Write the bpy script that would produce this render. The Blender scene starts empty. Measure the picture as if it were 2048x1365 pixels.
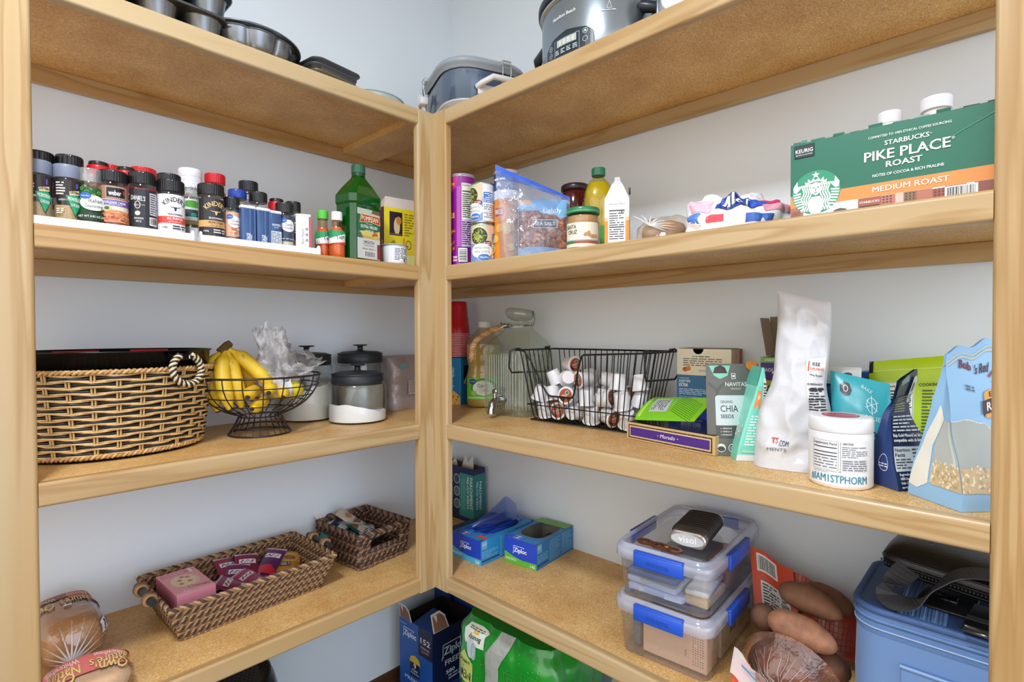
import bpy, bmesh, math, random
from mathutils import Vector, Matrix, Euler, noise

PI = math.pi
rnd = random.Random(7)
SC = bpy.context.scene
COL = SC.collection

# ------------------------------------------------------------------ camera
cam_data = bpy.data.cameras.new('camera')
cam = bpy.data.objects.new('camera', cam_data)
COL.objects.link(cam)
SC.camera = cam
cam_data.sensor_width = 36.0
cam_data.lens = 1063.34 / 2048 * 36.0
cam_data.clip_start = 0.02
cam.location = (-1.3681, -1.6297, 1.3149)
_yaw, _pitch, _roll = 0.76004, -0.015454, -0.0027846
_f = Vector((math.cos(_yaw) * math.cos(_pitch), math.sin(_yaw) * math.cos(_pitch), math.sin(_pitch)))
_r0 = Vector((math.sin(_yaw), -math.cos(_yaw), 0))
_u0 = _r0.cross(_f)
_r = _r0 * math.cos(_roll) + _u0 * math.sin(_roll)
_u = -_r0 * math.sin(_roll) + _u0 * math.cos(_roll)
cam.rotation_euler = Matrix((_r, _u, -_f)).transposed().to_euler()

# ------------------------------------------------------------------ view, sky, lights
SC.view_settings.view_transform = 'Standard'
SC.view_settings.look = 'None'
SC.view_settings.gamma = 1.0
SC.view_settings.use_curve_mapping = False
SC.view_settings.exposure = 0.13
SC.cycles.max_bounces = 10
SC.cycles.transparent_max_bounces = 24
SC.cycles.diffuse_bounces = 5
SC.cycles.caustics_reflective = False
SC.cycles.caustics_refractive = False

world = bpy.data.worlds.new('world')
SC.world = world
world.use_nodes = True
_bg = world.node_tree.nodes['Background']
_bg.inputs[1].default_value = 1.85
# rooms beyond the open side: cool daylight ahead of the left run, warm lamplight ahead of the right run
_nt = world.node_tree
_tc = _nt.nodes.new('ShaderNodeTexCoord'); _dp = _nt.nodes.new('ShaderNodeVectorMath'); _dp.operation = 'DOT_PRODUCT'
_dp.inputs[1].default_value = (-0.5, 0.5, 0.0)
_nt.links.new(_tc.outputs['Generated'], _dp.inputs[0])
_ad = _nt.nodes.new('ShaderNodeMath'); _ad.operation = 'ADD'; _ad.inputs[1].default_value = 0.5; _ad.use_clamp = True
_nt.links.new(_dp.outputs['Value'], _ad.inputs[0])
_wr = _nt.nodes.new('ShaderNodeValToRGB')
_wr.color_ramp.elements[0].color = (0.90, 0.95, 1.06, 1); _wr.color_ramp.elements[0].position = 0.1
_wr.color_ramp.elements[1].color = (1.0, 0.965, 0.89, 1); _wr.color_ramp.elements[1].position = 0.9
_nt.links.new(_ad.outputs[0], _wr.inputs[0]); 
_sx = _nt.nodes.new('ShaderNodeSeparateXYZ'); _nt.links.new(_tc.outputs['Generated'], _sx.inputs[0])
_gr = _nt.nodes.new('ShaderNodeValToRGB')            # dark floors below the horizon, bright rooms above
_gr.color_ramp.elements[0].position = 0.40; _gr.color_ramp.elements[0].color = (0.62, 0.55, 0.48, 1)
_gr.color_ramp.elements[1].position = 0.54; _gr.color_ramp.elements[1].color = (1, 1, 1, 1)
_hz = _nt.nodes.new('ShaderNodeMath'); _hz.operation = 'MULTIPLY_ADD'; _hz.inputs[1].default_value = 0.5; _hz.inputs[2].default_value = 0.5
_nt.links.new(_sx.outputs['Z'], _hz.inputs[0]); _nt.links.new(_hz.outputs[0], _gr.inputs[0])
_mx = _nt.nodes.new('ShaderNodeMix'); _mx.data_type = 'RGBA'; _mx.blend_type = 'MULTIPLY'; _mx.inputs[0].default_value = 1.0
_nt.links.new(_wr.outputs[0], _mx.inputs[6]); _nt.links.new(_gr.outputs[0], _mx.inputs[7]); _nt.links.new(_mx.outputs[2], _bg.inputs[0])

def area_light(name, loc, target, size, size_y, power, color):
    l = bpy.data.lights.new(name, 'AREA')
    l.shape = 'RECTANGLE'; l.size = size; l.size_y = size_y
    l.energy = power; l.color = color
    o = bpy.data.objects.new(name, l); COL.objects.link(o)
    o.location = loc
    o.rotation_euler = (Vector(target) - Vector(loc)).to_track_quat('-Z', 'Y').to_euler()
    return o
# ceiling lamp of the pantry and daylight through the doorway behind the viewer
area_light('ceiling_lamp_light', (-1.62, -1.25, 2.62), (-1.62, -1.25, 0), 0.26, 0.26, 30.0, (0.90, 0.97, 1.06))
area_light('doorway_daylight', (-1.15, -3.0, 1.25), (-0.6, 0, 1.0), 1.2, 2.0, 8.0, (0.66, 0.80, 1.0))

# ------------------------------------------------------------------ materials
def lin(h):
    if not isinstance(h, str): return tuple(h)
    h = h.lstrip('#')
    o = []
    for i in (0, 2, 4):
        c = int(h[i:i + 2], 16) / 255
        o.append(c / 12.92 if c <= 0.04045 else ((c + 0.055) / 1.055) ** 2.4)
    return tuple(o)

_MC = {}
def mat(col, rough=0.5, metal=0.0, spec=0.5, alpha=1.0, coat=0.0, noise_amt=0.0, nscale=60, bump=0.0, bscale=80):
    key = (col if isinstance(col, str) else tuple(col), rough, metal, spec, alpha, coat, noise_amt, nscale, bump, bscale)
    if key in _MC: return _MC[key]
    m = bpy.data.materials.new('surface_%d' % len(_MC)); m.use_nodes = True
    nt = m.node_tree; b = nt.nodes['Principled BSDF']
    c = lin(col)
    b.inputs['Base Color'].default_value = (*c, 1)
    b.inputs['Roughness'].default_value = rough
    b.inputs['Metallic'].default_value = metal
    b.inputs['Specular IOR Level'].default_value = spec
    b.inputs['Coat Weight'].default_value = coat
    b.inputs['Alpha'].default_value = alpha
    if noise_amt or bump:
        tc = nt.nodes.new('ShaderNodeTexCoord')
        if noise_amt:
            n = nt.nodes.new('ShaderNodeTexNoise'); n.inputs['Scale'].default_value = nscale; n.inputs['Detail'].default_value = 4
            nt.links.new(tc.outputs['Object'], n.inputs['Vector'])
            r = nt.nodes.new('ShaderNodeValToRGB')
            a = noise_amt
            r.color_ramp.elements[0].position = 0.3; r.color_ramp.elements[1].position = 0.7
            r.color_ramp.elements[0].color = (*[x * (1 - a) for x in c], 1)
            r.color_ramp.elements[1].color = (*[min(1, x * (1 + a)) for x in c], 1)
            nt.links.new(n.outputs['Fac'], r.inputs['Fac']); nt.links.new(r.outputs['Color'], b.inputs['Base Color'])
        if bump:
            n2 = nt.nodes.new('ShaderNodeTexNoise'); n2.inputs['Scale'].default_value = bscale; n2.inputs['Detail'].default_value = 3
            nt.links.new(tc.outputs['Object'], n2.inputs['Vector'])
            bp = nt.nodes.new('ShaderNodeBump'); bp.inputs['Strength'].default_value = bump; bp.inputs['Distance'].default_value = 0.004
            nt.links.new(n2.outputs['Fac'], bp.inputs['Height']); nt.links.new(bp.outputs['Normal'], b.inputs['Normal'])
    _MC[key] = m
    return m

def film(tint='#ffffff', gloss=0.25, rough=0.08, body=0.0, body_col='#ffffff', ior=1.45, bump=0.0, bscale=40):
    """thin clear plastic or glass: see-through, fresnel gloss, optional milky body"""
    key = ('film', tint, gloss, rough, body, body_col, ior, bump, bscale)
    if key in _MC: return _MC[key]
    m = bpy.data.materials.new('film_%d' % len(_MC)); m.use_nodes = True
    nt = m.node_tree; nt.nodes.clear()
    out = nt.nodes.new('ShaderNodeOutputMaterial')
    tr = nt.nodes.new('ShaderNodeBsdfTransparent'); tr.inputs[0].default_value = (*lin(tint), 1)
    gl = nt.nodes.new('ShaderNodeBsdfGlossy'); gl.inputs['Roughness'].default_value = rough
    fr = nt.nodes.new('ShaderNodeLayerWeight'); fr.inputs['Blend'].default_value = 0.5
    pw = nt.nodes.new('ShaderNodeMath'); pw.operation = 'POWER'; pw.inputs[1].default_value = 3.0
    nt.links.new(fr.outputs['Facing'], pw.inputs[0])
    ma = nt.nodes.new('ShaderNodeMath'); ma.operation = 'MULTIPLY_ADD'
    ma.inputs[1].default_value = 0.55; ma.inputs[2].default_value = 0.035 + gloss * 0.07
    ma.use_clamp = True
    nt.links.new(pw.outputs[0], ma.inputs[0])
    mx = nt.nodes.new('ShaderNodeMixShader')
    nt.links.new(ma.outputs[0], mx.inputs[0])
    last = tr
    if body > 0:
        df = nt.nodes.new('ShaderNodeBsdfDiffuse'); df.inputs[0].default_value = (*lin(body_col), 1)
        m2 = nt.nodes.new('ShaderNodeMixShader'); m2.inputs[0].default_value = body
        nt.links.new(tr.outputs[0], m2.inputs[1]); nt.links.new(df.outputs[0], m2.inputs[2]); last = m2
    nt.links.new(last.outputs[0], mx.inputs[1]); nt.links.new(gl.outputs[0], mx.inputs[2])
    nt.links.new(mx.outputs[0], out.inputs[0])
    if bump:
        tc = nt.nodes.new('ShaderNodeTexCoord')
        n2 = nt.nodes.new('ShaderNodeTexNoise'); n2.inputs['Scale'].default_value = bscale; n2.inputs['Detail'].default_value = 3
        nt.links.new(tc.outputs['Object'], n2.inputs['Vector'])
        bp = nt.nodes.new('ShaderNodeBump'); bp.inputs['Strength'].default_value = bump; bp.inputs['Distance'].default_value = 0.006
        nt.links.new(n2.outputs['Fac'], bp.inputs['Height'])
        nt.links.new(bp.outputs['Normal'], gl.inputs['Normal']); nt.links.new(bp.outputs['Normal'], fr.inputs['Normal'])
    _MC[key] = m
    return m

def ramp_noise_mat(name, stops, scale=(1, 1, 1), detail=6, rough=0.5, nscale=5.0, distortion=0.0, bump=0.0, wave=False, voro=False, spec=0.4):
    m = bpy.data.materials.new(name); m.use_nodes = True
    nt = m.node_tree; b = nt.nodes['Principled BSDF']
    b.inputs['Roughness'].default_value = rough
    b.inputs['Specular IOR Level'].default_value = spec
    tc = nt.nodes.new('ShaderNodeTexCoord'); mp = nt.nodes.new('ShaderNodeMapping')
    mp.inputs['Scale'].default_value = scale
    nt.links.new(tc.outputs['Object'], mp.inputs['Vector'])
    if voro:
        n = nt.nodes.new('ShaderNodeTexVoronoi'); n.inputs['Scale'].default_value = nscale
        src = n.outputs['Color']
    else:
        n = nt.nodes.new('ShaderNodeTexNoise'); n.inputs['Scale'].default_value = nscale
        n.inputs['Detail'].default_value = detail; n.inputs['Distortion'].default_value = distortion
        src = n.outputs['Fac']
    nt.links.new(mp.outputs[0], n.inputs['Vector'])
    r = nt.nodes.new('ShaderNodeValToRGB')
    els = r.color_ramp.elements
    while len(els) < len(stops): els.new(0.5)
    for e, (p, c) in zip(els, stops): e.position = p; e.color = (*lin(c), 1)
    nt.links.new(src, r.inputs['Fac']); nt.links.new(r.outputs['Color'], b.inputs['Base Color'])
    if bump:
        bp = nt.nodes.new('ShaderNodeBump'); bp.inputs['Strength'].default_value = bump; bp.inputs['Distance'].default_value = 0.003
        nt.links.new(src, bp.inputs['Height']); nt.links.new(bp.outputs['Normal'], b.inputs['Normal'])
    return m

def pine(axis, seed):
    """clear-coated pine with grain stretched along one axis"""
    m = bpy.data.materials.new('pine'); m.use_nodes = True
    nt = m.node_tree; b = nt.nodes['Principled BSDF']
    b.inputs['Roughness'].default_value = 0.34; b.inputs['Specular IOR Level'].default_value = 0.45
    tc = nt.nodes.new('ShaderNodeTexCoord'); mp = nt.nodes.new('ShaderNodeMapping')
    sc = [16.0, 16.0, 16.0]; sc['xyz'.index(axis)] = 0.9
    mp.inputs['Scale'].default_value = sc; mp.inputs['Location'].default_value = (seed * 3.1, seed * 7.7, seed * 1.3)
    nt.links.new(tc.outputs['Object'], mp.inputs['Vector'])
    n = nt.nodes.new('ShaderNodeTexNoise'); n.inputs['Scale'].default_value = 1.3; n.inputs['Detail'].default_value = 2.5; n.inputs['Distortion'].default_value = 0.7
    nt.links.new(mp.outputs[0], n.inputs['Vector'])
    m1 = nt.nodes.new('ShaderNodeMath'); m1.operation = 'MULTIPLY'; m1.inputs[1].default_value = 3.2
    m2 = nt.nodes.new('ShaderNodeMath'); m2.operation = 'FRACT'
    nt.links.new(n.outputs['Fac'], m1.inputs[0]); nt.links.new(m1.outputs[0], m2.inputs[0])
    r = nt.nodes.new('ShaderNodeValToRGB'); els = r.color_ramp.elements
    while len(els) < 4: els.new(0.5)
    for e, (p, c) in zip(els, [(0, '#c0aa84'), (0.6, '#bda57d'), (0.88, '#ac8f63'), (1.0, '#bfa77f')]):
        e.position = p; e.color = (*lin(c), 1)
    nt.links.new(m2.outputs[0], r.inputs['Fac'])
    # broad warm variation
    n2 = nt.nodes.new('ShaderNodeTexNoise'); n2.inputs['Scale'].default_value = 0.35; n2.inputs['Detail'].default_value = 2
    nt.links.new(mp.outputs[0], n2.inputs['Vector'])
    mx = nt.nodes.new('ShaderNodeMix'); mx.data_type = 'RGBA'; mx.blend_type = 'MULTIPLY'
    r2 = nt.nodes.new('ShaderNodeValToRGB')
    r2.color_ramp.elements[0].color = (*lin('#f3d8ae'), 1); r2.color_ramp.elements[0].position = 0.3
    r2.color_ramp.elements[1].color = (1, 1, 1, 1); r2.color_ramp.elements[1].position = 0.65
    nt.links.new(n2.outputs['Fac'], r2.inputs['Fac'])
    mx.inputs[0].default_value = 1.0
    nt.links.new(r.outputs['Color'], mx.inputs[6]); nt.links.new(r2.outputs['Color'], mx.inputs[7])
    nt.links.new(mx.outputs[2], b.inputs['Base Color'])
    return m

# ------------------------------------------------------------------ mesh builder
class MB:
    def __init__(s):
        s.v = []; s.f = []; s.m = []; s.sm = []; s.mats = []
        s.M = Matrix.Identity(4)
    def mi(s, m):
        if m not in s.mats: s.mats.append(m)
        return s.mats.index(m)
    def add(s, verts, faces, m, smooth=False):
        o = len(s.v); M = s.M
        s.v += [tuple(M @ Vector(p)) for p in verts]
        k = None if isinstance(m, list) else s.mi(m)
        for i, fc in enumerate(faces):
            s.f.append([o + j for j in fc]); s.m.append(s.mi(m[i]) if k is None else k); s.sm.append(smooth)
    def bm_add(s, bm, m, smooth=False):
        bm.verts.index_update()
        s.add([v.co.copy() for v in bm.verts], [[v.index for v in f.verts] for f in bm.faces], m, smooth)
        bm.free()
    def box(s, c, size, m, bev=0.0, seg=2, rot=None):
        bm = bmesh.new(); bmesh.ops.create_cube(bm, size=1)
        for v in bm.verts: v.co = Vector((v.co.x * size[0], v.co.y * size[1], v.co.z * size[2]))
        if bev > 0:
            bmesh.ops.bevel(bm, geom=list(bm.edges), offset=min(bev, min(size) * 0.49), segments=seg, profile=0.5, affect='EDGES')
        T = Matrix.Translation(Vector(c))
        if rot is not None: T = T @ Euler(rot).to_matrix().to_4x4()
        bmesh.ops.transform(bm, matrix=T, verts=list(bm.verts))
        s.bm_add(bm, m, bev > 0 and seg > 1)
    def loft(s, rings, m, caps=(True, True), smooth=True, closed=True):
        n = len(rings[0]); vs = [p for r in rings for p in r]; fs = []; ms = []
        lm = isinstance(m, list)
        for i in range(len(rings) - 1):
            for j in range(n if closed else n - 1):
                a = i * n + j; b = i * n + (j + 1) % n
                fs.append([a, b, b + n, a + n])
                if lm: ms.append(m[i])
        s.add(vs, fs, ms if lm else m, smooth)
        if caps[0]: s.add(list(rings[0]), [list(range(n))[::-1]], m[0] if lm else m, False)
        if caps[1]: s.add(list(rings[-1]), [list(range(n))], m[-1] if lm else m, False)
    def lathe(s, prof, m, n=32, sx=1.0, sy=1.0, c=(0, 0, 0), caps=(True, True), ex=2.0, rot=0.0, smooth=True):
        """prof: list of (r, z); ex: superellipse exponent (2 round, higher squarer)"""
        rings = []
        for r, z in prof:
            ring = []
            for j in range(n):
                a = 2 * PI * j / n + rot
                ca, sa = math.cos(a), math.sin(a)
                k = 1.0 if ex == 2 else (abs(ca) ** ex + abs(sa) ** ex) ** (-1 / ex)
                ring.append((c[0] + r * sx * ca * k, c[1] + r * sy * sa * k, c[2] + z))
            rings.append(ring)
        s.loft(rings, m, caps, smooth)
    def tube(s, pts, r, m, n=8, closed=False, caps=True, smooth=True):
        pts = [Vector(p) for p in pts]; N = len(pts)
        rr = r if isinstance(r, (list, tuple)) else [r] * N
        rings = []; t0 = None; nrm = None
        for i in range(N):
            if closed: t = (pts[(i + 1) % N] - pts[i - 1])
            else: t = pts[min(i + 1, N - 1)] - pts[max(i - 1, 0)]
            if t.length < 1e-9: t = Vector((0, 0, 1))
            t.normalize()
            if nrm is None:
                a = Vector((0, 0, 1)) if abs(t.z) < 0.9 else Vector((1, 0, 0))
                nrm = (a - t * a.dot(t)).normalized()
            else:
                nrm = (nrm - t * nrm.dot(t))
                if nrm.length < 1e-6: nrm = t.orthogonal()
                nrm.normalize()
            bi = t.cross(nrm)
            rings.append([pts[i] + (nrm * math.cos(2 * PI * j / n) + bi * math.sin(2 * PI * j / n)) * rr[i] for j in range(n)])
        if closed: rings.append(rings[0]); s.loft(rings, m, (False, False), smooth)
        else: s.loft(rings, m, (caps, caps), smooth)
    def ribbon(s, pts, width_dir, w, th, m):
        """flat band following pts; width_dir: Vector or list"""
        pts = [Vector(p) for p in pts]; N = len(pts); rings = []
        for i in range(N):
            t = (pts[min(i + 1, N - 1)] - pts[max(i - 1, 0)]).normalized()
            wd = Vector(width_dir[i] if isinstance(width_dir, list) else width_dir)
            wd = (wd - t * wd.dot(t)).normalized(); nn = t.cross(wd)
            a = pts[i] + wd * w / 2; b = pts[i] - wd * w / 2
            rings.append([a + nn * th / 2, b + nn * th / 2, b - nn * th / 2, a - nn * th / 2])
        s.loft(rings, m, (True, True), False)
    def prism(s, poly, z0, z1, m, smooth=False):
        n = len(poly)
        vs = [(x, y, z0) for x, y in poly] + [(x, y, z1) for x, y in poly]
        fs = [list(range(n))[::-1], list(range(n, 2 * n))] + [[i, (i + 1) % n, n + (i + 1) % n, n + i] for i in range(n)]
        s.add(vs, fs, m, smooth)
    def ell(s, c, r, m, n=16, k=10, R=None):
        r = (r, r, r) if not isinstance(r, (tuple, list)) else r
        rings = []
        Rm = Euler(R).to_matrix() if R is not None else None
        for i in range(1, k):
            ph = PI * i / k; ring = []
            for j in range(n):
                a = 2 * PI * j / n
                p = Vector((r[0] * math.sin(ph) * math.cos(a), r[1] * math.sin(ph) * math.sin(a), -r[2] * math.cos(ph)))
                if Rm: p = Rm @ p
                ring.append(p + Vector(c))
            rings.append(ring)
        s.loft(rings, m, (True, True), True)
    def surf(s, fn, nu, nv, m, smooth=True, wrap=False):
        """fn(u, v) in 0..1 -> point; m may be a function of (u, v)"""
        vs = [fn(i / nu, j / nv) for j in range(nv + 1) for i in range(nu + 1)]
        fs = []; ms = []
        for j in range(nv):
            for i in range(nu):
                a = j * (nu + 1) + i
                fs.append([a, a + 1, a + nu + 2, a + nu + 1])
                if callable(m): ms.append(m((i + .5) / nu, (j + .5) / nv))
        s.add(vs, fs, ms if callable(m) else m, smooth)
    def make(s, name):
        me = bpy.data.meshes.new(name)
        me.from_pydata(s.v, [], s.f)
        for m in s.mats: me.materials.append(m)
        me.polygons.foreach_set('material_index', s.m)
        me.polygons.foreach_set('use_smooth', s.sm)
        me.update()
        return me
    def part(s, name, parent, label=None):
        o = bpy.data.objects.new(name, s.make(name)); COL.objects.link(o); o.parent = parent
        if label: o['label'] = label
        return o
    def thing(s, name, label, cat, loc=(0, 0, 0), rz=0.0, group=None, rot=None):
        o = bpy.data.objects.new(name, s.make(name)); COL.objects.link(o)
        o.location = loc; o.rotation_euler = rot if rot is not None else (0, 0, rz)
        o['label'] = label; o['category'] = cat
        if group: o['group'] = group
        return o

def thing(name, label, cat, loc=(0, 0, 0), rz=0.0, group=None, rot=None):
    o = bpy.data.objects.new(name, None); COL.objects.link(o)
    o.empty_display_size = 0.03
    o.location = loc; o.rotation_euler = rot if rot is not None else (0, 0, rz)
    o['label'] = label; o['category'] = cat
    if group: o['group'] = group
    return o

def struct(mb, name):
    o = bpy.data.objects.new(name, mb.make(name)); COL.objects.link(o)
    o['kind'] = 'structure'
    return o

def dup(root, loc, rz=None, label=None, rot=None):
    r = root.copy(); COL.objects.link(r); r.location = loc
    if rot is not None: r.rotation_euler = rot
    elif rz is not None: r.rotation_euler = (0, 0, rz)
    if label: r['label'] = label
    for ch in list(root.children):
        c = ch.copy(); COL.objects.link(c); c.parent = r
        for g in list(ch.children):
            d = g.copy(); COL.objects.link(d); d.parent = c
    return r

# ------------------------------------------------------------------ printed graphics
_TC = {}
def text_mesh(txt, bold=0.0, shear=0.0):
    key = (txt, bold, shear)
    if key in _TC: return _TC[key]
    cu = bpy.data.curves.new('lettering', 'FONT'); cu.body = txt; cu.size = 1.0
    cu.offset = bold; cu.shear = shear; cu.resolution_u = 2
    cu.fill_mode = 'FRONT'
    ob = bpy.data.objects.new('lettering', cu)
    me = ob.to_mesh()
    vs = [(v.co.x, v.co.y) for v in me.vertices]; fs = [list(p.vertices) for p in me.polygons]
    ob.to_mesh_clear(); bpy.data.objects.remove(ob); bpy.data.curves.remove(cu)
    _TC[key] = (vs, fs)
    return _TC[key]

class PR:
    """flat print: shapes in label metres (x right, y up), later mapped on to a surface"""
    def __init__(s, rough=0.45, gap=0.00002, base=0.00025):
        s.sh = []; s.l = base; s.l0 = base; s.nd = 0; s.ld = base; s.gap = gap; s.rough = rough
    def _m(s, c): return c if not isinstance(c, (str, tuple)) else mat(c, s.rough)
    def poly(s, pts, c, up=True):
        if up: s.l += s.gap
        s.sh.append(([(p[0], p[1]) for p in pts], [list(range(len(pts)))], s._m(c), s.l))
    def rect(s, x0, y0, x1, y1, c, up=True): s.poly([(x0, y0), (x1, y0), (x1, y1), (x0, y1)], c, up)
    def rrect(s, x0, y0, x1, y1, r, c):
        pts = []
        for cx, cy, a0 in ((x1 - r, y0 + r, -90), (x1 - r, y1 - r, 0), (x0 + r, y1 - r, 90), (x0 + r, y0 + r, 180)):
            for k in range(5):
                a = math.radians(a0 + 22.5 * k); pts.append((cx + r * math.cos(a), cy + r * math.sin(a)))
        s.poly(pts, c)
    def ell(s, cx, cy, rx, ry, c, n=24, rot=0.0):
        if n <= 10:                     # scattered dots share four close layers
            if not s.nd: s.ld = s.l
            s.nd += 1; s.l = s.ld + s.gap * (s.nd % 4)
        elif s.nd: s.l = s.ld + 4 * s.gap; s.nd = 0
        ct, st = math.cos(rot), math.sin(rot)
        s.poly([(cx + rx * math.cos(2 * PI * i / n) * ct - ry * math.sin(2 * PI * i / n) * st,
                 cy + rx * math.cos(2 * PI * i / n) * st + ry * math.sin(2 * PI * i / n) * ct) for i in range(n)], c)
    def ring(s, cx, cy, rx, ry, w, c, n=24):
        s.l += s.gap
        vs = []; fs = []
        for i in range(n):
            a = 2 * PI * i / n
            vs += [(cx + rx * math.cos(a), cy + ry * math.sin(a)), (cx + (rx - w) * math.cos(a), cy + (ry - w) * math.sin(a))]
        for i in range(n):
            j = (i + 1) % n; fs.append([2 * i, 2 * j, 2 * j + 1, 2 * i + 1])
        s.sh.append((vs, fs, s._m(c), s.l))
    def frame(s, x0, y0, x1, y1, w, c):
        for r in ((x0, y0, x1, y0 + w), (x0, y1 - w, x1, y1), (x0, y0, x0 + w, y1), (x1 - w, y0, x1, y1)): s.rect(*r, c, up=False)
    def line(s, pts, w, c):
        for a, b in zip(pts[:-1], pts[1:]):
            dx, dy = b[0] - a[0], b[1] - a[1]; L = math.hypot(dx, dy) or 1
            nx, ny = -dy / L * w / 2, dx / L * w / 2
            s.poly([(a[0] + nx, a[1] + ny), (a[0] - nx, a[1] - ny), (b[0] - nx, b[1] - ny), (b[0] + nx, b[1] + ny)], c, up=False)
    def text(s, t, x, y, h, c, al='c', bold=0.0, w=None, rot=0.0, shear=0.0, arc=0.0, bow=0.0):
        """h cap height; w forces the total width; arc = radius for curved baseline"""
        vs, fs = text_mesh(t, min(bold, .06) * .22 if 'M' not in t and 'W' not in t else 0.0, shear)
        if not vs: return
        xs = [v[0] for v in vs]; x0, x1 = min(xs), max(xs)
        k = h / 0.70; kx = k if w is None else w / max(1e-6, x1 - x0)
        W = (x1 - x0) * kx
        ox = {'c': -W / 2, 'l': 0, 'r': -W}[al]
        ct, st = math.cos(rot), math.sin(rot); o = []
        for vx, vy in vs:
            px = (vx - x0) * kx + ox; py = vy * k
            if arc:
                a = px / arc; rr = arc + py
                px, py = rr * math.sin(a), rr * math.cos(a) - arc
            o.append((x + px * ct - py * st, y + px * st + py * ct))
        if bold > 0:                    # heavier lettering: the outlines again, set a little to each side
            d = min(bold, .06) * h * .42
            for k, sg in enumerate((-1, 1)):
                s.sh.append(([(a + sg * d * ct, b + sg * d * st) for a, b in o], fs, s._m(c), s.l + s.gap * (2 + k)))
        s.sh.append((o, fs, s._m(c), s.l + s.gap))
        if bold > 0: s.l += 2 * s.gap
    def small(s, x0, y0, x1, y1, n, c, seed=1, fill=0.5):
        """rows of small print too fine to read, as short dashes"""
        r = random.Random(seed); dy = (y1 - y0) / n; vs = []; fs = []
        for i in range(n):
            x = x0; yy = y1 - (i + 0.5) * dy; hh = dy * fill / 2
            xe = x1 if r.random() < 0.75 else x0 + (x1 - x0) * r.uniform(0.5, 0.9)
            while x < xe:
                w = r.uniform(1.2, 4) * dy; w = min(w, xe - x)
                if w > dy * 0.3:
                    k = len(vs); vs += [(x, yy - hh), (x + w, yy - hh), (x + w, yy + hh), (x, yy + hh)]; fs.append([k, k + 1, k + 2, k + 3])
                x += w + dy * 0.5
        if vs: s.sh.append((vs, fs, s._m(c), s.l + s.gap))
    def barcode(s, x0, y0, x1, y1, vert=False, seed=3, bg='#f2f2f0', fg='#1a1a1e'):
        s.rect(x0, y0, x1, y1, bg); r = random.Random(seed)
        m = 0.08; a, b = (y0, y1) if vert else (x0, x1); L = b - a; p = a + L * m; vs = []; fs = []
        while p < b - L * m:
            w = L * r.choice((0.012, 0.02, 0.03, 0.04)); w = min(w, b - L * m - p); k = len(vs)
            if vert: vs += [(x0 + (x1 - x0) * .1, p), (x1 - (x1 - x0) * .1, p), (x1 - (x1 - x0) * .1, p + w), (x0 + (x1 - x0) * .1, p + w)]
            else: vs += [(p, y0 + (y1 - y0) * .12), (p + w, y0 + (y1 - y0) * .12), (p + w, y1 - (y1 - y0) * .1), (p, y1 - (y1 - y0) * .1)]
            fs.append([k, k + 1, k + 2, k + 3]); p += w + L * r.choice((0.012, 0.02, 0.03))
        s.sh.append((vs, fs, s._m(fg), s.l + s.gap))
    def facts(s, x0, y0, x1, y1, title='Nutrition Facts', bg='#f4f4f2', fg='#202022', rows=9, seed=5):
        s.rect(x0, y0, x1, y1, bg); w = x1 - x0; h = y1 - y0
        s.frame(x0 + w * .02, y0 + w * .02, x1 - w * .02, y1 - w * .02, w * .012, fg)
        th = min(h * .09, w * .13)
        s.text(title, x0 + w * .07, y1 - th * 1.5, th * 0.8, fg, 'l', bold=.015, w=min(w * .86, th * 8))
        s.rect(x0 + w * .06, y1 - h * .24, x1 - w * .06, y1 - h * .21, fg, up=False)
        s.small(x0 + w * .07, y0 + h * .06, x1 - w * .1, y1 - h * .27, rows, fg, seed, .42)
        s.rect(x0 + w * .06, y0 + h * .36, x1 - w * .06, y0 + h * .385, fg, up=False)
    def emit(s, mb, fn0, du=None, dv=None):
        """fn(x, y, lift) -> point; du / dv: cutting step for curved surfaces"""
        k_ = 5.0 if (du or dv) else 1.0
        fn = lambda x, y, l: fn0(x, y, s.l0 + (l - s.l0) * k_)
        for vs, fs, m, l in s.sh:
            if du or dv:
                bm = bmesh.new(); bv = [bm.verts.new((x, y, 0)) for x, y in vs]
                for f in fs:
                    try: bm.faces.new([bv[i] for i in f])
                    except ValueError: pass
                xs = [v[0] for v in vs]; ys = [v[1] for v in vs]
                for step, lo, hi, nrm in ((du, min(xs), max(xs), (1, 0, 0)), (dv, min(ys), max(ys), (0, 1, 0))):
                    if not step: continue
                    k = math.ceil(lo / step)
                    while k * step < hi:
                        bmesh.ops.bisect_plane(bm, geom=bm.verts[:] + bm.edges[:] + bm.faces[:], plane_co=Vector(nrm) * (k * step), plane_no=nrm)
                        k += 1
                bm.verts.index_update()
                mb.add([fn(v.co.x, v.co.y, l) for v in bm.verts], [[v.index for v in f.verts] for f in bm.faces], m)
                bm.free()
            else:
                mb.add([fn(x, y, l) for x, y in vs], fs, m)

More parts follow.
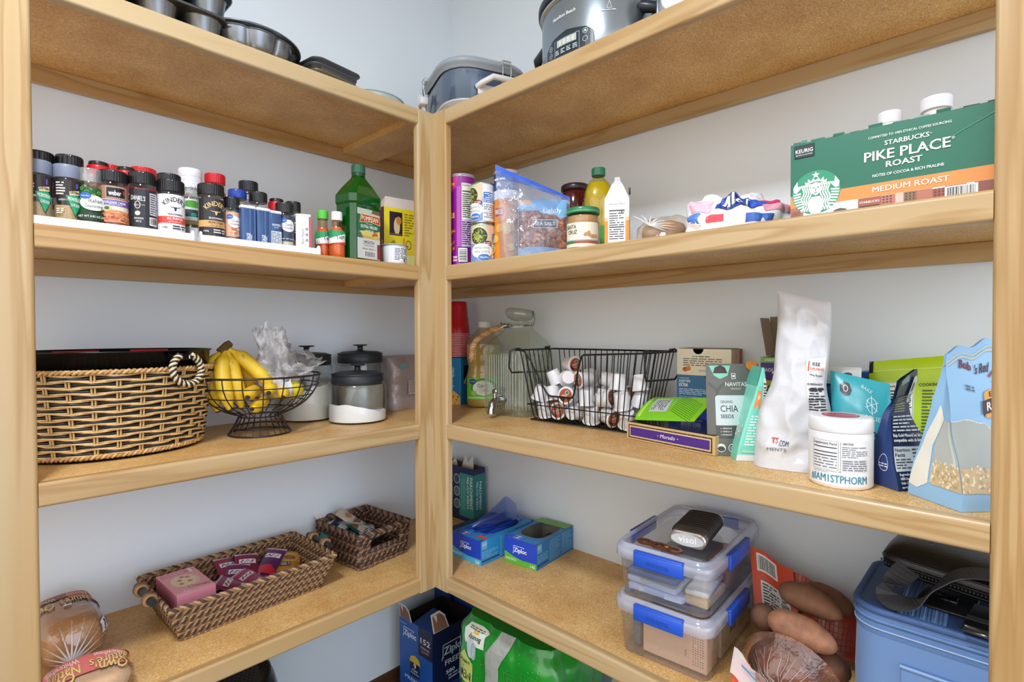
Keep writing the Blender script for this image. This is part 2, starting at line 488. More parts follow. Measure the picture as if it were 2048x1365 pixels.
def on_plane(o, u, v):
    o = Vector(o); u = Vector(u); v = Vector(v); n = u.cross(v)
    return lambda x, y, l: o + u * x + v * y + n * l
def on_front(y, z0=0.0, x0=0.0): return on_plane((x0, y, z0), (1, 0, 0), (0, 0, 1))
def on_right(x, z0=0.0, y0=0.0): return on_plane((x, y0, z0), (0, 1, 0), (0, 0, 1))
def on_left(x, z0=0.0, y0=0.0): return on_plane((x, y0, z0), (0, -1, 0), (0, 0, 1))
def on_top(z, x0=0.0, y0=0.0): return on_plane((x0, y0, z), (1, 0, 0), (0, 1, 0))
def on_cyl(r, z0=0.0, rot=0.0, sx=1.0, sy=1.0):
    def fn(x, y, l):
        a = x / r + rot
        return Vector(((r + l) * math.sin(a) * sx, -(r + l) * math.cos(a) * sy, z0 + y))
    return fn
RZ = -PI / 2       # things of the right-hand run face -X
Z1, Z2, Z3, Z4 = 1.9425, 1.5052, 1.0573, 0.62
D = 0.4123

def face(x, y, off=0.0):
    """yaw that turns a thing's front towards the middle of the pantry floor"""
    return math.atan2(-1.37 - x, 1.63 + y) + off

class Pouch:
    """soft sachet or bag standing on its base; front faces -Y"""
    def __init__(s, w, h, dp, amp=.003, seed=0, pu=.6, pv=.6, freq=18.0, taper=0.0, deform=None, top=.0006, flat=0.0, ridge=False):
        s.w, s.h, s.dp, s.amp, s.seed, s.pu, s.pv, s.fr, s.tp, s.df, s.top, s.flat, s.ridge = w, h, dp, amp, seed, pu, pv, freq, taper, deform, top, flat, ridge
    def pt(s, x, y, side):
        u = min(1, abs(2 * x / s.w)); v = min(1, max(0, y / s.h))
        e = max(0.0, 1 - u ** (2 + 4 * s.flat)) ** s.pu
        t = s.dp / 2 * e * (1 - v) ** s.pv + s.top * e
        k = min(1.0, e * 2) * min(1, v * 6 + .25)
        q = Vector((x * s.fr, y * s.fr, s.seed * 3.7 + side * 5))
        n = (noise.noise(q) + .5 * noise.noise(q * 2.3)) * s.amp * k
        if s.ridge: n = (.7 - 2.2 * abs(noise.noise(q)) - 1.0 * abs(noise.noise(q * 2.1))) * s.amp * k
        p = Vector((x * (1 - s.tp * v), side * max(t + n * (1 if v < .85 else (1 - v) / .15), .0002), y))
        return s.df(p) if s.df else p
    def build(s, mb, mf, mback=None, nu=22, nv=28, bottom=True):
        mback = mback or mf
        f = lambda side: (lambda u, v: s.pt((u - .5) * s.w, v * s.h, side))
        mb.surf(f(-1), nu, nv, mf); mb.surf(f(1), nu, nv, mback)
        if bottom:
            mb.surf(lambda u, v: s.pt((u - .5) * s.w, 0, -1).lerp(s.pt((u - .5) * s.w, 0, 1), v), nu, 1, mback)
    def front(s, side=-1):
        def fn(x, y, l):
            d = .0015
            p = s.pt(x, y, side); a = s.pt(x + d, y, side) - s.pt(x - d, y, side); b = s.pt(x, y + d, side) - s.pt(x, y - d, side)
            n = a.cross(b)
            if side > 0: n = -n
            if n.length < 1e-12: n = Vector((0, side, 0))
            return p + n.normalized() * l
        return fn
    def emit(s, p, mb, side=-1, nx=26, ny=34): p.emit(mb, s.front(side), du=s.w / nx, dv=s.h / ny)

def sstep(a, b, x):
    t = max(0.0, min(1.0, (x - a) / (b - a))); return t * t * (3 - 2 * t)

class GBag:
    """side-gusset bag: front/back faces (width w) and two folded sides (depth d); wf, df scale them with height"""
    def __init__(s, w, d, h, wf, df, ox=None, oy=None, tw=None, oz=None, amp=.003, seed=0, fr=16.0, fold=.3, bulge=.12):
        s.w, s.d, s.h, s.wf, s.df, s.ox, s.oy, s.tw, s.oz, s.amp, s.seed, s.fr, s.fold, s.bulge = w, d, h, wf, df, ox, oy, tw, oz, amp, seed, fr, fold, bulge
    def _fin(s, x, y, v):
        z = v * s.h
        q = Vector((x * s.fr, y * s.fr, z * s.fr + s.seed * 3.3))
        n = Vector((noise.noise(q), noise.noise(q + Vector((7, 3, 1))), 0)) * 1.0
        q2 = q * 2.2; n += .45 * Vector((noise.noise(q2), noise.noise(q2 + Vector((4, 9, 2))), 0))
        n *= s.amp * min(1, v * 5 + .2)
        x += n.x; y += n.y
        if s.tw:
            a = s.tw(v); x, y = x * math.cos(a) - y * math.sin(a), x * math.sin(a) + y * math.cos(a)
        if s.oz: z += s.oz(x, v)
        return Vector((x + (s.ox(v) if s.ox else 0), y + (s.oy(v) if s.oy else 0), z))
    def fpt(s, x, y, side=-1):
        v = min(1, max(0, y / s.h)); u = max(-1, min(1, 2 * x / s.w))
        W = s.w / 2 * s.wf(v); Dp = s.d / 2 * s.df(v) + .0006
        return s._fin(u * W, side * (Dp * (1 + s.bulge * (1 - u * u) * math.sin(PI * min(1, v * 1.1)))), v)
    def spt(s, x, y, side=-1):       # side -1 left, +1 right; x runs over -d/2..d/2 from back to front (left) or front to back (right)
        v = min(1, max(0, y / s.h)); u = max(-1, min(1, 2 * x / s.d))
        W = s.w / 2 * s.wf(v); Dp = s.d / 2 * s.df(v) + .0006
        f = s.fold * s.d / 2 * (1 - abs(u)) * sstep(.15, .9, v)
        return s._fin(side * (W - f), (-u if side < 0 else u) * Dp, v)
    def build(s, mb, m, mside=None, n=16, nv=36):
        mside = mside or m
        for sd in (-1, 1):
            mb.surf(lambda u, v, sd=sd: s.fpt((u - .5) * s.w, v * s.h, sd), n, nv, m)
            mb.surf(lambda u, v, sd=sd: s.spt((u - .5) * s.d, v * s.h, sd), n, nv, mside)
        mb.surf(lambda u, v: s.fpt((u - .5) * s.w, 0, -1).lerp(s.fpt((u - .5) * s.w, 0, 1), v), n, 1, mside)
    def _nm(s, f, x, y, l):
        d = .0015; p = f(x, y); a = f(x + d, y) - f(x - d, y); b = f(x, y + d) - f(x, y - d); n = a.cross(b)
        if n.length < 1e-12: n = Vector((0, -1, 0))
        return p + n.normalized() * l
    def emit_front(s, p, mb, nx=16, ny=40): p.emit(mb, lambda x, y, l: s._nm(lambda a, b: s.fpt(a, b, -1), x, y, l), du=s.w / nx, dv=s.h / ny)
    def emit_left(s, p, mb, nx=16, ny=40): p.emit(mb, lambda x, y, l: s._nm(lambda a, b: s.spt(a, b, -1), x, y, l), du=s.d / nx, dv=s.h / ny)

# ------------------------------------------------------------------ room shell
wall_m = ramp_noise_mat('painted_wall', [(0.0, '#dfe9f1'), (0.5, '#e2ecf4'), (1.0, '#e5eff7')], nscale=3.0, rough=0.62, bump=0.04, spec=0.3)
ceil_m = mat('#eceae6', 0.8)
floor_m = ramp_noise_mat('floor_planks', [(0.2, '#54402c'), (0.8, '#6b523a')], scale=(2, 14, 1), nscale=3, rough=0.5)
m = MB(); m.box((-1.6, 0.06, 1.38), (3.4, 0.12, 2.76), wall_m); struct(m, 'wall_left')
m = MB(); m.box((0.06, -1.6, 1.38), (0.12, 3.2, 2.76), wall_m); struct(m, 'wall_right')
m = MB(); m.box((-1.6, -1.6, -0.05), (3.4, 3.4, 0.1), floor_m); struct(m, 'floor')
m = MB(); m.box((-1.6, -1.6, 2.81), (3.4, 3.4, 0.1), ceil_m); struct(m, 'ceiling')
base_m = ramp_noise_mat('dark_baseboard', [(0.25, '#3a2415'), (0.75, '#5d3c22')], scale=(1.5, 1.5, 22), nscale=3, rough=0.35)
def baseboard(name, a, b, axis):
    m = MB()
    prof = [(0, 0), (-0.016, 0), (-0.016, 0.075), (-0.012, 0.088), (-0.006, 0.096), (0, 0.098)]
    ring = lambda t: [((t, -0.0005 + p, z) if axis == 'x' else (-0.0005 + p, t, z)) for p, z in prof]
    m.loft([ring(a), ring(b)], base_m, smooth=False); struct(m, name)
baseboard('baseboard_left', -3.2, -0.017, 'x'); baseboard('baseboard_right', -3.1, 0.0, 'y')

# ------------------------------------------------------------------ built-in shelving
board_m = bpy.data.materials.new('particle_board'); board_m.use_nodes = True
def _pb():
    nt = board_m.node_tree; b = nt.nodes['Principled BSDF']
    b.inputs['Roughness'].default_value = 0.42; b.inputs['Specular IOR Level'].default_value = 0.35
    tc = nt.nodes.new('ShaderNodeTexCoord')
    v = nt.nodes.new('ShaderNodeTexVoronoi'); v.inputs['Scale'].default_value = 420
    mp = nt.nodes.new('ShaderNodeMapping'); mp.inputs['Scale'].default_value = (0.8, 1.3, 1)
    nt.links.new(tc.outputs['Object'], mp.inputs[0]); nt.links.new(mp.outputs[0], v.inputs['Vector'])
    sep = nt.nodes.new('ShaderNodeSeparateColor'); nt.links.new(v.outputs['Color'], sep.inputs[0])
    r = nt.nodes.new('ShaderNodeValToRGB'); els = r.color_ramp.elements
    while len(els) < 5: els.new(0.5)
    for e, (p, c) in zip(els, [(0, '#c49858'), (0.2, '#daae6c'), (0.6, '#e3ba79'), (0.9, '#eac68c'), (1, '#f5dcaa')]):
        e.position = p; e.color = (*lin(c), 1)
    nt.links.new(sep.outputs[0], r.inputs[0])
    n = nt.nodes.new('ShaderNodeTexNoise'); n.inputs['Scale'].default_value = 9; n.inputs['Detail'].default_value = 5
    nt.links.new(tc.outputs['Object'], n.inputs['Vector'])
    r2 = nt.nodes.new('ShaderNodeValToRGB')
    r2.color_ramp.elements[0].position = 0.25; r2.color_ramp.elements[0].color = (*lin('#e2d3c0'), 1)
    r2.color_ramp.elements[1].position = 0.7; r2.color_ramp.elements[1].color = (1, 1, 1, 1)
    nt.links.new(n.outputs[0], r2.inputs[0])
    mx = nt.nodes.new('ShaderNodeMix'); mx.data_type = 'RGBA'; mx.blend_type = 'MULTIPLY'; mx.inputs[0].default_value = 1
    nt.links.new(r.outputs[0], mx.inputs[6]); nt.links.new(r2.outputs[0], mx.inputs[7])
    nt.links.new(mx.outputs[2], b.inputs['Base Color'])
_pb()
LIP = 0.0427; PW = 0.0547; TH = 0.019
LX, RY = -1.2698, -1.6052          # inner edges of the end posts
shelving = thing('pantry_shelving', 'pine and particle board corner shelving filling the pantry', 'shelving', (0, 0, 0))
pine_x = [pine('x', 1.0), pine('x', 2.3), pine('x', 3.7), pine('x', 5.1)]
pine_y = [pine('y', 1.4), pine('y', 2.9), pine('y', 4.2), pine('y', 6.1)]
pine_z = [pine('z', 1.9), pine('z', 3.3), pine('z', 4.9), pine('z', 6.6)]

def rounded(w0, w1, h0, h1, r, which):
    """rectangle outline in (depth, height or width) with the named corners rounded; depth w0 is the front"""
    pts = []
    for (cx, cy, sx, sy, a0, nm) in ((w0, h0, 1, 1, 180, 'a'), (w1, h0, -1, 1, 270, 'b'), (w1, h1, -1, -1, 0, 'c'), (w0, h1, 1, -1, 90, 'd')):
        if nm in which:
            for k in range(5):
                a = math.radians(a0 + 22.5 * k); pts.append((cx + sx * r + r * math.cos(a), cy + sy * r + r * math.sin(a)))
        else: pts.append((cx, cy))
    return pts
ZT = Z1 + 0.0
def post_l(x0, x1, m_, rnd_, top, bot=0.0):
    m = MB()
    if rnd_ == 'right': pr_ = [(x, y) for y, x in rounded(-D, -D + TH, x0, x1, 0.006, 'd')]
    elif rnd_ == 'left': pr_ = [(x, y) for y, x in rounded(-D, -D + TH, x0, x1, 0.006, 'a')]
    m.prism(pr_, bot, top, m_, False); m.part('post', shelving)
def post_r(y0, y1, m_, rnd_, top, bot=0.0):
    m = MB()
    pr_ = [(x, y) for x, y in rounded(-D, -D + TH, y0, y1, 0.006, 'd' if rnd_ == 'hi' else 'a')]
    m.prism(pr_, bot, top, m_, False); m.part('post', shelving)
post_l(-1.345, LX, pine_z[0], 'right', 2.45)              # far left post (towards the viewer)
post_l(-D - PW, -D + TH, pine_z[1], 'left', ZT, Z4 - LIP)           # corner post, left board
post_r(-D - PW, -D, pine_z[2], 'a', ZT, Z4 - LIP)                   # corner post, right board
post_r(RY - 0.085, RY, pine_z[3], 'hi', 2.45)             # far right post

def shelf(z, i):
    # left run
    m = MB(); m.box(((-1.9 - D + TH) / 2, (-D + TH) / 2, z - TH / 2), (1.9 - D + TH - 0.0004, D - TH - 0.001, TH), board_m)
    s = m.part('shelf_board', shelving)
    m = MB(); pr_ = rounded(-D, -D + TH, z - LIP, z, 0.006, 'ad')
    xa, xb = LX, -D - PW
    m.loft([[(xa, y, q) for y, q in pr_], [(xb, y, q) for y, q in pr_]], pine_x[i], smooth=False); m.part('edge_rail', s)
    m = MB(); m.box(((-1.9 - 0.02) / 2, -0.0105, z - TH - 0.019), (1.88, 0.019, 0.038), pine_x[(i + 1) % 4], 0.0015, 1); m.part('cleat', s)
    # right run
    m = MB(); m.box(((-D + TH) / 2 - 0.0005, -0.86, z - TH / 2), (D - TH - 0.001, 1.718, TH), board_m)
    s = m.part('shelf_board', shelving)
    m = MB(); pr_ = rounded(-D, -D + TH, z - LIP, z, 0.006, 'ad')
    ya, yb = -D - PW, RY
    m.loft([[(x, ya, q) for x, q in pr_], [(x, yb, q) for x, q in pr_]], pine_y[i], smooth=False); m.part('edge_rail', s)
    m = MB(); m.box((-0.0105, -0.87, z - TH - 0.019), (0.019, 1.70, 0.038), pine_y[(i + 1) % 4], 0.0015, 1); m.part('cleat', s)
    # particle board strip that backs the seam between the two runs
    m = MB(); m.box((-0.415, -0.206, z - TH - 0.0095), (0.125, 0.37, 0.019), board_m); m.part('seam_strip', s)
for i, z in enumerate((Z1, Z2, Z3, Z4)): shelf(z, i)
Z1 += 0.0006; Z2 += 0.0006; Z3 += 0.0006; Z4 += 0.0006      # things stand just on the boards

# ------------------------------------------------------------------ second shelf, left run: tiered racks of spices
white_pl = mat('#f1f1f3', 0.35)
def spice_rack(x0, x1, label):
    m = MB(); z = Z2; yb = -0.175
    prof = [(-0.405, z), (-0.405, z + 0.014), (-0.402, z + 0.014), (-0.402, z + 0.006), (-0.329, z + 0.006), (-0.329, z + 0.040),
            (-0.254, z + 0.040), (-0.254, z + 0.075), (yb, z + 0.075), (yb, z)]
    m.loft([[(x0 + 0.003, y, q) for y, q in prof], [(x1 - 0.003, y, q) for y, q in prof]], white_pl, smooth=False)
    o = m.thing('tiered_spice_rack', label, 'spice rack', group=None)
    for x in (x0 + 0.0015, x1 - 0.0015):
        m = MB()
        side = [(-0.406, z), (-0.406, z + 0.012), (-0.403, z + 0.020), (-0.398, z + 0.022), (-0.392, z + 0.019), (-0.388, z + 0.010), (-0.331, z + 0.010), (-0.331, z + 0.043), (-0.256, z + 0.043), (-0.256, z + 0.078), (yb, z + 0.078), (yb, z)]
        m.loft([[(x - 0.0015, y, q) for y, q in side], [(x + 0.0015, y, q) for y, q in side]], white_pl, smooth=False)
        m.part('end_panel', o)
spice_rack(-1.33, -1.024, 'white stepped spice rack beside the far left post')
spice_rack(-1.012, -0.752, 'white stepped spice rack ending at the chilli-lime shakers')

clear_m = film('#fbfcfb', 0.35, 0.05)
cap_black = mat('#17181b', 0.28); cap_grey = mat('#7d8598', 0.4); cap_red = mat('#c81420', 0.3); cap_white = mat('#e9e9ec', 0.35)
SPICES = 'spice jars on the stepped racks'
TIER = {'front': (-0.365, Z2 + 0.0062), 'mid': (-0.2915, Z2 + 0.0402), 'back': (-0.2145, Z2 + 0.0752)}

def ridged_cap(m, r, z0, z1, mm, ribs=40, ex=2.0):
    n = ribs * 2; rings = []
    for rr, z in ((r * .985, z0), (r, z0 + .001), (r, z1 - .003), (r * .97, z1 - .0008), (r * .93, z1)):
        ring = []
        for j in range(n):
            a = 2 * PI * j / n; q = rr * (1 if (j % 2 or rr < r * .98) else 0.982)
            ring.append((q * math.cos(a), q * math.sin(a), z))
        rings.append(ring)
    m.loft(rings, mm, smooth=False)

def jar(name, label, cat, loc, r, h, cap_h, cap_m, content='#b08a55', fill=0.75, lab=None, rz=0.0, group=SPICES, cap_r=None, flip=None,
        glass=None, neck=0.88, sh=0.10, ribs=0, inner=True, ex=2.0):
    t = thing(name, label, cat, loc, rz, group)
    hb = h - cap_h; cr = cap_r or r * 1.0
    m = MB()
    m.lathe([(r * .90, 0), (r * .985, .002), (r, .006), (r, hb * (1 - sh) - .004), (r * .985, hb * (1 - sh)), (r * (neck + .03), hb * (1 - sh * .35)), (r * neck, hb * (1 - sh * .2)), (r * neck, hb)], glass or clear_m, 36, caps=(True, False), ex=ex)
    m.part('jar', t)
    if inner:
        m = MB(); ri = r - .0018; zf = .003 + (hb * (1 - sh) - .004) * fill
        m.lathe([(ri * .93, .0025), (ri, .007), (ri, zf - .002), (ri * .96, zf + .001), (0.0005, zf + .002)], mat(content, 0.9, noise_amt=0.35, nscale=420), 30, caps=(True, False), ex=ex)
        m.part('contents', t)
    m = MB()
    if ribs: ridged_cap(m, cr, hb - .003, h, cap_m, ribs)
    else:
        m.lathe([(cr * .98, hb - .003), (cr, hb - .002), (cr, h - .004), (cr * .975, h - .001), (cr * .93, h), (0.0004, h)], cap_m, 36, caps=(True, False))
        if flip: m.lathe([(cr * .86, h), (cr * .86, h + .006), (cr * .82, h + .008), (0.0004, h + .008)], flip, 30, caps=(False, False))
    m.part('cap', t)
    if lab:
        z0, z1, wrap, bg, fn = lab
        m = MB(); p = PR(0.4, base=.0004)
        W = r * wrap
        if bg: p.rect(-W, z0, W, z1, bg)
        if fn: fn(p, W, z0, z1)
        p.emit(m, on_cyl(r), du=r * 0.28)
        m.part('label', t)
    return t

def at(tier, x, dy=0.0): return (x, TIER[tier][0] + dy, TIER[tier][1])

def lab_grill(p, W, a, b):
    h = b - a
    p.rect(-W, a + h * .56, W, b, '#2a211f'); p.small(-W * .75, a + h * .62, -W * .28, b - h * .05, 5, '#d8d4cc', 2)
    p.poly([(-W * .30, a + h * .63), (W * .30, a + h * .68), (W * .62, a + h * .52), (W * .18, a + h * .12)], '#0c2a20')
    p.poly([(-W * .27, a + h * .62), (W * .30, a + h * .66), (W * .59, a + h * .51), (W * .17, a + h * .155)], '#2f9a6a')
    p.text('MONTREAL', W * .14, a + h * .50, h * .085, '#f2f2ee', bold=.02, w=W * .62, rot=-.12)
    p.text('CHICKEN', W * .17, a + h * .37, h * .07, '#e8f0ea', bold=.01, w=W * .42, rot=-.12)
    p.poly([(-W * .12, a + h * .72), (W * .40, a + h * .77), (W * .40, a + h * .655), (-W * .08, a + h * .63)], '#dcc39a')
    p.text('Grill Mates', W * .14, a + h * .68, h * .06, '#1d1a18', bold=.02, w=W * .44, rot=.08)
    p.rect(W * .20, a + h * .80, W * .30, a + h * .93, '#5a4bb0')
    p.small(-W * .7, a + h * .18, -W * .35, a + h * .32, 3, '#e9e4da', 4)
for x, lb in ((-1.261, 'grey-capped grill seasoning jar half hidden by the far left post'), (-1.2195, 'grey-capped grill seasoning jar with a green diamond label, beside the Italian seasoning')):
    t = jar('seasoning_jar', lb, 'jar', at('front', x), .0205, .110, .021, cap_grey, '#b59462', .42, (.006, .082, 1.5, None, lab_grill), rz=.15, cap_r=.0210)

def lab_ital(p, W, a, b):
    h = b - a
    p.rect(-W, a, W, b, '#1f5a2c')
    r = random.Random(4)
    for k in range(46):
        x, y = r.uniform(-W, W), r.uniform(a + h * .3, b); s = r.uniform(.001, .0032)
        p.ring(x, y, s, s, s * .35, r.choice(('#4f9a3a', '#7fb552', '#2f7c36')), 10)
    p.rect(-W, a, W, a + h * .24, '#16351f')
    p.ell(W * .05, a + h * .52, W * .62, h * .23, '#e9ece6'); p.ell(-W * .32, a + h * .72, W * .26, h * .10, '#2d5fb4')
    p.text('Great Value', -W * .32, a + h * .70, h * .04, '#ffffff', w=W * .36)
    p.text('Italian', W * .14, a + h * .53, h * .12, '#2a2a2a', w=W * .62); p.text('Seasoning', W * .08, a + h * .38, h * .10, '#2a2a2a', w=W * .80)
    p.text('NET WT 0.95 OZ (27g)', 0, a + h * .08, h * .06, '#f0f0ea', bold=.02, w=W * 1.3)
jar('seasoning_jar', 'clear-necked jar of green Italian seasoning with an oval white label', 'jar', at('front', -1.187, -.004), .0185, .110, .022, film('#eceeea', .6, .12, .18), '#8a8e62', .8, (.013, .074, 1.45, None, lab_ital), ribs=0)

def lab_weber(p, W, a, b):
    h = b - a
    p.rect(-W, a + h * .66, W, b, '#a5765a'); p.rect(-W, a + h * .10, W, a + h * .66, '#e6dcc4')
    p.rect(-W * .45, a + h * .70, W * .55, a + h * .97, '#cfcfcb'); p.rect(-W * .43, a + h * .71, W * .53, a + h * .96, '#141416')
    p.text('weber', -W * .02, a + h * .76, h * .13, '#f4f4f2', bold=.03, w=W * .60); p.ell(W * .43, a + h * .85, W * .05, h * .06, '#d02028')
    p.rect(-W, a + h * .50, W, a + h * .645, '#6a56a6'); p.text("N'ORLEANS CAJUN", -W * .05, a + h * .545, h * .065, '#f2eef8', bold=.02, w=W * 1.15)
    p.text('SEASONING', 0, a + h * .51, h * .025, '#f2eef8', w=W * .6)
    p.ell(-W * .42, a + h * .43, W * .26, h * .08, '#b9c48c'); p.ell(-W * .40, a + h * .43, W * .12, h * .045, '#4e5b34')
    r = random.Random(9)
    p.poly([(-W * .7, a + h * .08), (-W * .62, a + h * .30), (-W * .2, a + h * .40), (W * .6, a + h * .37), (W * .9, a + h * .26), (W * .9, a + h * .08)], '#d08a5e')
    for k in range(34): p.ell(r.uniform(-W * .6, W * .8), r.uniform(a + h * .1, a + h * .34), W * r.uniform(.04, .14), h * .018, r.choice(('#b4552f', '#e6b28a', '#7c3a24', '#d9764a')), 8)
jar('seasoning_jar', 'black-capped jar of cajun seasoning with a salmon picture on its label', 'jar', at('front', -1.1525), .0245, .1135, .0185, cap_black, '#a8653c', .9, (.008, .083, 1.3, None, lab_weber), ribs=36)

def lab_daniel(p, W, a, b):
    h = b - a
    p.rect(-W, a, W, b, '#26262c'); p.text("DANIEL'S", -W * .42, a + h * .70, h * .12, '#ecebe6', bold=.02, w=W * .82, rot=-.10)
    p.ring(-W * .42, a + h * .58, W * .16, h * .10, W * .03, '#ecebe6'); p.text('No.7', -W * .42, a + h * .555, h * .05, '#ecebe6')
    p.line([(-W * .20, a + h * .585), (-W * .02, a + h * .58)], .0006, '#ecebe6')
    p.ell(-W * .42, a + h * .36, W * .15, h * .06, '#c9c8c2'); p.text('SMOKING', -W * .36, a + h * .20, h * .05, '#ecebe6', bold=.02, w=W * .5); p.text('SPICE', -W * .36, a + h * .12, h * .05, '#ecebe6', w=W * .3)
    p.rect(W * .24, a + h * .34, W * .86, a + h * .92, '#cfcfd4'); p.small(W * .28, a + h * .36, W * .82, a + h * .9, 9, '#3a3a40', 3)
    p.barcode(W * .22, a + h * .06, W * .84, a + h * .28, seed=5)
jar('seasoning_jar', 'black-labelled barbecue rub jar with white lettering, left of the white-labelled one', 'jar', at('front', -1.1045), .0230, .1215, .021, cap_black, '#8c8474', .9, (.012, .086, 1.3, None, lab_daniel), ribs=36)

def horns(p, cx, cy, s, c):
    p.poly([(cx - s, cy + s * .42), (cx - s * .55, cy + s * .10), (cx - s * .22, cy + s * .12), (cx - s * .20, cy - s * .05), (cx - s * .10, cy - s * .45), (cx + s * .10, cy - s * .45), (cx + s * .20, cy - s * .05), (cx + s * .22, cy + s * .12), (cx + s * .55, cy + s * .10), (cx + s, cy + s * .42), (cx + s * .5, cy + s * .22), (cx + s * .2, cy + s * .25), (cx - s * .2, cy + s * .25), (cx - s * .5, cy + s * .22)], c)
def lab_kinder(bg, ink, band, bandink, txt, gold):
    def fn(p, W, a, b):
        h = b - a
        p.rect(-W, a, W, b, bg)
        p.text("KINDER'S", W * .06, a + h * .80, h * .13, gold, bold=.03, arc=W * .62, w=W * 1.15)
        horns(p, W * .06, a + h * .62, W * .34, ink if gold == ink else gold)
        p.text('SEASONING', W * .06, a + h * .44, h * .05, '#e8e6e0' if bg != '#e9e8ea' else ink, bold=.02, w=W * .8)
        p.rect(-W, a + h * .22, W, a + h * .40, band)
        p.text(txt, W * .06, a + h * .315, h * .06, bandink, bold=.02, w=W * .85); p.text('WITH SEA SALT', W * .06, a + h * .245, h * .035, bandink, w=W * .7)
        p.text('1946', -W * .48, a + h * .08, h * .05, ink if bg == '#e9e8ea' else '#e8e6e0', bold=.02); p.small(-W * .1, a + h * .05, W * .72, a + h * .18, 2, ink if bg == '#e9e8ea' else '#d8d6d0', 3)
    return fn
jar('seasoning_jar', 'seasoning jar with a white label, black bull head and red band', 'jar', at('front', -1.0555), .0248, .1155, .021, cap_black, '#a58a72', .93, (.010, .085, 1.35, None, lab_kinder('#e9e8ea', '#2c2c30', '#d4453c', '#ffe9e4', 'ALL PURPOSE', '#2c2c30')), ribs=36)
jar('seasoning_jar', 'steak seasoning jar with a black label, gold bull head and gold band', 'jar', at('front', -.980, .0), .0255, .1225, .021, cap_black, '#cfc5ac', .95, (.012, .090, 1.35, None, lab_kinder('#2a2a2e', '#e0b878', '#d3a266', '#4a3418', 'PRIME STEAK', '#e0b878')), ribs=36)

def lab_oval(bg, oval, l1, l2, foot, acc, tcol='#3a3a3a'):
    def fn(p, W, a, b):
        h = b - a
        p.rect(-W, a, W, b, bg)
        if acc:
            r = random.Random(3)
            for k in range(9): p.ell(r.uniform(-W * .3, W * .7), a + h * r.uniform(.14, .34), W * .16, h * .06, r.choice(acc), 12)
        p.ell(W * .02, a + h * .60, W * .58, h * .24, oval); p.ell(-W * .40, a + h * .80, W * .26, h * .10, '#2d5fb4')
        p.text('Great Value', -W * .40, a + h * .785, h * .035, '#ffffff', w=W * .36)
        p.text(l1, W * .05, a + h * .60, h * .085, tcol, w=W * .62); p.text(l2, W * .05, a + h * .48, h * .075, tcol, w=W * .70)
        p.text(foot, 0, a + h * .06, h * .05, '#f2f0ea', bold=.02, w=W * 1.1)
    return fn
jar('seasoning_jar', 'small nutmeg jar with a peach label beside the navy tins', 'jar', at('front', -.9375, .002), .0165, .1035, .021, cap_black, '#a98468', .95, (.016, .070, 1.4, None, lab_oval('#d9a98c', '#efe6e0', 'Ground', 'Nutmeg', 'NET WT 2.2 OZ', ['#b9704c', '#c98a66', '#e2bfa6'])), ribs=34)
jar('seasoning_jar', 'garlic powder jar with a dark blue label and white oval', 'jar', at('front', -.8205), .0205, .111, .021, cap_black, '#ddd3b8', .95, (.020, .080, 1.4, None, lab_oval('#2f3f58', '#e6e6ea', 'Garlic', 'Powder', 'NET WT 3.4 OZ', None)), ribs=34)

# middle and back rows (mostly caps and shoulders show)
def plain(bg):
    return lambda p, W, a, b: (p.rect(-W, a, W, b, bg), p.small(-W * .7, a + (b - a) * .2, W * .7, b - (b - a) * .2, 5, '#e8e6e0', 4))
jar('seasoning_jar', 'tall black-capped jar at the far left end of the middle tier', 'jar', at('mid', -1.252), .0225, .1105, .024, cap_black, '#8a7a5a', .8, (.01, .07, 1.4, None, plain('#2b2622')), ribs=30)
jar('seasoning_jar', 'wide black-capped jar behind the green diamond grill seasoning', 'jar', at('mid', -1.2075), .0215, .113, .025, cap_black, '#8a7a5a', .8, (.01, .07, 1.4, None, plain('#2b2622')), ribs=30, cap_r=.0218)
jar('seasoning_jar', 'red-collared jar with a black flip top behind the Italian seasoning', 'jar', at('mid', -1.162), .0195, .104, .022, cap_red, '#7a4a30', .8, (.01, .07, 1.4, None, plain('#8e1c20')), flip=cap_black)
jar('seasoning_jar', 'red-capped jar in the back row behind the cajun seasoning', 'jar', at('back', -1.132), .0215, .094, .020, cap_red, '#7a4a30', .8, (.01, .06, 1.4, None, plain('#b8262a')), ribs=30)
jar('seasoning_jar', 'red jar with a black flip top between the two plain red caps', 'jar', at('mid', -1.117), .0190, .103, .022, cap_red, '#7a4a30', .8, (.01, .07, 1.4, None, plain('#8e1c20')), flip=cap_black)
jar('seasoning_jar', 'red-capped jar in the back row above the black barbecue rub', 'jar', at('back', -1.071), .0255, .1005, .021, cap_red, '#7a4a30', .8, (.01, .06, 1.4, None, plain('#b8262a')), ribs=34)
jar('seasoning_jar', 'black-capped jar behind the white-labelled bull head seasoning', 'jar', at('mid', -1.040), .0225, .113, .024, cap_black, '#8a7a5a', .8, (.01, .07, 1.4, None, plain('#2b2622')), ribs=34)
def lab_spr(p, W, a, b):
    h = b - a
    p.rect(-W, a, W, b, '#e6e4ea'); p.text('sprinkles', 0, b - h * .30, h * .13, '#5a2a44', bold=.04, w=W * 1.25)
    p.ell(-W * .30, a + h * .40, W * .28, h * .20, '#c8202c'); p.small(-W * .1, a + h * .1, W * .8, a + h * .5, 4, '#8a4a60', 3)
jar('sprinkles_jar', 'white jar of sprinkles with a white lid in the back row', 'jar', at('back', -.978), .0245, .1195, .017, cap_white, '#e6e4ea', .9, (.02, .088, 1.4, None, lab_spr), glass=mat('#dddde2', .35), inner=False, neck=.95)
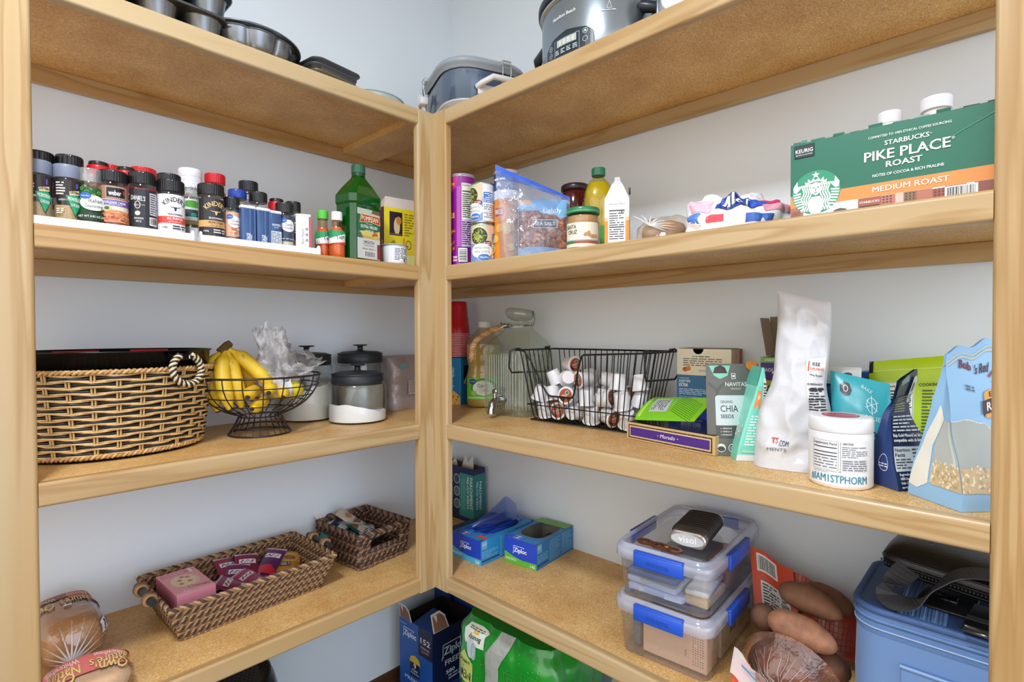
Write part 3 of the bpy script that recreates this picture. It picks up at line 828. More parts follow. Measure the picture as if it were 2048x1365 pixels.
def lab_grn(p, W, a, b):
    h = b - a
    p.rect(-W, a, W, b, '#dfe6e2'); p.ell(0, a + h * .80, W * .8, h * .14, '#5aa83e'); p.rect(-W, a + h * .30, W, a + h * .58, '#3a4a46'); p.ell(W * .1, a + h * .38, W * .25, h * .08, '#3f9a9a'); p.rect(-W, a, W, a + h * .16, '#a8905c')
jar('seasoning_jar', 'narrow clear jar with a green organic label between the two bull head jars', 'jar', at('mid', -1.000), .018, .089, .016, film('#dfe6e0', .6, .15, .25, '#cfd8d0'), '#6c7a4a', .9, (.01, .066, 1.4, None, lab_grn))
jar('seasoning_jar', 'red-capped jar of yellow seasoning in the back row', 'jar', at('back', -.9245), .0225, .119, .020, cap_red, '#d9ae3c', .9, (.01, .075, 1.4, None, plain('#c23030')), ribs=34)
jar('seasoning_jar', 'blue-capped jar of dried green herbs', 'jar', at('mid', -.9005), .0200, .1065, .017, mat('#1d3f9c', .3), '#8f9164', .95, (.01, .050, 1.4, None, lambda p, W, a, b: (p.rect(-W, a, W, b, '#2f8f86'), p.small(-W * .6, a + .01, W * .6, b - .006, 4, '#e8f2ee', 3))))
jar('seasoning_jar', 'black-capped jar in the back row, right of the blue cap', 'jar', at('back', -.847), .0225, .117, .022, cap_black, '#6b5a48', .8, (.01, .07, 1.4, None, plain('#7a7672')), ribs=34)
jar('seasoning_jar', 'black-capped clear jar in the middle row behind the navy tins', 'jar', at('mid', -.853), .0205, .1095, .021, cap_black, '#4a3030', .6, (.01, .05, 1.4, None, plain('#5a3c58')), ribs=34)
jar('seasoning_jar', 'bright red jar with a black flip top behind the garlic powder', 'jar', at('mid', -.809), .0190, .094, .024, cap_red, '#a35a34', .9, (.01, .055, 1.4, None, plain('#2a3a70')), flip=cap_black)
jar('seasoning_jar', 'dark jar with a black cap at the right end of the middle row', 'jar', at('mid', -.767), .0180, .102, .022, cap_black, '#5a4638', .9, (.01, .06, 1.4, None, plain('#4a3c34')), ribs=34)

# navy spice tins and a red and white pepper tin
def tin(label, x, w, dp, h, col, pfn, cap_col, y=-.372, rz=0.0):
    t = thing('spice_tin', label, 'spice tin', (x, y, Z2 + .0062), rz, 'spice tins on the right-hand rack')
    m = MB(); m.box((0, 0, h / 2 - .003), (w, dp, h - .006), col, .0025, 2)
    p = PR(.35); pfn(p, w, h - .006); p.emit(m, on_front(-dp / 2))
    m.part('body', t)
    m = MB(); m.box((0, 0, h - .0035), (w + .0006, dp + .0006, .007), cap_col, .0022, 2); m.part('lid', t)
navy = mat('#3b5684', .3, .25)
def tin_sage(p, w, h):
    for k in (-.42, .05, .40): p.rect(w * k, .001, w * (k + .10), h - .001, '#4a6898')
    p.text('SAGE', w * .10, h * .14, .0075, '#eef1f6', 'l', bold=.03, rot=PI / 2, w=.015); p.text('RUBBED', w * .24, h * .14, .004, '#eef1f6', 'l', rot=PI / 2, w=.012)
def tin_nut(p, w, h):
    p.text('NUTMEG', 0, h * .63, .005, '#eef1f6', bold=.03, w=w * .72); p.text('GROUND', 0, h * .57, .003, '#eef1f6', w=w * .4)
    p.rect(-w * .46, h * .03, w * .46, h * .48, '#cfd5de'); p.small(-w * .42, h * .05, w * .42, h * .46, 10, '#56637c', 3)
tin('navy tin of sage, nearest the peach nutmeg jar', -.9115, .0300, .034, .088, navy, tin_sage, white_pl)
tin('navy tin of sage, the middle one of three', -.8785, .0300, .034, .088, navy, tin_sage, white_pl)
tin('navy tin of nutmeg with a pale panel, beside the garlic powder', -.8505, .0255, .034, .086, navy, tin_nut, white_pl)
t = thing('spice_tin', 'red and white tin of black pepper at the right end of the rack', 'spice tin', (-.7775, -.370, Z2 + .0062), -.45, 'spice tins on the right-hand rack')
m = MB(); m.box((0, 0, .042), (.034, .036, .084), mat('#e8e8ea', .3), .002, 2)
p = PR(.3)
p.rect(-.016, .001, .016, .083, '#e9e9ec'); p.rect(.0125, .001, .0165, .083, '#cf2a36')
p.text('Black Pepper', .001, .018, .0055, '#2c2c34', 'l', rot=PI / 2, w=.036, bold=.01); p.small(.005, .02, .011, .06, 3, '#8a8a92', 3)
p.emit(m, on_front(-.018))
p = PR(.3); p.rect(-.017, .001, .017, .044, '#cf2a36'); p.ring(-.002, .047, .0065, .0065, .0015, '#3a3a30'); p.small(-.013, .01, .012, .026, 3, '#f0e8e8', 2); p.small(-.013, .058, .014, .08, 4, '#9a9aa6', 8)
p.emit(m, on_left(-.017)); m.part('body', t)
m = MB(); m.box((0, 0, .0865), (.0346, .0366, .006), white_pl, .002, 2); m.part('lid', t)

# ------------------------------------------------------------------ rest of the second shelf, left run
def shaker(label, x, y, h, cap, rz):
    t = thing('chilli_shaker', label, 'bottle', (x, y, Z2), rz, 'orange chilli seasoning shakers')
    g = film('#fbe8d4', .4, .06); r = .0205
    m = MB(); prof = [(.018, 0), (r, .003), (r, .030), (r * .97, .034), (r, .038), (r, .062), (r * .8, .074), (.0125, .082), (.0125, h - .020)]
    m.lathe(prof, g, 32, caps=(True, False)); m.part('bottle', t)
    m = MB(); m.lathe([(a - .0012, b + .001) for a, b in prof[:-1]], mat('#dc7436', .9, noise_amt=.3, nscale=350), 28); m.part('contents', t)
    m = MB(); ridged_cap(m, .0138, h - .022, h, cap, 24); m.part('cap', t)
    m = MB(); p = PR(.4, base=.0004); W = r * 1.5
    p.rect(-W, .038, W, .072, '#e9ebe6'); p.rect(-W, .053, W, .072, '#2f9a62'); p.poly([(-W, .038), (W, .038), (W, .046), (-W * .2, .041)], '#d8432f')
    p.poly([(-W, .050), (-W * .4, .056), (W, .070), (W, .058), (-W * .2, .046), (-W, .042)], '#f0f2ee')
    p.text('Tajin', .002, .051, .0095, '#2a6a48', bold=.03, w=.024, rot=.22)
    p.emit(m, on_cyl(r), du=.006); m.part('label', t)
shaker('chilli-lime shaker with a bright green cap', -.700, -.315, .128, mat('#56c23a', .4), .1)
shaker('chilli-lime shaker with a white cap', -.680, -.352, .122, mat('#e8eaea', .4), -.1)

# big green bottle of olive oil
t = thing('olive_oil_bottle', 'large green bottle of olive oil with a landscape label', 'bottle', (-.604, -.330, Z2), .18)
gb = film('#2b8a35', .5, .05, .35, '#0f7a22')
def oct_ring(w, d, ch, z):
    return [(w - ch, -d, z), (w, -d + ch, z), (w, d - ch, z), (w - ch, d, z), (-w + ch, d, z), (-w, d - ch, z), (-w, -d + ch, z), (-w + ch, -d, z)]
def bottle_rings(k=0.0, zmax=9):
    L = [(.047, .034, .010, 0.0), (.052, .038, .012, .006), (.052, .038, .012, .150), (.055, .041, .014, .156), (.055, .041, .014, .176), (.040, .032, .014, .200), (.018, .018, .0075, .226), (.0155, .0155, .0064, .232), (.0155, .0155, .0064, .240)]
    return [oct_ring(w - k, d - k, c, z + (k if z == 0 else 0)) for w, d, c, z in L if z <= zmax]
m = MB(); m.loft(bottle_rings(), gb, caps=(True, False), smooth=False); m.part('bottle', t)
m = MB(); m.loft(bottle_rings(.002, .157), mat('#12301c', .25), smooth=False); m.part('oil', t, 'dark green oil')
m = MB(); ridged_cap(m, .0185, .2405, .263, mat('#1f5a3c', .4), 40); m.lathe([(.0175, .233), (.0180, .2365), (.0175, .240)], mat('#16402a', .4), 24); m.part('cap', t)
m = MB(); p = PR(.35, base=.0006)
p.rect(-.038, .008, .040, .140, '#c9ccce'); p.rect(-.038, .124, .040, .140, '#b9c4bc'); p.poly([(.010, .131), (.040, .129), (.040, .140), (.014, .140)], '#6c5a48')
p.rect(-.038, .062, .040, .124, '#1d6a4c'); p.rect(-.038, .062, .040, .078, '#bfae5a'); p.poly([(-.038, .078), (-.01, .083), (.02, .081), (.040, .086), (.040, .070), (-.038, .070)], '#d5c26a')
p.poly([(-.038, .062), (-.038, .082), (-.026, .076), (-.018, .062)], '#47665a')
p.ell(.022, .073, .010, .004, '#b5482a'); p.ell(.024, .078, .008, .003, '#c8622f'); p.rect(.018, .064, .030, .072, '#d9b46a')
p.poly([(-.030, .102), (-.026, .126), (.038, .126), (.042, .102), (.004, .107)], '#e8c66a'); p.poly([(-.028, .104), (-.024, .124), (.036, .124), (.040, .104), (.004, .109)], '#a53226')
p.text('POMPEIAN', .005, .109, .0125, '#f6ead0', bold=.03, w=.056)
p.text('THE ORIGINAL', .003, .100, .003, '#e6efe6', w=.024)
p.text('EXTRA VIRGIN', .002, .089, .0085, '#f0f2ec', bold=.02, w=.056); p.text('OLIVE OIL', .004, .080, .006, '#e6ecdc', bold=.01, w=.028)
p.text('SMOOTH', .001, .048, .0085, '#26302c', bold=.02, w=.036); p.text('TASTING ENGINE', 0, .042, .003, '#5a625e', w=.036)
p.small(-.022, .031, .022, .038, 1, '#a59a84', 3); p.barcode(-.016, .012, .024, .029, seed=8, bg='#d9dbdc'); p.rect(.030, .010, .040, .050, '#8a2638')
p.emit(m, on_front(-.038)); m.part('label', t)

# yogurt cup
t = thing('yogurt_cup', 'small white yogurt cup with a foil lid in front of the yellow box', 'cup', (-.5005, -.345, Z2), .2)
m = MB(); m.lathe([(.030, 0), (.0325, .003), (.0345, .055)], mat('#dfe2ea', .4), 36); m.part('cup', t)
m = MB(); p = PR(.4, base=.0004)
p.rect(-.045, .006, .045, .050, '#d9dee8'); p.rect(-.028, .010, .020, .049, '#eceef2'); p.small(-.026, .012, .018, .047, 8, '#33405e', 5); p.rect(.020, .006, .045, .026, '#5b78b4'); p.rect(-.012, .010, -.002, .016, '#f2f2f2'); p.rect(.004, .008, .008, .018, '#7a3450')
p.emit(m, lambda x, y, l: on_cyl(.0325 + y * .036)(x, y, l), du=.008); m.part('label', t)
m = MB(); m.lathe([(.0375, .0552), (.040, .0562), (.039, .0572), (.0005, .0585)], mat('#d8d2c6', .35, .3), 40, caps=(False, False)); m.part('lid', t)

# yellow carton with purple side, and the two packs behind the bottle
t = thing('cracker_box', 'yellow carton with a dark purple side and peaked top', 'box', (-.432, -.262, Z2), -.12)
m = MB(); yel = mat('#ecd82c', .45); pur = mat('#5a2434', .45)
w, dp, h = .115, .052, .182
m.box((0, 0, h / 2), (w, dp, h), yel)
m.loft([[(-w / 2, -dp / 2, h), (w / 2, -dp / 2, h), (w / 2, dp / 2, h), (-w / 2, dp / 2, h)], [(-w / 2 + .012, -.012, h + .034), (w / 2 - .012, -.012, h + .034), (w / 2 - .012, -.008, h + .034), (-w / 2 + .012, -.008, h + .034)]], mat('#dccfc4', .5), smooth=False)
p = PR(.45)
p.rect(-w / 2, 0, w / 2, .044, '#eef09a'); p.rect(-.040, .100, .002, .170, '#2c1c24'); p.ell(-.016, .128, .010, .026, '#d9c49a'); p.ell(-.010, .145, .009, .012, '#c9843c'); p.rect(-.038, .102, .000, .106, '#7a4a50')
p.poly([(-.036, .078), (-.026, .088), (-.018, .072), (-.030, .064)], '#9a8f3a'); p.ring(.022, .075, .010, .014, .003, '#8a7a2c')
p.rect(.004, .040, .009, .094, '#e58a1e'); p.small(.008, .10, .040, .17, 9, '#9a8a20', 4); p.small(-.045, .05, -.005, .062, 4, '#9a8a20', 4); p.small(-.046, .008, .03, .016, 1, '#9aa05a', 2)
p.emit(m, on_front(-dp / 2))
p = PR(.45); p.rect(-dp / 2, 0, dp / 2, h, pur); p.ell(.012, .052, .010, .034, '#ecd82c'); p.ell(.012, .052, .008, .031, '#6a2a30')
p.small(.009, .030, .016, .074, 9, '#ecd82c', 4, .6)
p.emit(m, on_left(-w / 2))
m.part('carton', t)
p_m = MB(); p_m.box((0, 0, .045), (.050, .035, .090), mat('#e3c31f', .45)); p = PR(.45); p.rect(-.025, 0, .025, .032, '#3e5f9c'); p.small(-.022, .004, .022, .028, 4, '#dfe6f2', 3); p.emit(p_m, on_front(-.0175))
p_m.thing('snack_box', 'small yellow and blue box between olive oil bottle and yellow carton', 'box', (-.466, -.182, Z2), -.1)
p_m = MB(); p_m.box((0, 0, .03), (.030, .03, .06), mat('#e08a1c', .45)); p = PR(.45); p.small(-.012, .042, .012, .052, 2, '#4a2a10', 3); p.emit(p_m, on_front(-.015))
p_m.thing('honey_box', 'little orange honey packet tucked behind the yogurt cup', 'box', (-.531, -.275, Z2), .1)

# ------------------------------------------------------------------ second shelf, right run
def can_thing(name, label, x, y, r, h, rim, pfn, off=0.0, group=None, z=None, lid=None):
    t = thing(name, label, 'can', (x, y, Z2 if z is None else z), face(x, y, off), group)
    m = MB(); m.lathe([(r * .96, 0), (r, .0015), (r, .004), (r * .985, .005), (r * .985, h - .005), (r, h - .004), (r, h - .0015), (r * .96, h), (r * .95, h - .003), (0.0005, h - .003)], rim, 40, caps=(True, False))
    m.part('body', t)
    m = MB(); p = PR(.35, base=.0002); pfn(p, r * PI * .98, .005, h - .005); p.emit(m, on_cyl(r * .985), du=.007); m.part('label', t)
    if lid:
        m = MB(); m.lathe([(r * 1.03, h - .007), (r * 1.04, h - .006), (r * 1.04, h + .001), (r * 1.0, h + .0025), (r * .93, h + .0025), (r * .92, h - .001), (0.0005, h - .001)], lid, 40, caps=(True, False)); m.part('lid', t)
    return t
tinm = mat('#b9bcbe', .3, .9)
def crisps(bg, chev, logo_bg, side):
    def fn(p, W, a, b):
        h = b - a
        p.rect(-W, a, W, b, bg)
        p.poly([(-W, b), (-W * .05, b), (-W * .08, b - h * .12), (-W * .26, b - h * .18), (-W * .5, b - h * .14), (-W, b - h * .1)], chev)
        p.small(-W * .37, b - h * .11, -W * .15, b - h * .07, 1, '#f2c53a', 3, .8)
        p.rect(-W * .40, a + h * .51, -W * .13, a + h * .60, logo_bg); p.text('PRINGLES', -W * .27, a + h * .53, h * .055, '#f4f2f0', bold=.04, w=W * .25)
        side(p, W, a, b, h)
    return fn
def side_purple(p, W, a, b, h):
    p.rect(-W * .08, a, W * .02, b - h * .12, '#b244b6')
    p.facts(W * .04, a + h * .50, W * .42, b - h * .08, 'Nutrition Facts', '#dfe2cf', '#24242a', 12)
    p.rect(W * .04, a + h * .20, W * .42, a + h * .50, '#c9a6d8'); p.small(W * .05, a + h * .22, W * .40, a + h * .49, 11, '#2a2430', 4)
    p.rect(-W * .06, a + h * .02, W * .20, a + h * .20, '#2a2c58'); p.barcode(-W * .04, a + h * .03, W * .18, a + h * .185, vert=True, seed=6)
    r = random.Random(5)
    for k in range(16): 
        x, y = -W * r.uniform(.14, .40), a + h * r.uniform(.10, .42)
        p.ell(x, y, W * .05, h * .012, r.choice(('#f07a2a', '#e2552a', '#f4a24a', '#f0c0b0')), 10, r.uniform(0, 3))
    p.small(-W * .18, a + h * .03, -W * .07, a + h * .10, 2, '#e8b8e4', 3, .7)
can_thing('crisps_tube', 'tall purple crisps tube with a clear lid', -.340, -.452, .0375, .262, mat('#8d1f92', .35), crisps('#8c188e', '#d23a96', '#c4242e', side_purple), -.15, 'tall crisps tubes', lid=film('#f0f0f2', .6, .1, .35, '#e4e4e8'))
def side_orange(p, W, a, b, h):
    p.rect(-W, b - h * .20, W, b, '#1f3f78'); p.small(-W * .45, b - h * .09, -W * .05, b - h * .06, 1, '#f0f0f0', 3, .7)
    p.rect(-W, b - h * .30, W, b - h * .20, '#e9eaf0')
    r = random.Random(8)
    for k in range(12): p.ell(-W * r.uniform(-.1, .6), a + h * r.uniform(.12, .4), W * .10, h * .05, r.choice(('#f6b53a', '#f09a24', '#fac860')), 14, r.uniform(0, 3))
    p.poly([(-W * .34, b - h * .165), (-W * .26, b - h * .145), (-W * .18, b - h * .165), (-W * .20, b - h * .13), (-W * .26, b - h * .11), (-W * .32, b - h * .13)], '#dfe6f2')
can_thing('crisps_tube', 'orange and blue crisps tube behind the clear zip bag', -.2985, -.5935, .0345, .254, mat('#f0952a', .35), crisps('#f0952a', '#1f3f78', '#c4242e', side_orange), .15, 'tall crisps tubes', lid=film('#f0f0f2', .6, .1, .35, '#e4e4e8'))

def beans(p, W, a, b):
    h = b - a
    p.rect(-W, a, W, b, '#7fa0d8'); p.poly([(W * .7, a + h * .50), (-W * .16, a + h * .50), (-W * .26, a), (W * .7, a)], '#cfd9a0')
    p.poly([(-W * .02, a + h * .45), (-W * .2, a + h * .5), (-W * .30, a), (-W * .10, a)], '#e6c8a8')
    p.rect(-W * .66, a, -W * .24, b, '#eef0f2'); p.rect(-W * .64, a + h * .22, -W * .26, a + h * .50, '#4a7cc4'); p.small(-W * .62, a + h * .24, -W * .28, a + h * .49, 5, '#e6ecf6', 3)
    p.small(-W * .62, a + h * .54, -W * .27, a + h * .92, 7, '#8a93a0', 5)
    p.ell(W * .13, a + h * .30, W * .26, h * .25, '#eef0ea'); p.ell(W * .13, a + h * .30, W * .24, h * .23, '#3c4424')
    r = random.Random(2)
    for k in range(60):
        an = r.uniform(0, 6.28); q = r.uniform(0, .8)
        p.ell(W * .13 + W * .22 * q * math.cos(an), a + h * .30 + h * .21 * q * math.sin(an), W * .055, h * .010, r.choice(('#b6bf58', '#9aa844', '#d3d884', '#7c8c36')), 8, r.uniform(0, 3.1))
    p.ell(-W * .10, a + h * .50, W * .13, h * .07, '#7a2c38'); p.small(-W * .19, a + h * .46, -W * .01, a + h * .54, 2, '#f0e4e4', 3)
    p.ell(W * .05, a + h * .70, W * .30, h * .20, '#f2f4f6')
    p.text('French Style', W * .04, a + h * .70, h * .065, '#5a6a7a', w=W * .40); p.text('Green Beans', W * .04, a + h * .60, h * .065, '#5a8a4a', w=W * .42)
    p.ell(-W * .02, a + h * .88, W * .17, h * .10, '#f2f4f6'); p.ell(-W * .02, a + h * .88, W * .16, h * .09, '#3f7cc8'); p.text('Great Value', -W * .02, a + h * .86, h * .05, '#ffffff', bold=.03, w=W * .24)
# the lower can stands upside down, the upper one on it
def flip(fn):
    def g(p, W, a, b):
        q = PR(.35); fn(q, W, a, b)
        for vs, fs, m_, l in q.sh: p.sh.append(([(-x, a + b - y) for x, y in vs], fs, m_, l))
    return g
can_thing('bean_can', 'lower can of green beans, standing upside down on the shelf', -.3365, -.537, .0335, .112, tinm, flip(beans), .05, 'stacked cans of green beans')
can_thing('bean_can', 'upper can of green beans, stacked on the upside-down can', -.3365, -.537, .0335, .112, tinm, flip(beans), -.75, 'stacked cans of green beans', z=Z2 + .1125)

t = thing('sauce_jar', 'dark brown jar of sauce half hidden by the corner post', 'jar', (-.262, -.298, Z2), face(-.262, -.298, .3))
m = MB(); m.lathe([(.030, 0), (.034, .004), (.034, .095), (.030, .108), (.027, .112)], mat('#4a2012', .15), 32); m.part('jar', t)
m = MB(); m.lathe([(.029, .112), (.030, .114), (.030, .128), (.0005, .129)], mat('#c9bda0', .35, .4), 32); m.part('lid', t)
m = MB(); p = PR(.4, base=.0004); p.rect(-.045, .020, .045, .080, '#8a4a1c'); p.rect(-.045, .062, .045, .080, '#d9cfc0'); p.text('PEPPER', .002, .0645, .011, '#1c1a18', bold=.03, w=.050)
for k in range(14): p.ell(rnd.uniform(-.03, .03), rnd.uniform(.024, .058), .006, .004, rnd.choice(('#d9962e', '#c8601c', '#7a9a3a', '#e0b04a')), 9)
p.emit(m, on_cyl(.034), du=.008); m.part('label', t)

# clear zip bag with a printed almond pack inside
t = thing('zip_bag', 'clear zip bag with a blue seal holding a pack of almonds', 'bag', (-.322, -.719, Z2), -PI / 4)
def _zd(p):        # the top seal slopes down to the right and the lower left corner hangs forward
    k = p.z / .245; u = (p.x + .09) / .18
    return Vector((p.x - (0.012 * k * (1 - u)), p.y - .010 * (1 - u) * k, p.z * (1.0 - .335 * max(0, u) * k)))
zb = Pouch(.182, .242, .062, amp=.005, seed=4, pu=.5, pv=.9, freq=22, deform=_zd)
m = MB(); zb.build(m, film('#eef2fb', .9, .10, .10, '#cfd9f2', bump=.5, bscale=55), nu=26, nv=26); m.part('bag', t)
m = MB(); p = PR(.3, base=.0006); p.rect(-.090, .226, .090, .240, '#2f5fd0'); p.rect(-.090, .214, .090, .224, film('#9ab4f0', .5, .2, .4, '#5a82e0')); zb.emit(p, m); m.part('zip_seal', t, 'blue zip seal')
m = MB(); ap = Pouch(.128, .152, .046, amp=.0025, seed=9, pu=.4, pv=.5, flat=.6, deform=lambda q: Vector((q.x + .020, q.y + .001, q.z + .002)))
ap.build(m, mat('#8fb6d8', .35)); p = PR(.3, base=.0005)
p.rect(-.062, .022, .062, .122, '#7a4630'); r = random.Random(3)
for k in range(150): p.ell(r.uniform(-.058, .058), r.uniform(.026, .118), .0062, .0042, r.choice(('#a5694a', '#b77f5e', '#8c5238', '#c79474', '#9a5f44')), 10, r.uniform(0, 3.1))
p.poly([(-.062, .0), (.062, .0), (.062, .020), (-.01, .028), (-.062, .026)], '#86b4dc')
p.poly([(-.012, .122), (.0, .112), (.03, .112), (.045, .100), (.062, .108), (.062, .152), (-.062, .152), (-.062, .126)], '#79b4de'); p.rect(-.062, .138, -.03, .150, '#d9a06c')
p.text('Lightly', .024, .116, .013, '#eef6fc', bold=.02, w=.046)
p.rect(-.026, .076, .036, .098, '#dfe4e6'); p.rect(-.0245, .0775, .0345, .0965, '#3a4a54'); p.text('SEA SALT', .005, .083, .009, '#f4f4f2', bold=.04, w=.052)
ap.emit(p, m); m.part('almond_pack', t, 'blue printed pack of almonds')

# peanut butter jar
t = thing('peanut_butter_jar', 'peanut butter jar with a green lid and cream label', 'jar', (-.350, -.892, Z2), face(-.350, -.892, .12))
m = MB(); m.lathe([(.035, 0), (.039, .004), (.039, .062), (.036, .070), (.0385, .074), (.036, .079), (.034, .083)], film('#f4efe6', .5, .06), 40, caps=(True, False)); m.part('jar', t)
m = MB(); m.lathe([(.034, .002), (.0375, .006), (.0375, .061), (.0345, .070), (.034, .078), (.0005, .079)], mat('#c49a68', .5, noise_amt=.12, nscale=40), 36, caps=(True, False)); m.part('peanut_butter', t)
m = MB(); m.lathe([(.0378, .083), (.0388, .0845), (.0388, .094), (.0375, .0965), (.033, .0965), (.032, .0955), (.0005, .0955)], mat('#2f7d52', .3), 40, caps=(True, False)); m.lathe([(.0392, .086), (.0392, .0885)], mat('#59b07e', .3), 40, caps=(False, False)); m.part('lid', t)
m = MB(); p = PR(.4, base=.0004); p.rect(-.052, .004, .036, .060, '#e6dfcc'); p.rect(-.052, .004, .036, .012, '#e0dcc8'); p.rect(-.052, .012, .036, .018, '#2f7a48'); p.rect(-.026, .012, .036, .018, '#a5502c'); p.rect(-.052, .0185, .036, .0205, '#7aa8c8')
p.text('SANTA', -.034, .046, .009, '#3a4a3c', bold=.02, w=.028); p.text('CRUZ', -.030, .034, .009, '#3a4a3c', bold=.02, w=.024)
for (x, y, ro) in ((.004, .034, .6), (.012, .030, -.5), (.022, .029, .1)):
    p.ell(x - .003 * math.cos(ro), y - .003 * math.sin(ro), .0055, .004, '#b98a5e', 14, ro); p.ell(x + .004 * math.cos(ro), y + .004 * math.sin(ro), .005, .0036, '#c89b6c', 14, ro)
p.emit(m, on_cyl(.039), du=.007); m.part('label', t)

# dark red jar and canola oil bottle at the back
t = thing('preserve_jar', 'dark red jar with a black lid behind the zip bag', 'jar', (-.170, -.735, Z2), 0)
m = MB(); m.lathe([(.036, 0), (.041, .006), (.042, .150), (.040, .185), (.035, .196), (.034, .202)], mat('#4a1210', .12), 36); m.part('jar', t)
m = MB(); m.lathe([(.0375, .200), (.0395, .202), (.0395, .214), (.036, .2175), (.0005, .217)], mat('#2a1a24', .3), 40); m.part('lid', t)
t = thing('cooking_oil_bottle', 'tall yellow cooking oil bottle with a dark green cap', 'bottle', (-.215, -.843, Z2), face(-.215, -.843))
prof = [(.034, 0), (.038, .004), (.038, .080), (.035, .095), (.038, .112), (.038, .150), (.036, .170), (.028, .190), (.016, .204), (.014, .207), (.014, .214)]
m = MB(); m.lathe(prof, film('#f6f0c8', .5, .06), 36, caps=(True, False), ex=2.6)
for k in range(12):
    a = 2 * PI * k / 12; m.tube([(.0395 * math.cos(a), .0395 * math.sin(a), z) for z in (.114, .13, .148)], .0016, film('#fff7c0', .9, .05), 6)
m.part('bottle', t)
m = MB(); m.lathe([(r_ - .002, z_ + .002) for r_, z_ in prof[:8]], mat('#c3b11e', .25), 32, ex=2.6); m.part('oil', t)
m = MB(); ridged_cap(m, .0175, .212, .232, mat('#1d6a4a', .4), 36); m.part('cap', t)
m = MB(); p = PR(.4, base=.0006); p.rect(-.05, .010, .05, .078, '#4aa03a'); p.ell(.03, .04, .014, .016, '#2a2a4a'); p.text('Oil', .03, .036, .009, '#f0f4ea', bold=.02); p.emit(m, on_cyl(.0395), du=.008); m.part('label', t)

# gable-topped carton
t = thing('milk_carton', 'white and orange gable carton with a nutrition panel', 'carton', (-.358, -.990, Z2), face(-.358, -.990, -.05))
w, dp, h = .052, .046, .098
m = MB(); cm = mat('#e6e4e2', .4)
R_ = lambda a, b, z: [(-a, -b, z), (a, -b, z), (a, b, z), (-a, b, z)]
m.loft([R_(w / 2, dp / 2, 0), R_(w / 2, dp / 2, h), R_(.011, .006, h + .036), R_(.006, .0015, h + .044), R_(.0055, .0012, h + .052)], [cm, cm, mat('#c9c8ca', .3), mat('#c0bfc2', .3)], smooth=False)
p = PR(.4); p.rect(-w / 2, 0, w / 2, .050, '#e58a36'); p.rect(-w / 2, .050, w / 2, .058, '#e9b88a'); p.facts(-w * .36, .004, w * .36, .092, 'Nutrition Facts', '#ecebea', '#2c2c30', 12); p.text('140', w * .20, .066, .006, '#202024', bold=.03)
p.emit(m, on_front(-dp / 2)); p = PR(.4); p.rect(-dp / 2, 0, dp / 2, .06, '#e07a1e'); p.rect(-dp / 2, .06, dp / 2, .072, '#e9a868'); p.text('almond', .0, .03, .009, '#f4e6d0', w=.036, bold=.02); p.ell(.004, .052, .012, .007, '#8a4a20'); p.emit(m, on_right(w / 2))
m.part('carton', t)
m = MB(); m.box((0.0265, 0, .118), (.004, .016, .012), mat('#2c2a2a', .5), .001); m.part('spout_tear', t)

# crumpled bags lying on the shelf
def lump(label, name, cat, loc, rz, L, W, H, m_, seed, amp, knot=None, nu=40, nv=16, extra=None):
    t = thing(name, label, cat, loc, rz)
    def fn(u, v):
        a = 2 * PI * u; ph = v * PI / 2
        x = L / 2 * math.cos(a) * math.cos(ph) ** .55 if v < 1 else 0; y = W / 2 * math.sin(a) * math.cos(ph) ** .55 if v < 1 else 0
        z = H * math.sin(ph)
        q = Vector((x * 28, y * 28, z * 28 + seed)); n = noise.noise(q) + .6 * noise.noise(q * 2.1)
        k = 1 + amp * n
        return Vector((x * k, y * k, max(.0004, z * (1 + amp * 1.2 * n))))
    m = MB(); m.surf(fn, nu, nv, m_); m.part('wrapper', t)
    if extra: extra(t, fn)
    return t
def bun_extra(t, fn):
    m = MB(); m.lathe([(.036, .002), (.045, .010), (.047, .022), (.040, .036), (.022, .043), (.0005, .045)], mat('#a5825e', .7, noise_amt=.15, nscale=40), 30); m.part('bread_roll', t)
    m = MB()
    for k in range(9):
        a = -2.2 + k * .35; m.tube([(-.030, -.044, .030), (-.030 + .03 * math.cos(a + 1.6), -.046 + .008 * math.sin(a), .030 + .014 * math.sin(a + 1.2)), (-.030 + .055 * math.cos(a + 1.6), -.040, .030 + .022 * math.sin(a + 1.2))], [.0024, .0016, .0005], film('#ffffff', 1, .1, .35), 5)
    m.part('twisted_end', t)
lump('clear plastic bag with a round bread roll inside', 'bread_bag', 'bag', (-.325, -1.085, Z2), face(-.325, -1.085), .125, .10, .052, film('#fbf8f2', .6, .08, .10, '#efe6d8', bump=.5, bscale=60), 3, .16, extra=bun_extra)
def bag_extra(t, fn):
    m = MB(); p = PR(.35, base=.0012); r = random.Random(6)
    def patch(u0, u1, v0, v1, c, n=1):
        p.rect(u0, v0, u1, v1, c)
    for (u0, u1, v0, v1, c) in ((.66, .80, .42, .80, '#26459c'), (.68, .74, .50, .72, '#16295c'), (.80, .86, .45, .75, '#2f58bc'), (.86, .98, .46, .74, '#e23a78'), (.82, .97, .28, .44, '#f0a8bc'), (.56, .64, .35, .62, '#f0b4c4'), (.57, .62, .1, .32, '#4f7fd0'), (.64, .70, .14, .26, '#e0505c'), (.76, .84, .08, .2, '#3f6cc4')): patch(u0, u1, v0, v1, c)
    p.line([(.68, .55), (.70, .70), (.705, .52)], .012, '#eef0f8'); p.line([(.72, .74), (.722, .52)], .010, '#eef0f8'); p.line([(.735, .60), (.75, .68), (.765, .60), (.75, .53), (.735, .60)], .009, '#eef0f8'); p.line([(.775, .52), (.785, .72), (.80, .70)], .009, '#eef0f8')
    p.emit(m, lambda x, y, l: fn(x, y) * (1 + l * 8) + Vector((0, 0, l)), du=.012, dv=.04); m.part('print', t)
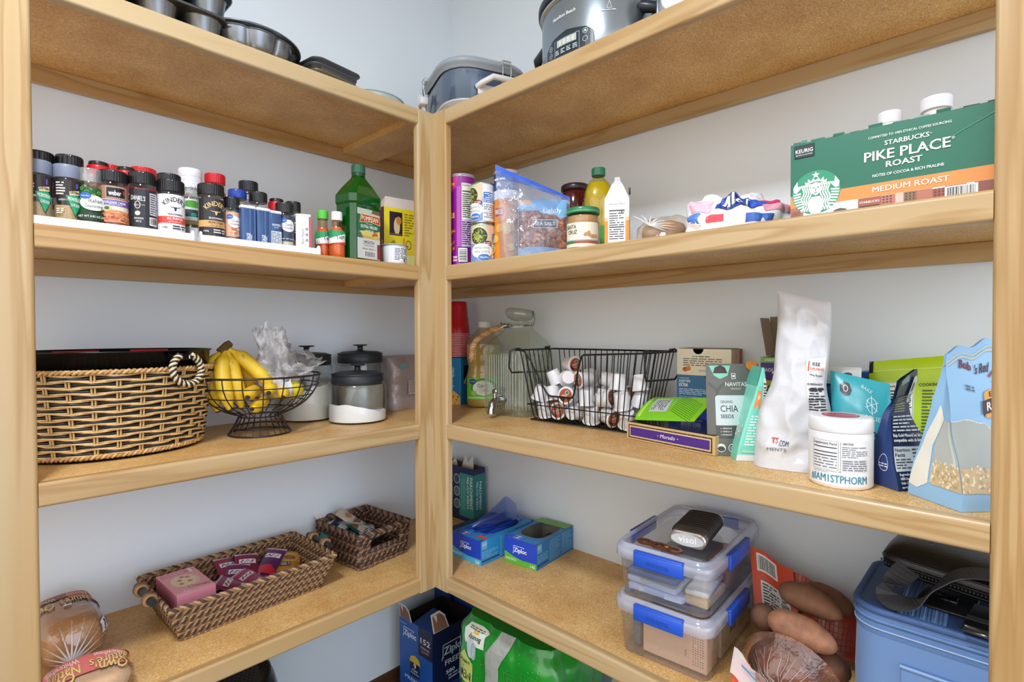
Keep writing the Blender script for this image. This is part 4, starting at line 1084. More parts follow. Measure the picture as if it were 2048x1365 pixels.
lump('white plastic bag with blue lettering and pink patches, left of the coffee box', 'plastic_bag', 'bag', (-.318, -1.236, Z2), face(-.318, -1.2415, .12), .196, .095, .070, mat('#e9e9ee', .3), 11, .22, nu=64, nv=22, extra=bag_extra)

# coffee pod box with a round emblem
t = thing('coffee_box', 'large green and orange coffee pod box with a round emblem', 'box', (-.385, -1.3485, Z2), RZ)
BW, BH, BD = .268, .1245, .150
m = MB(); green = '#1b6a54'
cb = mat('#1b6a54', .4)
m.loft([[(0, 0, 0), (BW, 0, 0), (BW, BD, 0), (0, BD, 0)], [(0, 0, BH), (BW, 0, BH), (BW, BD, BH), (0, BD, BH)]], cb, caps=(True, False), smooth=False)
m.loft([[(.001, .001, .004), (BW - .001, .001, .004), (BW - .001, BD - .001, .004), (.001, BD - .001, .004)], [(.001, .001, BH), (BW - .001, .001, BH), (BW - .001, BD - .001, BH), (.001, BD - .001, BH)]], mat('#8a7458', .8), caps=(True, False), smooth=False)
p = PR(.35)
p.rect(0, 0, BW, .018, '#dfe1e4'); p.rect(0, .018, BW, .038, '#df8f4a'); p.rect(0, .0, .020, .018, '#a0705a')
for (x0, x1, hh, c) in ((.002, .016, .012, '#8c5a4a'), (.098, .128, .020, '#9c5a4c'), (.128, .146, .022, '#b5746a'), (.146, .156, .018, '#c9b8ae'), (.156, .172, .020, '#8a6a52'), (.172, .190, .022, '#b0705e'), (.190, .204, .016, '#9a5048'), (.204, .228, .023, '#a86254'), (.236, .262, .028, '#8c5448')): p.rect(x0, 0, x1, min(hh, .0178), c)
p.rect(.100, .002, .126, .0055, '#4a3430'); p.text('STARBUCKS', .113, .0095, .0034, '#f0e6dc', w=.026, bold=.03)
for (x0, n) in ((.130, 3), (.158, 3), (.192, 3)):
    for i in range(n):
        for j in range(4): p.rect(x0 + i * .0045, .002 + j * .004, x0 + .0025 + i * .0045, .004 + j * .004, '#4a3834', up=False)
p.barcode(.204, .0005, .240, .0165, seed=11)
p.poly([(.060, .0), (.066, .006), (.073, .008), (.081, .006), (.086, 0)], '#5a5450')
# emblem
cx, cy, R = .0385, .0395, .0355
def ep(x, y): return (cx + x * R, cy + y * R)
p.ell(cx, cy, R, R, '#2f9270', 48)
wh = '#eef2f0'; p.l += p.gap
def P_(pts, c=wh, up=True): p.poly([ep(x, y) for x, y in pts], c, up)
for sgn in (-1, 1):
    P_([(sgn * .96, .34), (sgn * .78, .62), (sgn * .76, .36), (sgn * .50, .40), (sgn * .66, .24), (sgn * .80, .08), (sgn * .93, .10)])
    for k in range(7):
        y = .02 - k * .125; x0 = .97 * math.sqrt(max(.05, 1 - y * y)); x1 = max(.30, x0 - .36 + k * .015)
        P_([(sgn * x0, y), (sgn * (x0 - .03), y - .07), (sgn * x1, y - .02), (sgn * (x1 + .02), y + .05)])
P_([(-.20, -.98), (-.34, -.55), (-.18, -.20), (.18, -.20), (.34, -.55), (.20, -.98), (0, -1.0)])
p.l += p.gap
for k in range(4):
    for sgn in (-1, 1):
        off = .22 + k * .10
        pts = []
        for i in range(17):
            y = .40 - i * .078
            pts.append((sgn * (off + .05 * math.sin(i * .85 + k * .2) + (0.0 if y > .1 else .02)) * (1 if y < .3 else (.55 + .45 * (.44 - y) / .14)), y))
        p.line([ep(x, y) for x, y in pts], R * .062, wh)
p.l += p.gap
P_([(-.19, .38), (-.21, .15), (-.14, -.06), (0, -.16), (.14, -.06), (.21, .15), (.19, .38), (0, .46)])
gr = '#236b50'
p.line([ep(-.14, .22), ep(-.05, .21)], R * .03, gr); p.line([ep(.05, .21), ep(.14, .22)], R * .03, gr)
p.line([ep(0, .20), ep(-.02, .06), ep(.03, .05)], R * .022, gr); p.line([ep(-.06, -.03), ep(.06, -.03)], R * .03, gr)
P_([(-.42, .36), (-.46, .54), (-.34, .48), (-.32, .66), (-.19, .53), (-.12, .66), (0, .55), (.12, .66), (.19, .53), (.32, .66), (.34, .48), (.46, .54), (.42, .36), (.2, .46), (0, .49), (-.2, .46)])
st = []
for i in range(10):
    a = PI / 2 + i * PI / 5; rr = .17 if i % 2 == 0 else .07; st.append((rr * math.cos(a), .79 + rr * math.sin(a)))
P_(st)
p.rect(.006, .100, .036, .121, '#1f2a2e'); p.frame(.006, .100, .036, .121, .0004, '#8a948e'); p.text('KEURIG', .021, .1085, .0062, '#f0f2f2', bold=.03, w=.026); p.text('BREWER K-CUP PODS', .021, .104, .0022, '#e0e4e4', bold=.02, w=.025)
p.text('COMMITTED TO 100% ETHICAL COFFEE SOURCING', .161, .107, .0036, '#eef2f0', bold=.03, w=.100)
p.text('STARBUCKS', .159, .0935, .0068, '#eef2f0', bold=.04, w=.054)
p.text('PIKE PLACE', .158, .073, .0145, '#eef2f0', bold=.04, w=.104); p.text('\u00ae', .213, .083, .0035, '#eef2f0'); p.text('\u00ae', .188, .097, .002, '#eef2f0'); p.text('ROAST', .156, .060, .0085, '#eef2f0', bold=.05, w=.044)
p.text('NOTES OF COCOA & RICH PRALINE', .160, .0475, .0042, '#eef2f0', bold=.03, w=.086); p.text('MEDIUM ROAST', .163, .0245, .0082, '#f6efe6', bold=.05, w=.092)
p.line([(.178, .075), (.188, .082), (.205, .083), (.225, .094), (.262, .112)], .0008, '#4d9a80')
p.emit(m, on_front(0)); m.part('carton', t)
m = MB(); r = random.Random(3); x = .004
while x < BW - .01:                         # torn upper edge
    wd = r.uniform(.008, .022); hh = r.uniform(.001, .006); m.box((x + wd / 2, .0012, BH + hh / 2 - .0005), (wd, .0016, hh), cb if r.random() < .7 else mat('#2a2420', .7), 0, rot=(r.uniform(-.5, .3), 0, r.uniform(-.1, .1))); x += wd + r.uniform(.0, .014)
m.part('torn_edge', t)
for (y, cr, dz, lb) in ((-1.472, .0175, .0, 'smaller white-capped bottle inside the coffee box'), (-1.533, .0205, .006, 'larger white-capped bottle inside the coffee box')):
    q = thing('creamer_bottle', lb, 'bottle', (-.285, y, Z2 + .0045), 0, 'white-capped bottles in the coffee box')
    m = MB(); m.lathe([(.024, 0), (.028, .004), (.028, .110), (.018, .140), (.0165, .150 + dz)], mat('#e2ddd2', .4), 30); m.part('bottle', q)
    m = MB(); ridged_cap(m, cr, .150 + dz, .170 + dz, mat('#e9eaee', .4), 34); m.part('cap', q)

# ------------------------------------------------------------------ third shelf, left run
blk_metal = mat('#17181a', .25, .6); tan_c = '#d3ac74'; tan2 = '#b98a52'
t = thing('wicker_bucket', 'oval black metal bucket wrapped in tan and black wicker with rope handles', 'bucket', (-1.118, -.176, Z3), 0)
HB = .2215
def ov(z, k=0.0):      # half axes of the oval at height z
    q = z / HB
    return (.158 + .030 * q) + k, .120 + .026 * q + k
def oval(z, a, k=0.0):
    A, B_ = ov(z, k); return (A * math.cos(a), B_ * math.sin(a), z)
m = MB(); N = 72
rings = [[oval(z, 2 * PI * j / N, k) for j in range(N)] for z, k in ((0, .001), (.004, .003), (.010, .003), (.010, -.003), (HB - .004, -.002), (HB - .003, .0015), (HB, .0015), (HB, -.004), (.008, -.007))]
m.loft(rings, blk_metal, caps=(True, True)); m.part('bucket', t)
m = MB(); NS = 28
cols = [mat('#e6c48c', .6), mat('#1a1818', .35), mat('#d6aa6c', .6)]
nr = 13; z0 = .013; z1 = .176; dz = (z1 - z0) / nr
for i in range(nr):
    for s in range(3):
        z = z0 + dz * (i + .10 + .40 * s); pts = []
        for j in range(NS * 6):
            a = 2 * PI * j / (NS * 6)
            k = .0055 + .0042 * math.sin(a * NS / 2 + i * PI + (s - 1) * .35)
            zz = z + .0012 * math.sin(a * NS / 2 + i * PI + s * 1.3) + .0008 * noise.noise((a * 9, i, s))
            pts.append(oval(zz, a, k))
        m.tube(pts, .0034 if s == 1 else .0022, cols[s], 5, closed=True)
m.part('wicker_weave', t)
m = MB()
for j in range(NS):
    a = 2 * PI * (j + .5) / NS
    for d in (-.015, .015): m.tube([oval(z, a + d, .0056) for z in (.012, .06, .12, .178)], .0021, mat('#c8a468', .6), 5)
m.part('wicker_stakes', t)
m = MB()
for zc, kk in ((.181, .007), (.0105, .006)):
    for ph in (0, PI):
        pts = []
        for j in range(280):
            a = 2 * PI * j / 280; w_ = a * 60 + ph
            pts.append(oval(zc + .0032 * math.sin(w_), a, kk + .0032 * math.cos(w_)))
        m.tube(pts, .0033, mat('#cfa872' if ph else '#bd9058', .6), 5, closed=True)
m.part('wicker_braid', t)
def rope(m, path, R, r, cols_, turns, n=120):
    """strands twisted round a path (closed function of 0..1)"""
    for s, c in enumerate(cols_):
        pts = []
        for j in range(n + 1):
            u = j / n; p0 = Vector(path(u)); t_ = (Vector(path(min(1, u + .004))) - Vector(path(max(0, u - .004)))).normalized()
            a_ = t_.orthogonal().normalized() if abs(t_.y) > .95 else t_.cross(Vector((0, 1, 0))).normalized()
            b_ = t_.cross(a_); w_ = 2 * PI * (turns * u + s / len(cols_))
            pts.append(p0 + (a_ * math.cos(w_) + b_ * math.sin(w_)) * R)
        m.tube(pts, r, c, 6)
for sgn in (1, -1):
    a0 = -1.05 if sgn > 0 else PI - 1.05
    A, B_ = ov(HB); c0 = Vector(oval(HB - .016, a0, .006)); tg = Vector((-A * math.sin(a0), B_ * math.cos(a0), 0)).normalized(); nn = Vector((tg.y, -tg.x, 0))
    m = MB(); m.tube([c0 - tg * .030, c0 + tg * .030], .0075, blk_metal, 12); h = m.part('handle_tube', t)
    m = MB()
    def pth(u):
        a = PI * .88 + u * (PI * 2 - PI * .76) if False else (PI * (1.0 + .0) + (u - .5) * PI * 1.55 + PI / 2 - PI)
        a = -PI / 2 + (u - .5) * PI * 1.75
        return c0 + nn * (.010 + .010 * (1 - abs(u - .5) * 2)) + tg * (.034 * math.cos(a) if True else 0) + Vector((0, 0, -.026 + .032 * math.sin(a)))
    rope(m, pth, .0036, .0042, [mat('#e0cda8', .7), mat('#2a2622', .5), mat('#d8c298', .7), mat('#2a2622', .5)], 9); m.part('rope_handle', t)
for (x, y, z, sx, sy, rz_, c, lb) in ((-1.175, -.11, 1.2585, .085, .05, .2, '#b1232c', 'red packet just showing over the bucket rim, on the left'), (-1.045, -.13, 1.2595, .075, .05, -.2, '#b1232c', 'red packet just showing over the bucket rim, on the right')):
    m = MB(); pc = Pouch(sx, sy, .02, amp=.001, seed=int(sx * 1000)); pc.build(m, mat(c, .35))
    p = PR(.35); p.rect(-sx * .3, sy * .3, sx * .3, sy * .6, '#e8d8d4'); pc.emit(p, m)
    m.thing('snack_packet', lb, 'packet', (x, y, z - .03), rz_, 'packets in the bucket', rot=(-.25, 0, rz_))

# wire fruit bowl
t = thing('wire_bowl', 'black wire pedestal fruit bowl', 'bowl', (-.8225, -.2115, Z3), 0)
wm = mat('#3a3230', .35, .6); RB = .146; zb0, zt = .043, .150
def bp(a, v):           # v 0 centre bottom .. 1 rim
    r_ = RB * math.sin(v * PI / 2) ** .92; z_ = zb0 + (zt - zb0) * (1 - math.cos(v * PI / 2)) ** .95
    return (r_ * math.cos(a), r_ * math.sin(a), z_)
m = MB()
for k in range(20):
    a = 2 * PI * k / 20; m.tube([bp(a, .22 + .78 * i / 12) for i in range(13)], .0014, wm, 6)
for v in (.36, .52, .68, .84): m.tube([bp(2 * PI * j / 64, v) for j in range(64)], .0014, wm, 6, closed=True)
m.tube([(RB * math.cos(2 * PI * j / 64), RB * math.sin(2 * PI * j / 64), zt) for j in range(64)], .0026, wm, 8, closed=True)
m.part('bowl', t)
m = MB()
for k in range(26):
    a = 2 * PI * k / 26; m.tube([(.050 * math.cos(a), .050 * math.sin(a), zb0 + .004), (.062 * math.cos(a), .062 * math.sin(a), .020), (.074 * math.cos(a), .074 * math.sin(a), .002)], .0012, wm, 5)
for r_, z_ in ((.050, zb0 + .003), (.064, .018), (.074, .0022)): m.tube([(r_ * math.cos(2 * PI * j / 56), r_ * math.sin(2 * PI * j / 56), z_) for j in range(56)], .002, wm, 6, closed=True)
m.part('pedestal', t)

# bananas
def banana_mat():
    m_ = bpy.data.materials.new('banana_peel'); m_.use_nodes = True
    nt = m_.node_tree; b = nt.nodes['Principled BSDF']; b.inputs['Roughness'].default_value = .42
    tc = nt.nodes.new('ShaderNodeTexCoord'); n = nt.nodes.new('ShaderNodeTexNoise'); n.inputs['Scale'].default_value = 55; n.inputs['Detail'].default_value = 5
    nt.links.new(tc.outputs['Object'], n.inputs[0]); r = nt.nodes.new('ShaderNodeValToRGB'); e = r.color_ramp.elements
    while len(e) < 4: e.new(.5)
    for q, (p_, c) in zip(e, [(0, '#6b4a14'), (.30, '#c79a1e'), (.36, '#e2bc2c'), (1, '#edcd45')]): q.position = p_; q.color = (*lin(c), 1)
    nt.links.new(n.outputs[0], r.inputs[0]); nt.links.new(r.outputs[0], b.inputs['Base Color']); return m_
ban = banana_mat(); btip = mat('#3a2a18', .7)
def bez(a, b, c, n):
    a, b, c = Vector(a), Vector(b), Vector(c); return [a * (1 - u) ** 2 + b * 2 * u * (1 - u) + c * u * u for u in [i / n for i in range(n + 1)]]
def banana(parent, a, b, c, r=.0165):
    pts = bez(a, b, c, 14); rr = []
    for i in range(15):
        u = i / 14
        rr.append(r * min(1, .30 + max(0, u - .12) * 4.2) * (1 if u < .82 else 1 - (u - .82) / .18 * .62))
    m = MB(); m.tube(pts, rr, ban, 7)
    d = (pts[-1] - pts[-2]).normalized(); m.tube([pts[-1] - d * .001, pts[-1] + d * .004], [rr[-1] * .98, rr[-1] * .8], btip, 7)
    m.part('banana', parent)
t = thing('banana_bunch', 'tall bunch of ripe bananas standing in the wire bowl', 'bananas', (-.8225, -.2115, Z3), 0)
S = (-.078, .004, .222)
banana(t, S, (-.136, .01, .175), (-.096, .015, .066), .0185)
banana(t, S, (-.112, -.03, .17), (-.090, -.055, .075), .018)
banana(t, S, (-.070, -.035, .155), (-.056, -.030, .074), .0165)
banana(t, S, (-.015, .005, .190), (-.010, .03, .085), .018)
banana(t, S, (-.028, -.020, .185), (.004, -.052, .128), .018)
m = MB(); m.tube([Vector(S) + Vector((-.014, 0, -.012)), Vector(S) + Vector((.002, 0, .006)), Vector(S) + Vector((.010, 0, .012))], [.012, .0105, .008], mat('#54401c', .8), 9); m.part('stem', t)
t = thing('banana_bunch', 'second banana hand lying low in the wire bowl with dark tips forward', 'bananas', (-.8225, -.2115, Z3), 0)
banana(t, (.030, .025, .135), (.018, -.035, .135), (-.018, -.100, .112), .0175)
banana(t, (.045, .025, .120), (.050, -.030, .120), (.018, -.098, .098), .0165)
banana(t, (.020, .030, .105), (-.040, -.035, .118), (-.064, -.092, .104), .017)
banana(t, (.030, .03, .085), (-.02, -.055, .080), (-.052, -.086, .075), .0155)
m = MB(); m.tube([(.03, .02, .10), (.042, .034, .128)], .011, mat('#54401c', .8), 8); m.part('stem', t)
for (x, y, z, lb) in ((.078, -.020, .1065, 'upper lemon at the right side of the wire bowl'), (.060, .050, .098, 'lemon at the back of the wire bowl')):
    m = MB(); m.ell((0, 0, 0), (.028, .023, .023), mat('#e3cf3a', .45, bump=.1, bscale=160), 18, 12); m.ell((.028, 0, 0), (.005, .005, .005), mat('#d3bd34', .5), 8, 6)
    m.thing('lemon', lb, 'lemon', (-.8215 + x, -.2115 + y, Z3 + z), .4, 'lemons in the wire bowl')
# crumpled clear produce bag spilling out of the bowl
t = thing('produce_bag', 'crumpled clear produce bag spilling over the wire bowl', 'bag', (-.8225, -.2115, Z3), 0)
def pbf(u, v):
    a = 2 * PI * u; h = .095 + .175 * v
    r0 = .050 * (1 - .50 * v) * (1 + .35 * math.sin(3 * a + v * 5))
    q = Vector((math.cos(a) * 2.2, math.sin(a) * 2.2, v * 5)); n = noise.noise(q) + .8 * noise.noise(q * 2.3)
    x = .040 - .018 * v + r0 * math.cos(a) * (1 + .5 * n); y = -.012 + r0 * .8 * math.sin(a) * (1 + .5 * n)
    return Vector((x, y, h + .020 * n * v))
m = MB(); cl = film('#fdfdff', .8, .12, .22, '#ffffff', bump=.25, bscale=50); m.surf(pbf, 46, 26, cl)
def pbg(u, v):
    a = 2 * PI * u; q = Vector((math.cos(a) * 2 + 5, math.sin(a) * 2, v * 4)); n = noise.noise(q) + .8 * noise.noise(q * 2.4)
    r0 = .030 + .018 * math.sin(v * PI)
    return Vector((.070 + .05 * v + r0 * math.cos(a) * (1 + .6 * n), -.01 + r0 * math.sin(a) * (1 + .6 * n), .150 + .055 * v * (1 - .5 * v) * 1.3 + .02 * math.sin(a) + .014 * n))
m.surf(pbg, 40, 16, cl); m.part('film', t)
m = MB()
m.surf(lambda u, v: Vector((.0 + .055 * u, -.075 + .012 * u + .006 * math.sin(v * 5 + u * 3), .105 + .035 * v + .008 * math.sin(u * 6))), 8, 6, mat('#e6e8ec', .4)); m.part('paper_slip', t)

# glass storage jars with black knob lids
def storage_jar(label, x, y, r, hb, fill_fn, fill_col, lid_r, rough_fill=.9):
    t = thing('storage_jar', label, 'jar', (x, y, Z3), 0, 'glass storage jars with black knob lids')
    m = MB(); m.lathe([(r * .90, .0), (r * .98, .004), (r, .012), (r, hb - .024), (r * .975, hb - .012), (r * .90, hb - .003), (lid_r * .97, hb)], film('#fbfdfc', .5, .03), 48, caps=(True, False)); m.part('jar', t)
    m = MB(); ri = r - .003; n = 40
    def ff(u, v):
        a = 2 * PI * u; q = ri * v
        x_, y_ = q * math.cos(a), q * math.sin(a); return Vector((x_, y_, fill_fn(x_ / ri, y_ / ri)))
    m.surf(ff, n, 10, mat(fill_col, .95, noise_amt=.03, nscale=300))
    m.surf(lambda u, v: Vector((ri * math.cos(2 * PI * u), -ri * math.sin(2 * PI * u), .005 + (fill_fn(math.cos(2 * PI * u), -math.sin(2 * PI * u)) - .005) * v)), n, 1, mat(fill_col, .95, noise_amt=.03, nscale=300))
    m.part('contents', t)
    m = MB(); bl = mat('#20262c', .5)
    m.lathe([(lid_r, hb - .010), (lid_r + .0012, hb - .008), (lid_r + .0012, hb + .014), (lid_r - .001, hb + .016), (lid_r + .0025, hb + .0175), (lid_r + .0025, hb + .020), (lid_r * .80, hb + .026), (.012, hb + .029), (.0085, hb + .032), (.0085, hb + .043), (.012, hb + .044), (.0215, hb + .045), (.0225, hb + .047), (.021, hb + .0485), (.0004, hb + .049)], bl, 48, caps=(True, False)); m.part('lid', t)
storage_jar('front glass jar with a little white sugar left in it', -.548, -.222, .0830, .118, lambda x, y: .026 + .030 * max(0, -x * .8 - y * .3) + .006 * noise.noise((x * 2, y * 2, 1)) + .004, '#f0f0f2', .0715)
storage_jar('tall glass jar of white flour behind the wire bowl', -.6375, -.0850, .0740, .172, lambda x, y: .098 + .030 * (x * .6 + .1) + .012 * noise.noise((x * 3, y * 3, 4)), '#dfdcd4', .0690)
storage_jar('tall glass jar at the back right, behind the front jar of sugar', -.4580, -.0850, .0740, .172, lambda x, y: .10 + .01 * noise.noise((x * 3, y * 3, 7)), '#d6d2c8', .0690)

# wrapped flour bag beside the corner post
t = thing('flour_bag', 'clear-wrapped paper flour bag beside the corner post', 'bag', (-.300, -.082, Z3), .10)
def fb(w, d, h, k):
    def fn(u, v):
        a = 2 * PI * u + PI / 4; ca, sa = math.cos(a), math.sin(a); e = (abs(ca) ** 5 + abs(sa) ** 5) ** (-.2)
        f_ = 1 - .5 * max(0, v - .78) / .22
        n = noise.noise((ca * 2.1, sa * 2.1, v * 5 + k)) * .10 + noise.noise((ca * 5, sa * 5, v * 9 + k)) * .04
        return Vector((w / 2 * ca * e * (1 + n * .6), d / 2 * sa * e * (f_ + n * .8), h * min(v, .985) + .008 * n))
    return fn
m = MB(); f1 = fb(.150, .110, .176, 2); m.surf(f1, 40, 22, mat('#c9bfba', .6)); m.surf(lambda u, v: f1(u, 1.0).lerp(Vector((0, 0, .172)), v), 40, 3, mat('#c9bfba', .6))
p = PR(.5, base=.003); p.rect(-.02, .050, .012, .098, '#bdb2ae'); 
for k in range(4): p.small(-.012 + k * .006, .055, -.008 + k * .006, .095, 9, '#5a7a78', k)
p.emit(m, on_front(-.0595)); m.part('paper_bag', t)
m = MB(); f2 = fb(.158, .118, .184, 2); m.surf(f2, 40, 22, film('#f2eef0', 1.0, .08, .08, '#d9d0d2', bump=.8, bscale=50))
p = PR(.4); p.poly([(-.062, .150), (-.030, .160), (-.020, .148), (-.052, .136)], '#6fa6b4'); p.emit(m, on_front(-.0625)); m.part('clear_wrap', t)

# ------------------------------------------------------------------ third shelf, right run (corner end)
# box of cutlery with a stack of red cups on it
t = thing('cutlery_box', 'tall blue box of plastic cutlery under the red cups', 'box', (-.0950, -.148, Z3), RZ + .22)
m = MB(); m.box((0, 0, .084), (.080, .080, .168), mat('#2482b8', .4), .0008, 1)
p = PR(.4); p.text('Everyday', -.006, .120, .017, '#e6f2f8', 'l', rot=-PI / 2, w=.075, bold=.01)
p.poly([(-.04, 0), (.038, 0), (.038, .030), (.010, .050), (-.02, .020), (-.04, .012)], '#e8b860')
for k in range(9): p.rect(-.03 + k * .007, .004 + (k % 3) * .010, -.026 + k * .007, .008 + (k % 3) * .012, '#6a3c1c')
for k in range(2):
    y = .150 - k * .022; p.poly([(-.038, y), (-.012, y - .016), (-.010, y - .012), (-.036, y + .006)], '#e9eef2')
    for q in range(3): p.line([(-.014 + q * .003, y - .014 + q * .003), (.008 + q * .003, y - .030 + q * .003)], .0014, '#e9eef2')
p.emit(m, on_front(-.040))
p = PR(.4); p.rect(-.022, .090, .012, .140, '#1a2228'); p.poly([(-.022, .078), (-.014, .074), (.012, .110), (.006, .120)], '#e0e6ea'); p.poly([(-.008, .072), (.0, .070), (.014, .096), (.010, .102)], '#c9d2d8')
p.ring(.000, .014, .007, .007, .001, '#bfe0f0'); p.text('48', .0, .012, .006, '#bfe0f0'); p.emit(m, on_right(.040)); m.part('carton', t)
m = MB(); m.box((0, 0, .1695), (.100, .082, .002), mat('#16202a', .5), .0004, 1); m.part('flap', t)
CUPS = 'stack of red party cups'
def cup_mesh():
    m = MB(); red = mat('#b3101c', .3); pk = mat('#d9a0a4', .35)
    m.lathe([(.0445, 0.0), (.0455, .0012), (.0445, .0028), (.0425, .003)], pk, 36, caps=(False, False))
    m.lathe([(.0425, .003), (.0405, .030), (.0395, .032), (.0372, .060), (.0362, .063), (.0332, .100), (.0310, .117), (.0298, .119), (.0285, .1172), (.0004, .1165)], red, 36, caps=(False, False))
    return m.make('party_cup')
cm_ = cup_mesh()
for k in range(14):
    o = bpy.data.objects.new('party_cup', cm_); COL.objects.link(o); o.location = (-.0950, -.148, Z3 + .1712 + .0062 * k)
    o['label'] = 'topmost red plastic cup of the inverted stack on the blue cutlery box' if k == 13 else 'red plastic cup in the inverted stack, only its pale rim showing'
    o['category'] = 'cup'; o['group'] = CUPS

# jug of canola oil
t = thing('oil_jug', 'large clear jug of pale oil with a green label', 'jug', (-.0780, -.268, Z3), face(-.078, -.268, -.10))
prof = [(.050, 0), (.058, .004), (.060, .020), (.060, .110), (.057, .122), (.0545, .138), (.057, .152), (.060, .165), (.060, .215), (.057, .228), (.044, .246), (.022, .266), (.0185, .270), (.0185, .278)]
m = MB(); m.lathe(prof, film('#fbf8ea', .6, .06, .05, '#e8dfb0'), 40, caps=(True, False), ex=3.2, rot=.0); m.part('jug', t)
m = MB(); m.lathe([(r_ - .0015, z_ + .001) for r_, z_ in prof[:9]], mat('#bfa653', .3), 40, ex=3.2); m.part('oil', t)
m = MB(); ridged_cap(m, .0215, .276, .296, mat('#e4e2da', .4), 32); m.part('cap', t)
m = MB(); p = PR(.4, base=.0006); p.rect(-.058, .030, .058, .102, '#6fd02c'); p.rect(-.058, .030, .058, .034, '#9ae06a'); p.ell(.004, .070, .042, .031, '#3f9a22'); p.ell(.002, .068, .034, .026, '#eef2e8')
p.text('Canola', .004, .071, .012, '#2a2e28', w=.042); p.text('Oil', .014, .055, .012, '#2a2e28', w=.018); p.ell(-.032, .090, .011, .010, '#244a94'); p.text('Great Value', -.032, .089, .003, '#ffffff', w=.016)
p.rect(-.036, .044, -.020, .058, '#a8d86a'); p.rect(-.050, .034, .05, .038, '#c8eca0')
def jugmap(x, y, l):
    a = x / .060; ca, sa = math.sin(a), -math.cos(a); e = (abs(ca) ** 3.2 + abs(sa) ** 3.2) ** (-1 / 3.2)
    return Vector(((.060 + l) * ca * e, (.060 + l) * sa * e, y))
p.emit(m, jugmap, du=.006); m.part('label', t)

# glass drink dispenser with a clip-top lid, rope handle and metal tap
t = thing('drink_dispenser', 'ribbed glass drink dispenser with clip lid, rope handle and metal tap', 'dispenser', (-.1150, -.468, Z3), RZ + .12)
gl = film('#f4f8f3', .6, .03, .05, '#d9e0d4')
def dring(w, d, ex, z, ribs=0.0, n=112):
    o = []
    for j in range(n):
        a = 2 * PI * j / n; ca, sa = math.cos(a), math.sin(a); e = (abs(ca) ** ex + abs(sa) ** ex) ** (-1 / ex)
        k = 1 + (ribs if j % 2 else 0)
        o.append((w * ca * e * k, d * sa * e * k, z))
    return o
m = MB()
m.loft([dring(0.0818, 0.0818, 5, 0), dring(0.0856, 0.0856, 5.5, .004), dring(0.0865, 0.0865, 5.5, .014), dring(0.0865, 0.0865, 5.5, .020, .016), dring(0.0865, 0.0865, 5.5, .190, .016), dring(0.0865, 0.0865, 5.5, .198)], gl, caps=(True, False), smooth=False)
m.loft([dring(0.0865, 0.0865, 5.5, .198), dring(0.0846, 0.0846, 5, .215), dring(0.0744, 0.0744, 3.6, .236), dring(.056, .056, 2.3, .258), dring(.046, .046, 2, .268), dring(.045, .045, 2, .285), dring(.048, .048, 2, .288), dring(.048, .048, 2, .293)], gl, caps=(False, False)); m.part('jar', t)
m = MB(); rib = film('#f6faf6', 1.0, .05, .30, '#dfe6dc')
for j in range(64):
    a = 2 * PI * (j + .5) / 64; ca, sa = math.cos(a), math.sin(a); e = (abs(ca) ** 5.5 + abs(sa) ** 5.5) ** (-1 / 5.5) * .0872
    m.tube([(e * ca, e * sa, .022), (e * ca, e * sa, .188)], .0011, rib, 5)
m.part('ribs', t)
L = MB(); L.M = Matrix.Translation((.004, 0, .303)) @ Euler((.0, .13, 0)).to_matrix().to_4x4()
L.lathe([(.020, -.010), (.040, .000), (.048, .012), (.048, .020), (.044, .027), (.034, .031), (.0004, .032)], film('#f0f4f0', 1.0, .03, .10, '#c8d0c4'), 44); L.part('lid', t)
wmt = mat('#8f8f8c', .25, .95)
m = MB(); m.tube([(.0475 * math.cos(2 * PI * j / 40), .0475 * math.sin(2 * PI * j / 40), .280) for j in range(40)], .0016, wmt, 6, closed=True)
m.tube([(.050, -.010, .280), (.058, -.008, .300), (.056, 0, .326), (.058, .008, .300), (.050, .010, .280)], .0014, wmt, 6)
m.tube([(-.047, -.012, .282), (-.060, -.016, .290), (-.058, -.010, .276), (-.047, -.004, .274)], .0016, wmt, 6); m.tube([(-.047, .006, .282), (-.062, .006, .288), (-.058, .0, .272)], .0016, wmt, 6)
m.box((-.012, -.048, .279), (.030, .004, .013), wmt, .001); m.part('wire_clip', t)
m = MB()
def rp(u):
    a = Vector((-.034, -.050, .272)); b = Vector((-.115, -.118, .248)); c = Vector((-.100, -.112, .168)); return a * (1 - u) ** 2 + b * 2 * u * (1 - u) + c * u * u
rope(m, rp, .0050, .0058, [mat('#b58c5c', .8), mat('#a67d4e', .8), mat('#bd966a', .8)], 5, 90)
m.tube([(-.010, -.050, .281), (-.024, -.052, .277), (-.036, -.052, .271)], .0030, mat('#d8cfc0', .5), 8); m.part('rope_handle', t)
chrome = mat('#b9babc', .14, 1.0)
m = MB(); m.tube([(0, -.083, .052), (0, -.100, .052)], .017, chrome, 20); m.tube([(0, -.098, .052), (0, -.122, .052), (0, -.136, .044), (0, -.142, .026), (0, -.142, .014)], [.0105, .0105, .0105, .010, .011], chrome, 14)
m.tube([(0, -.124, .056), (0, -.124, .074)], .005, chrome, 10); m.ell((0, -.124, .080), (.011, .005, .007), chrome, 12, 8); m.part('tap', t)

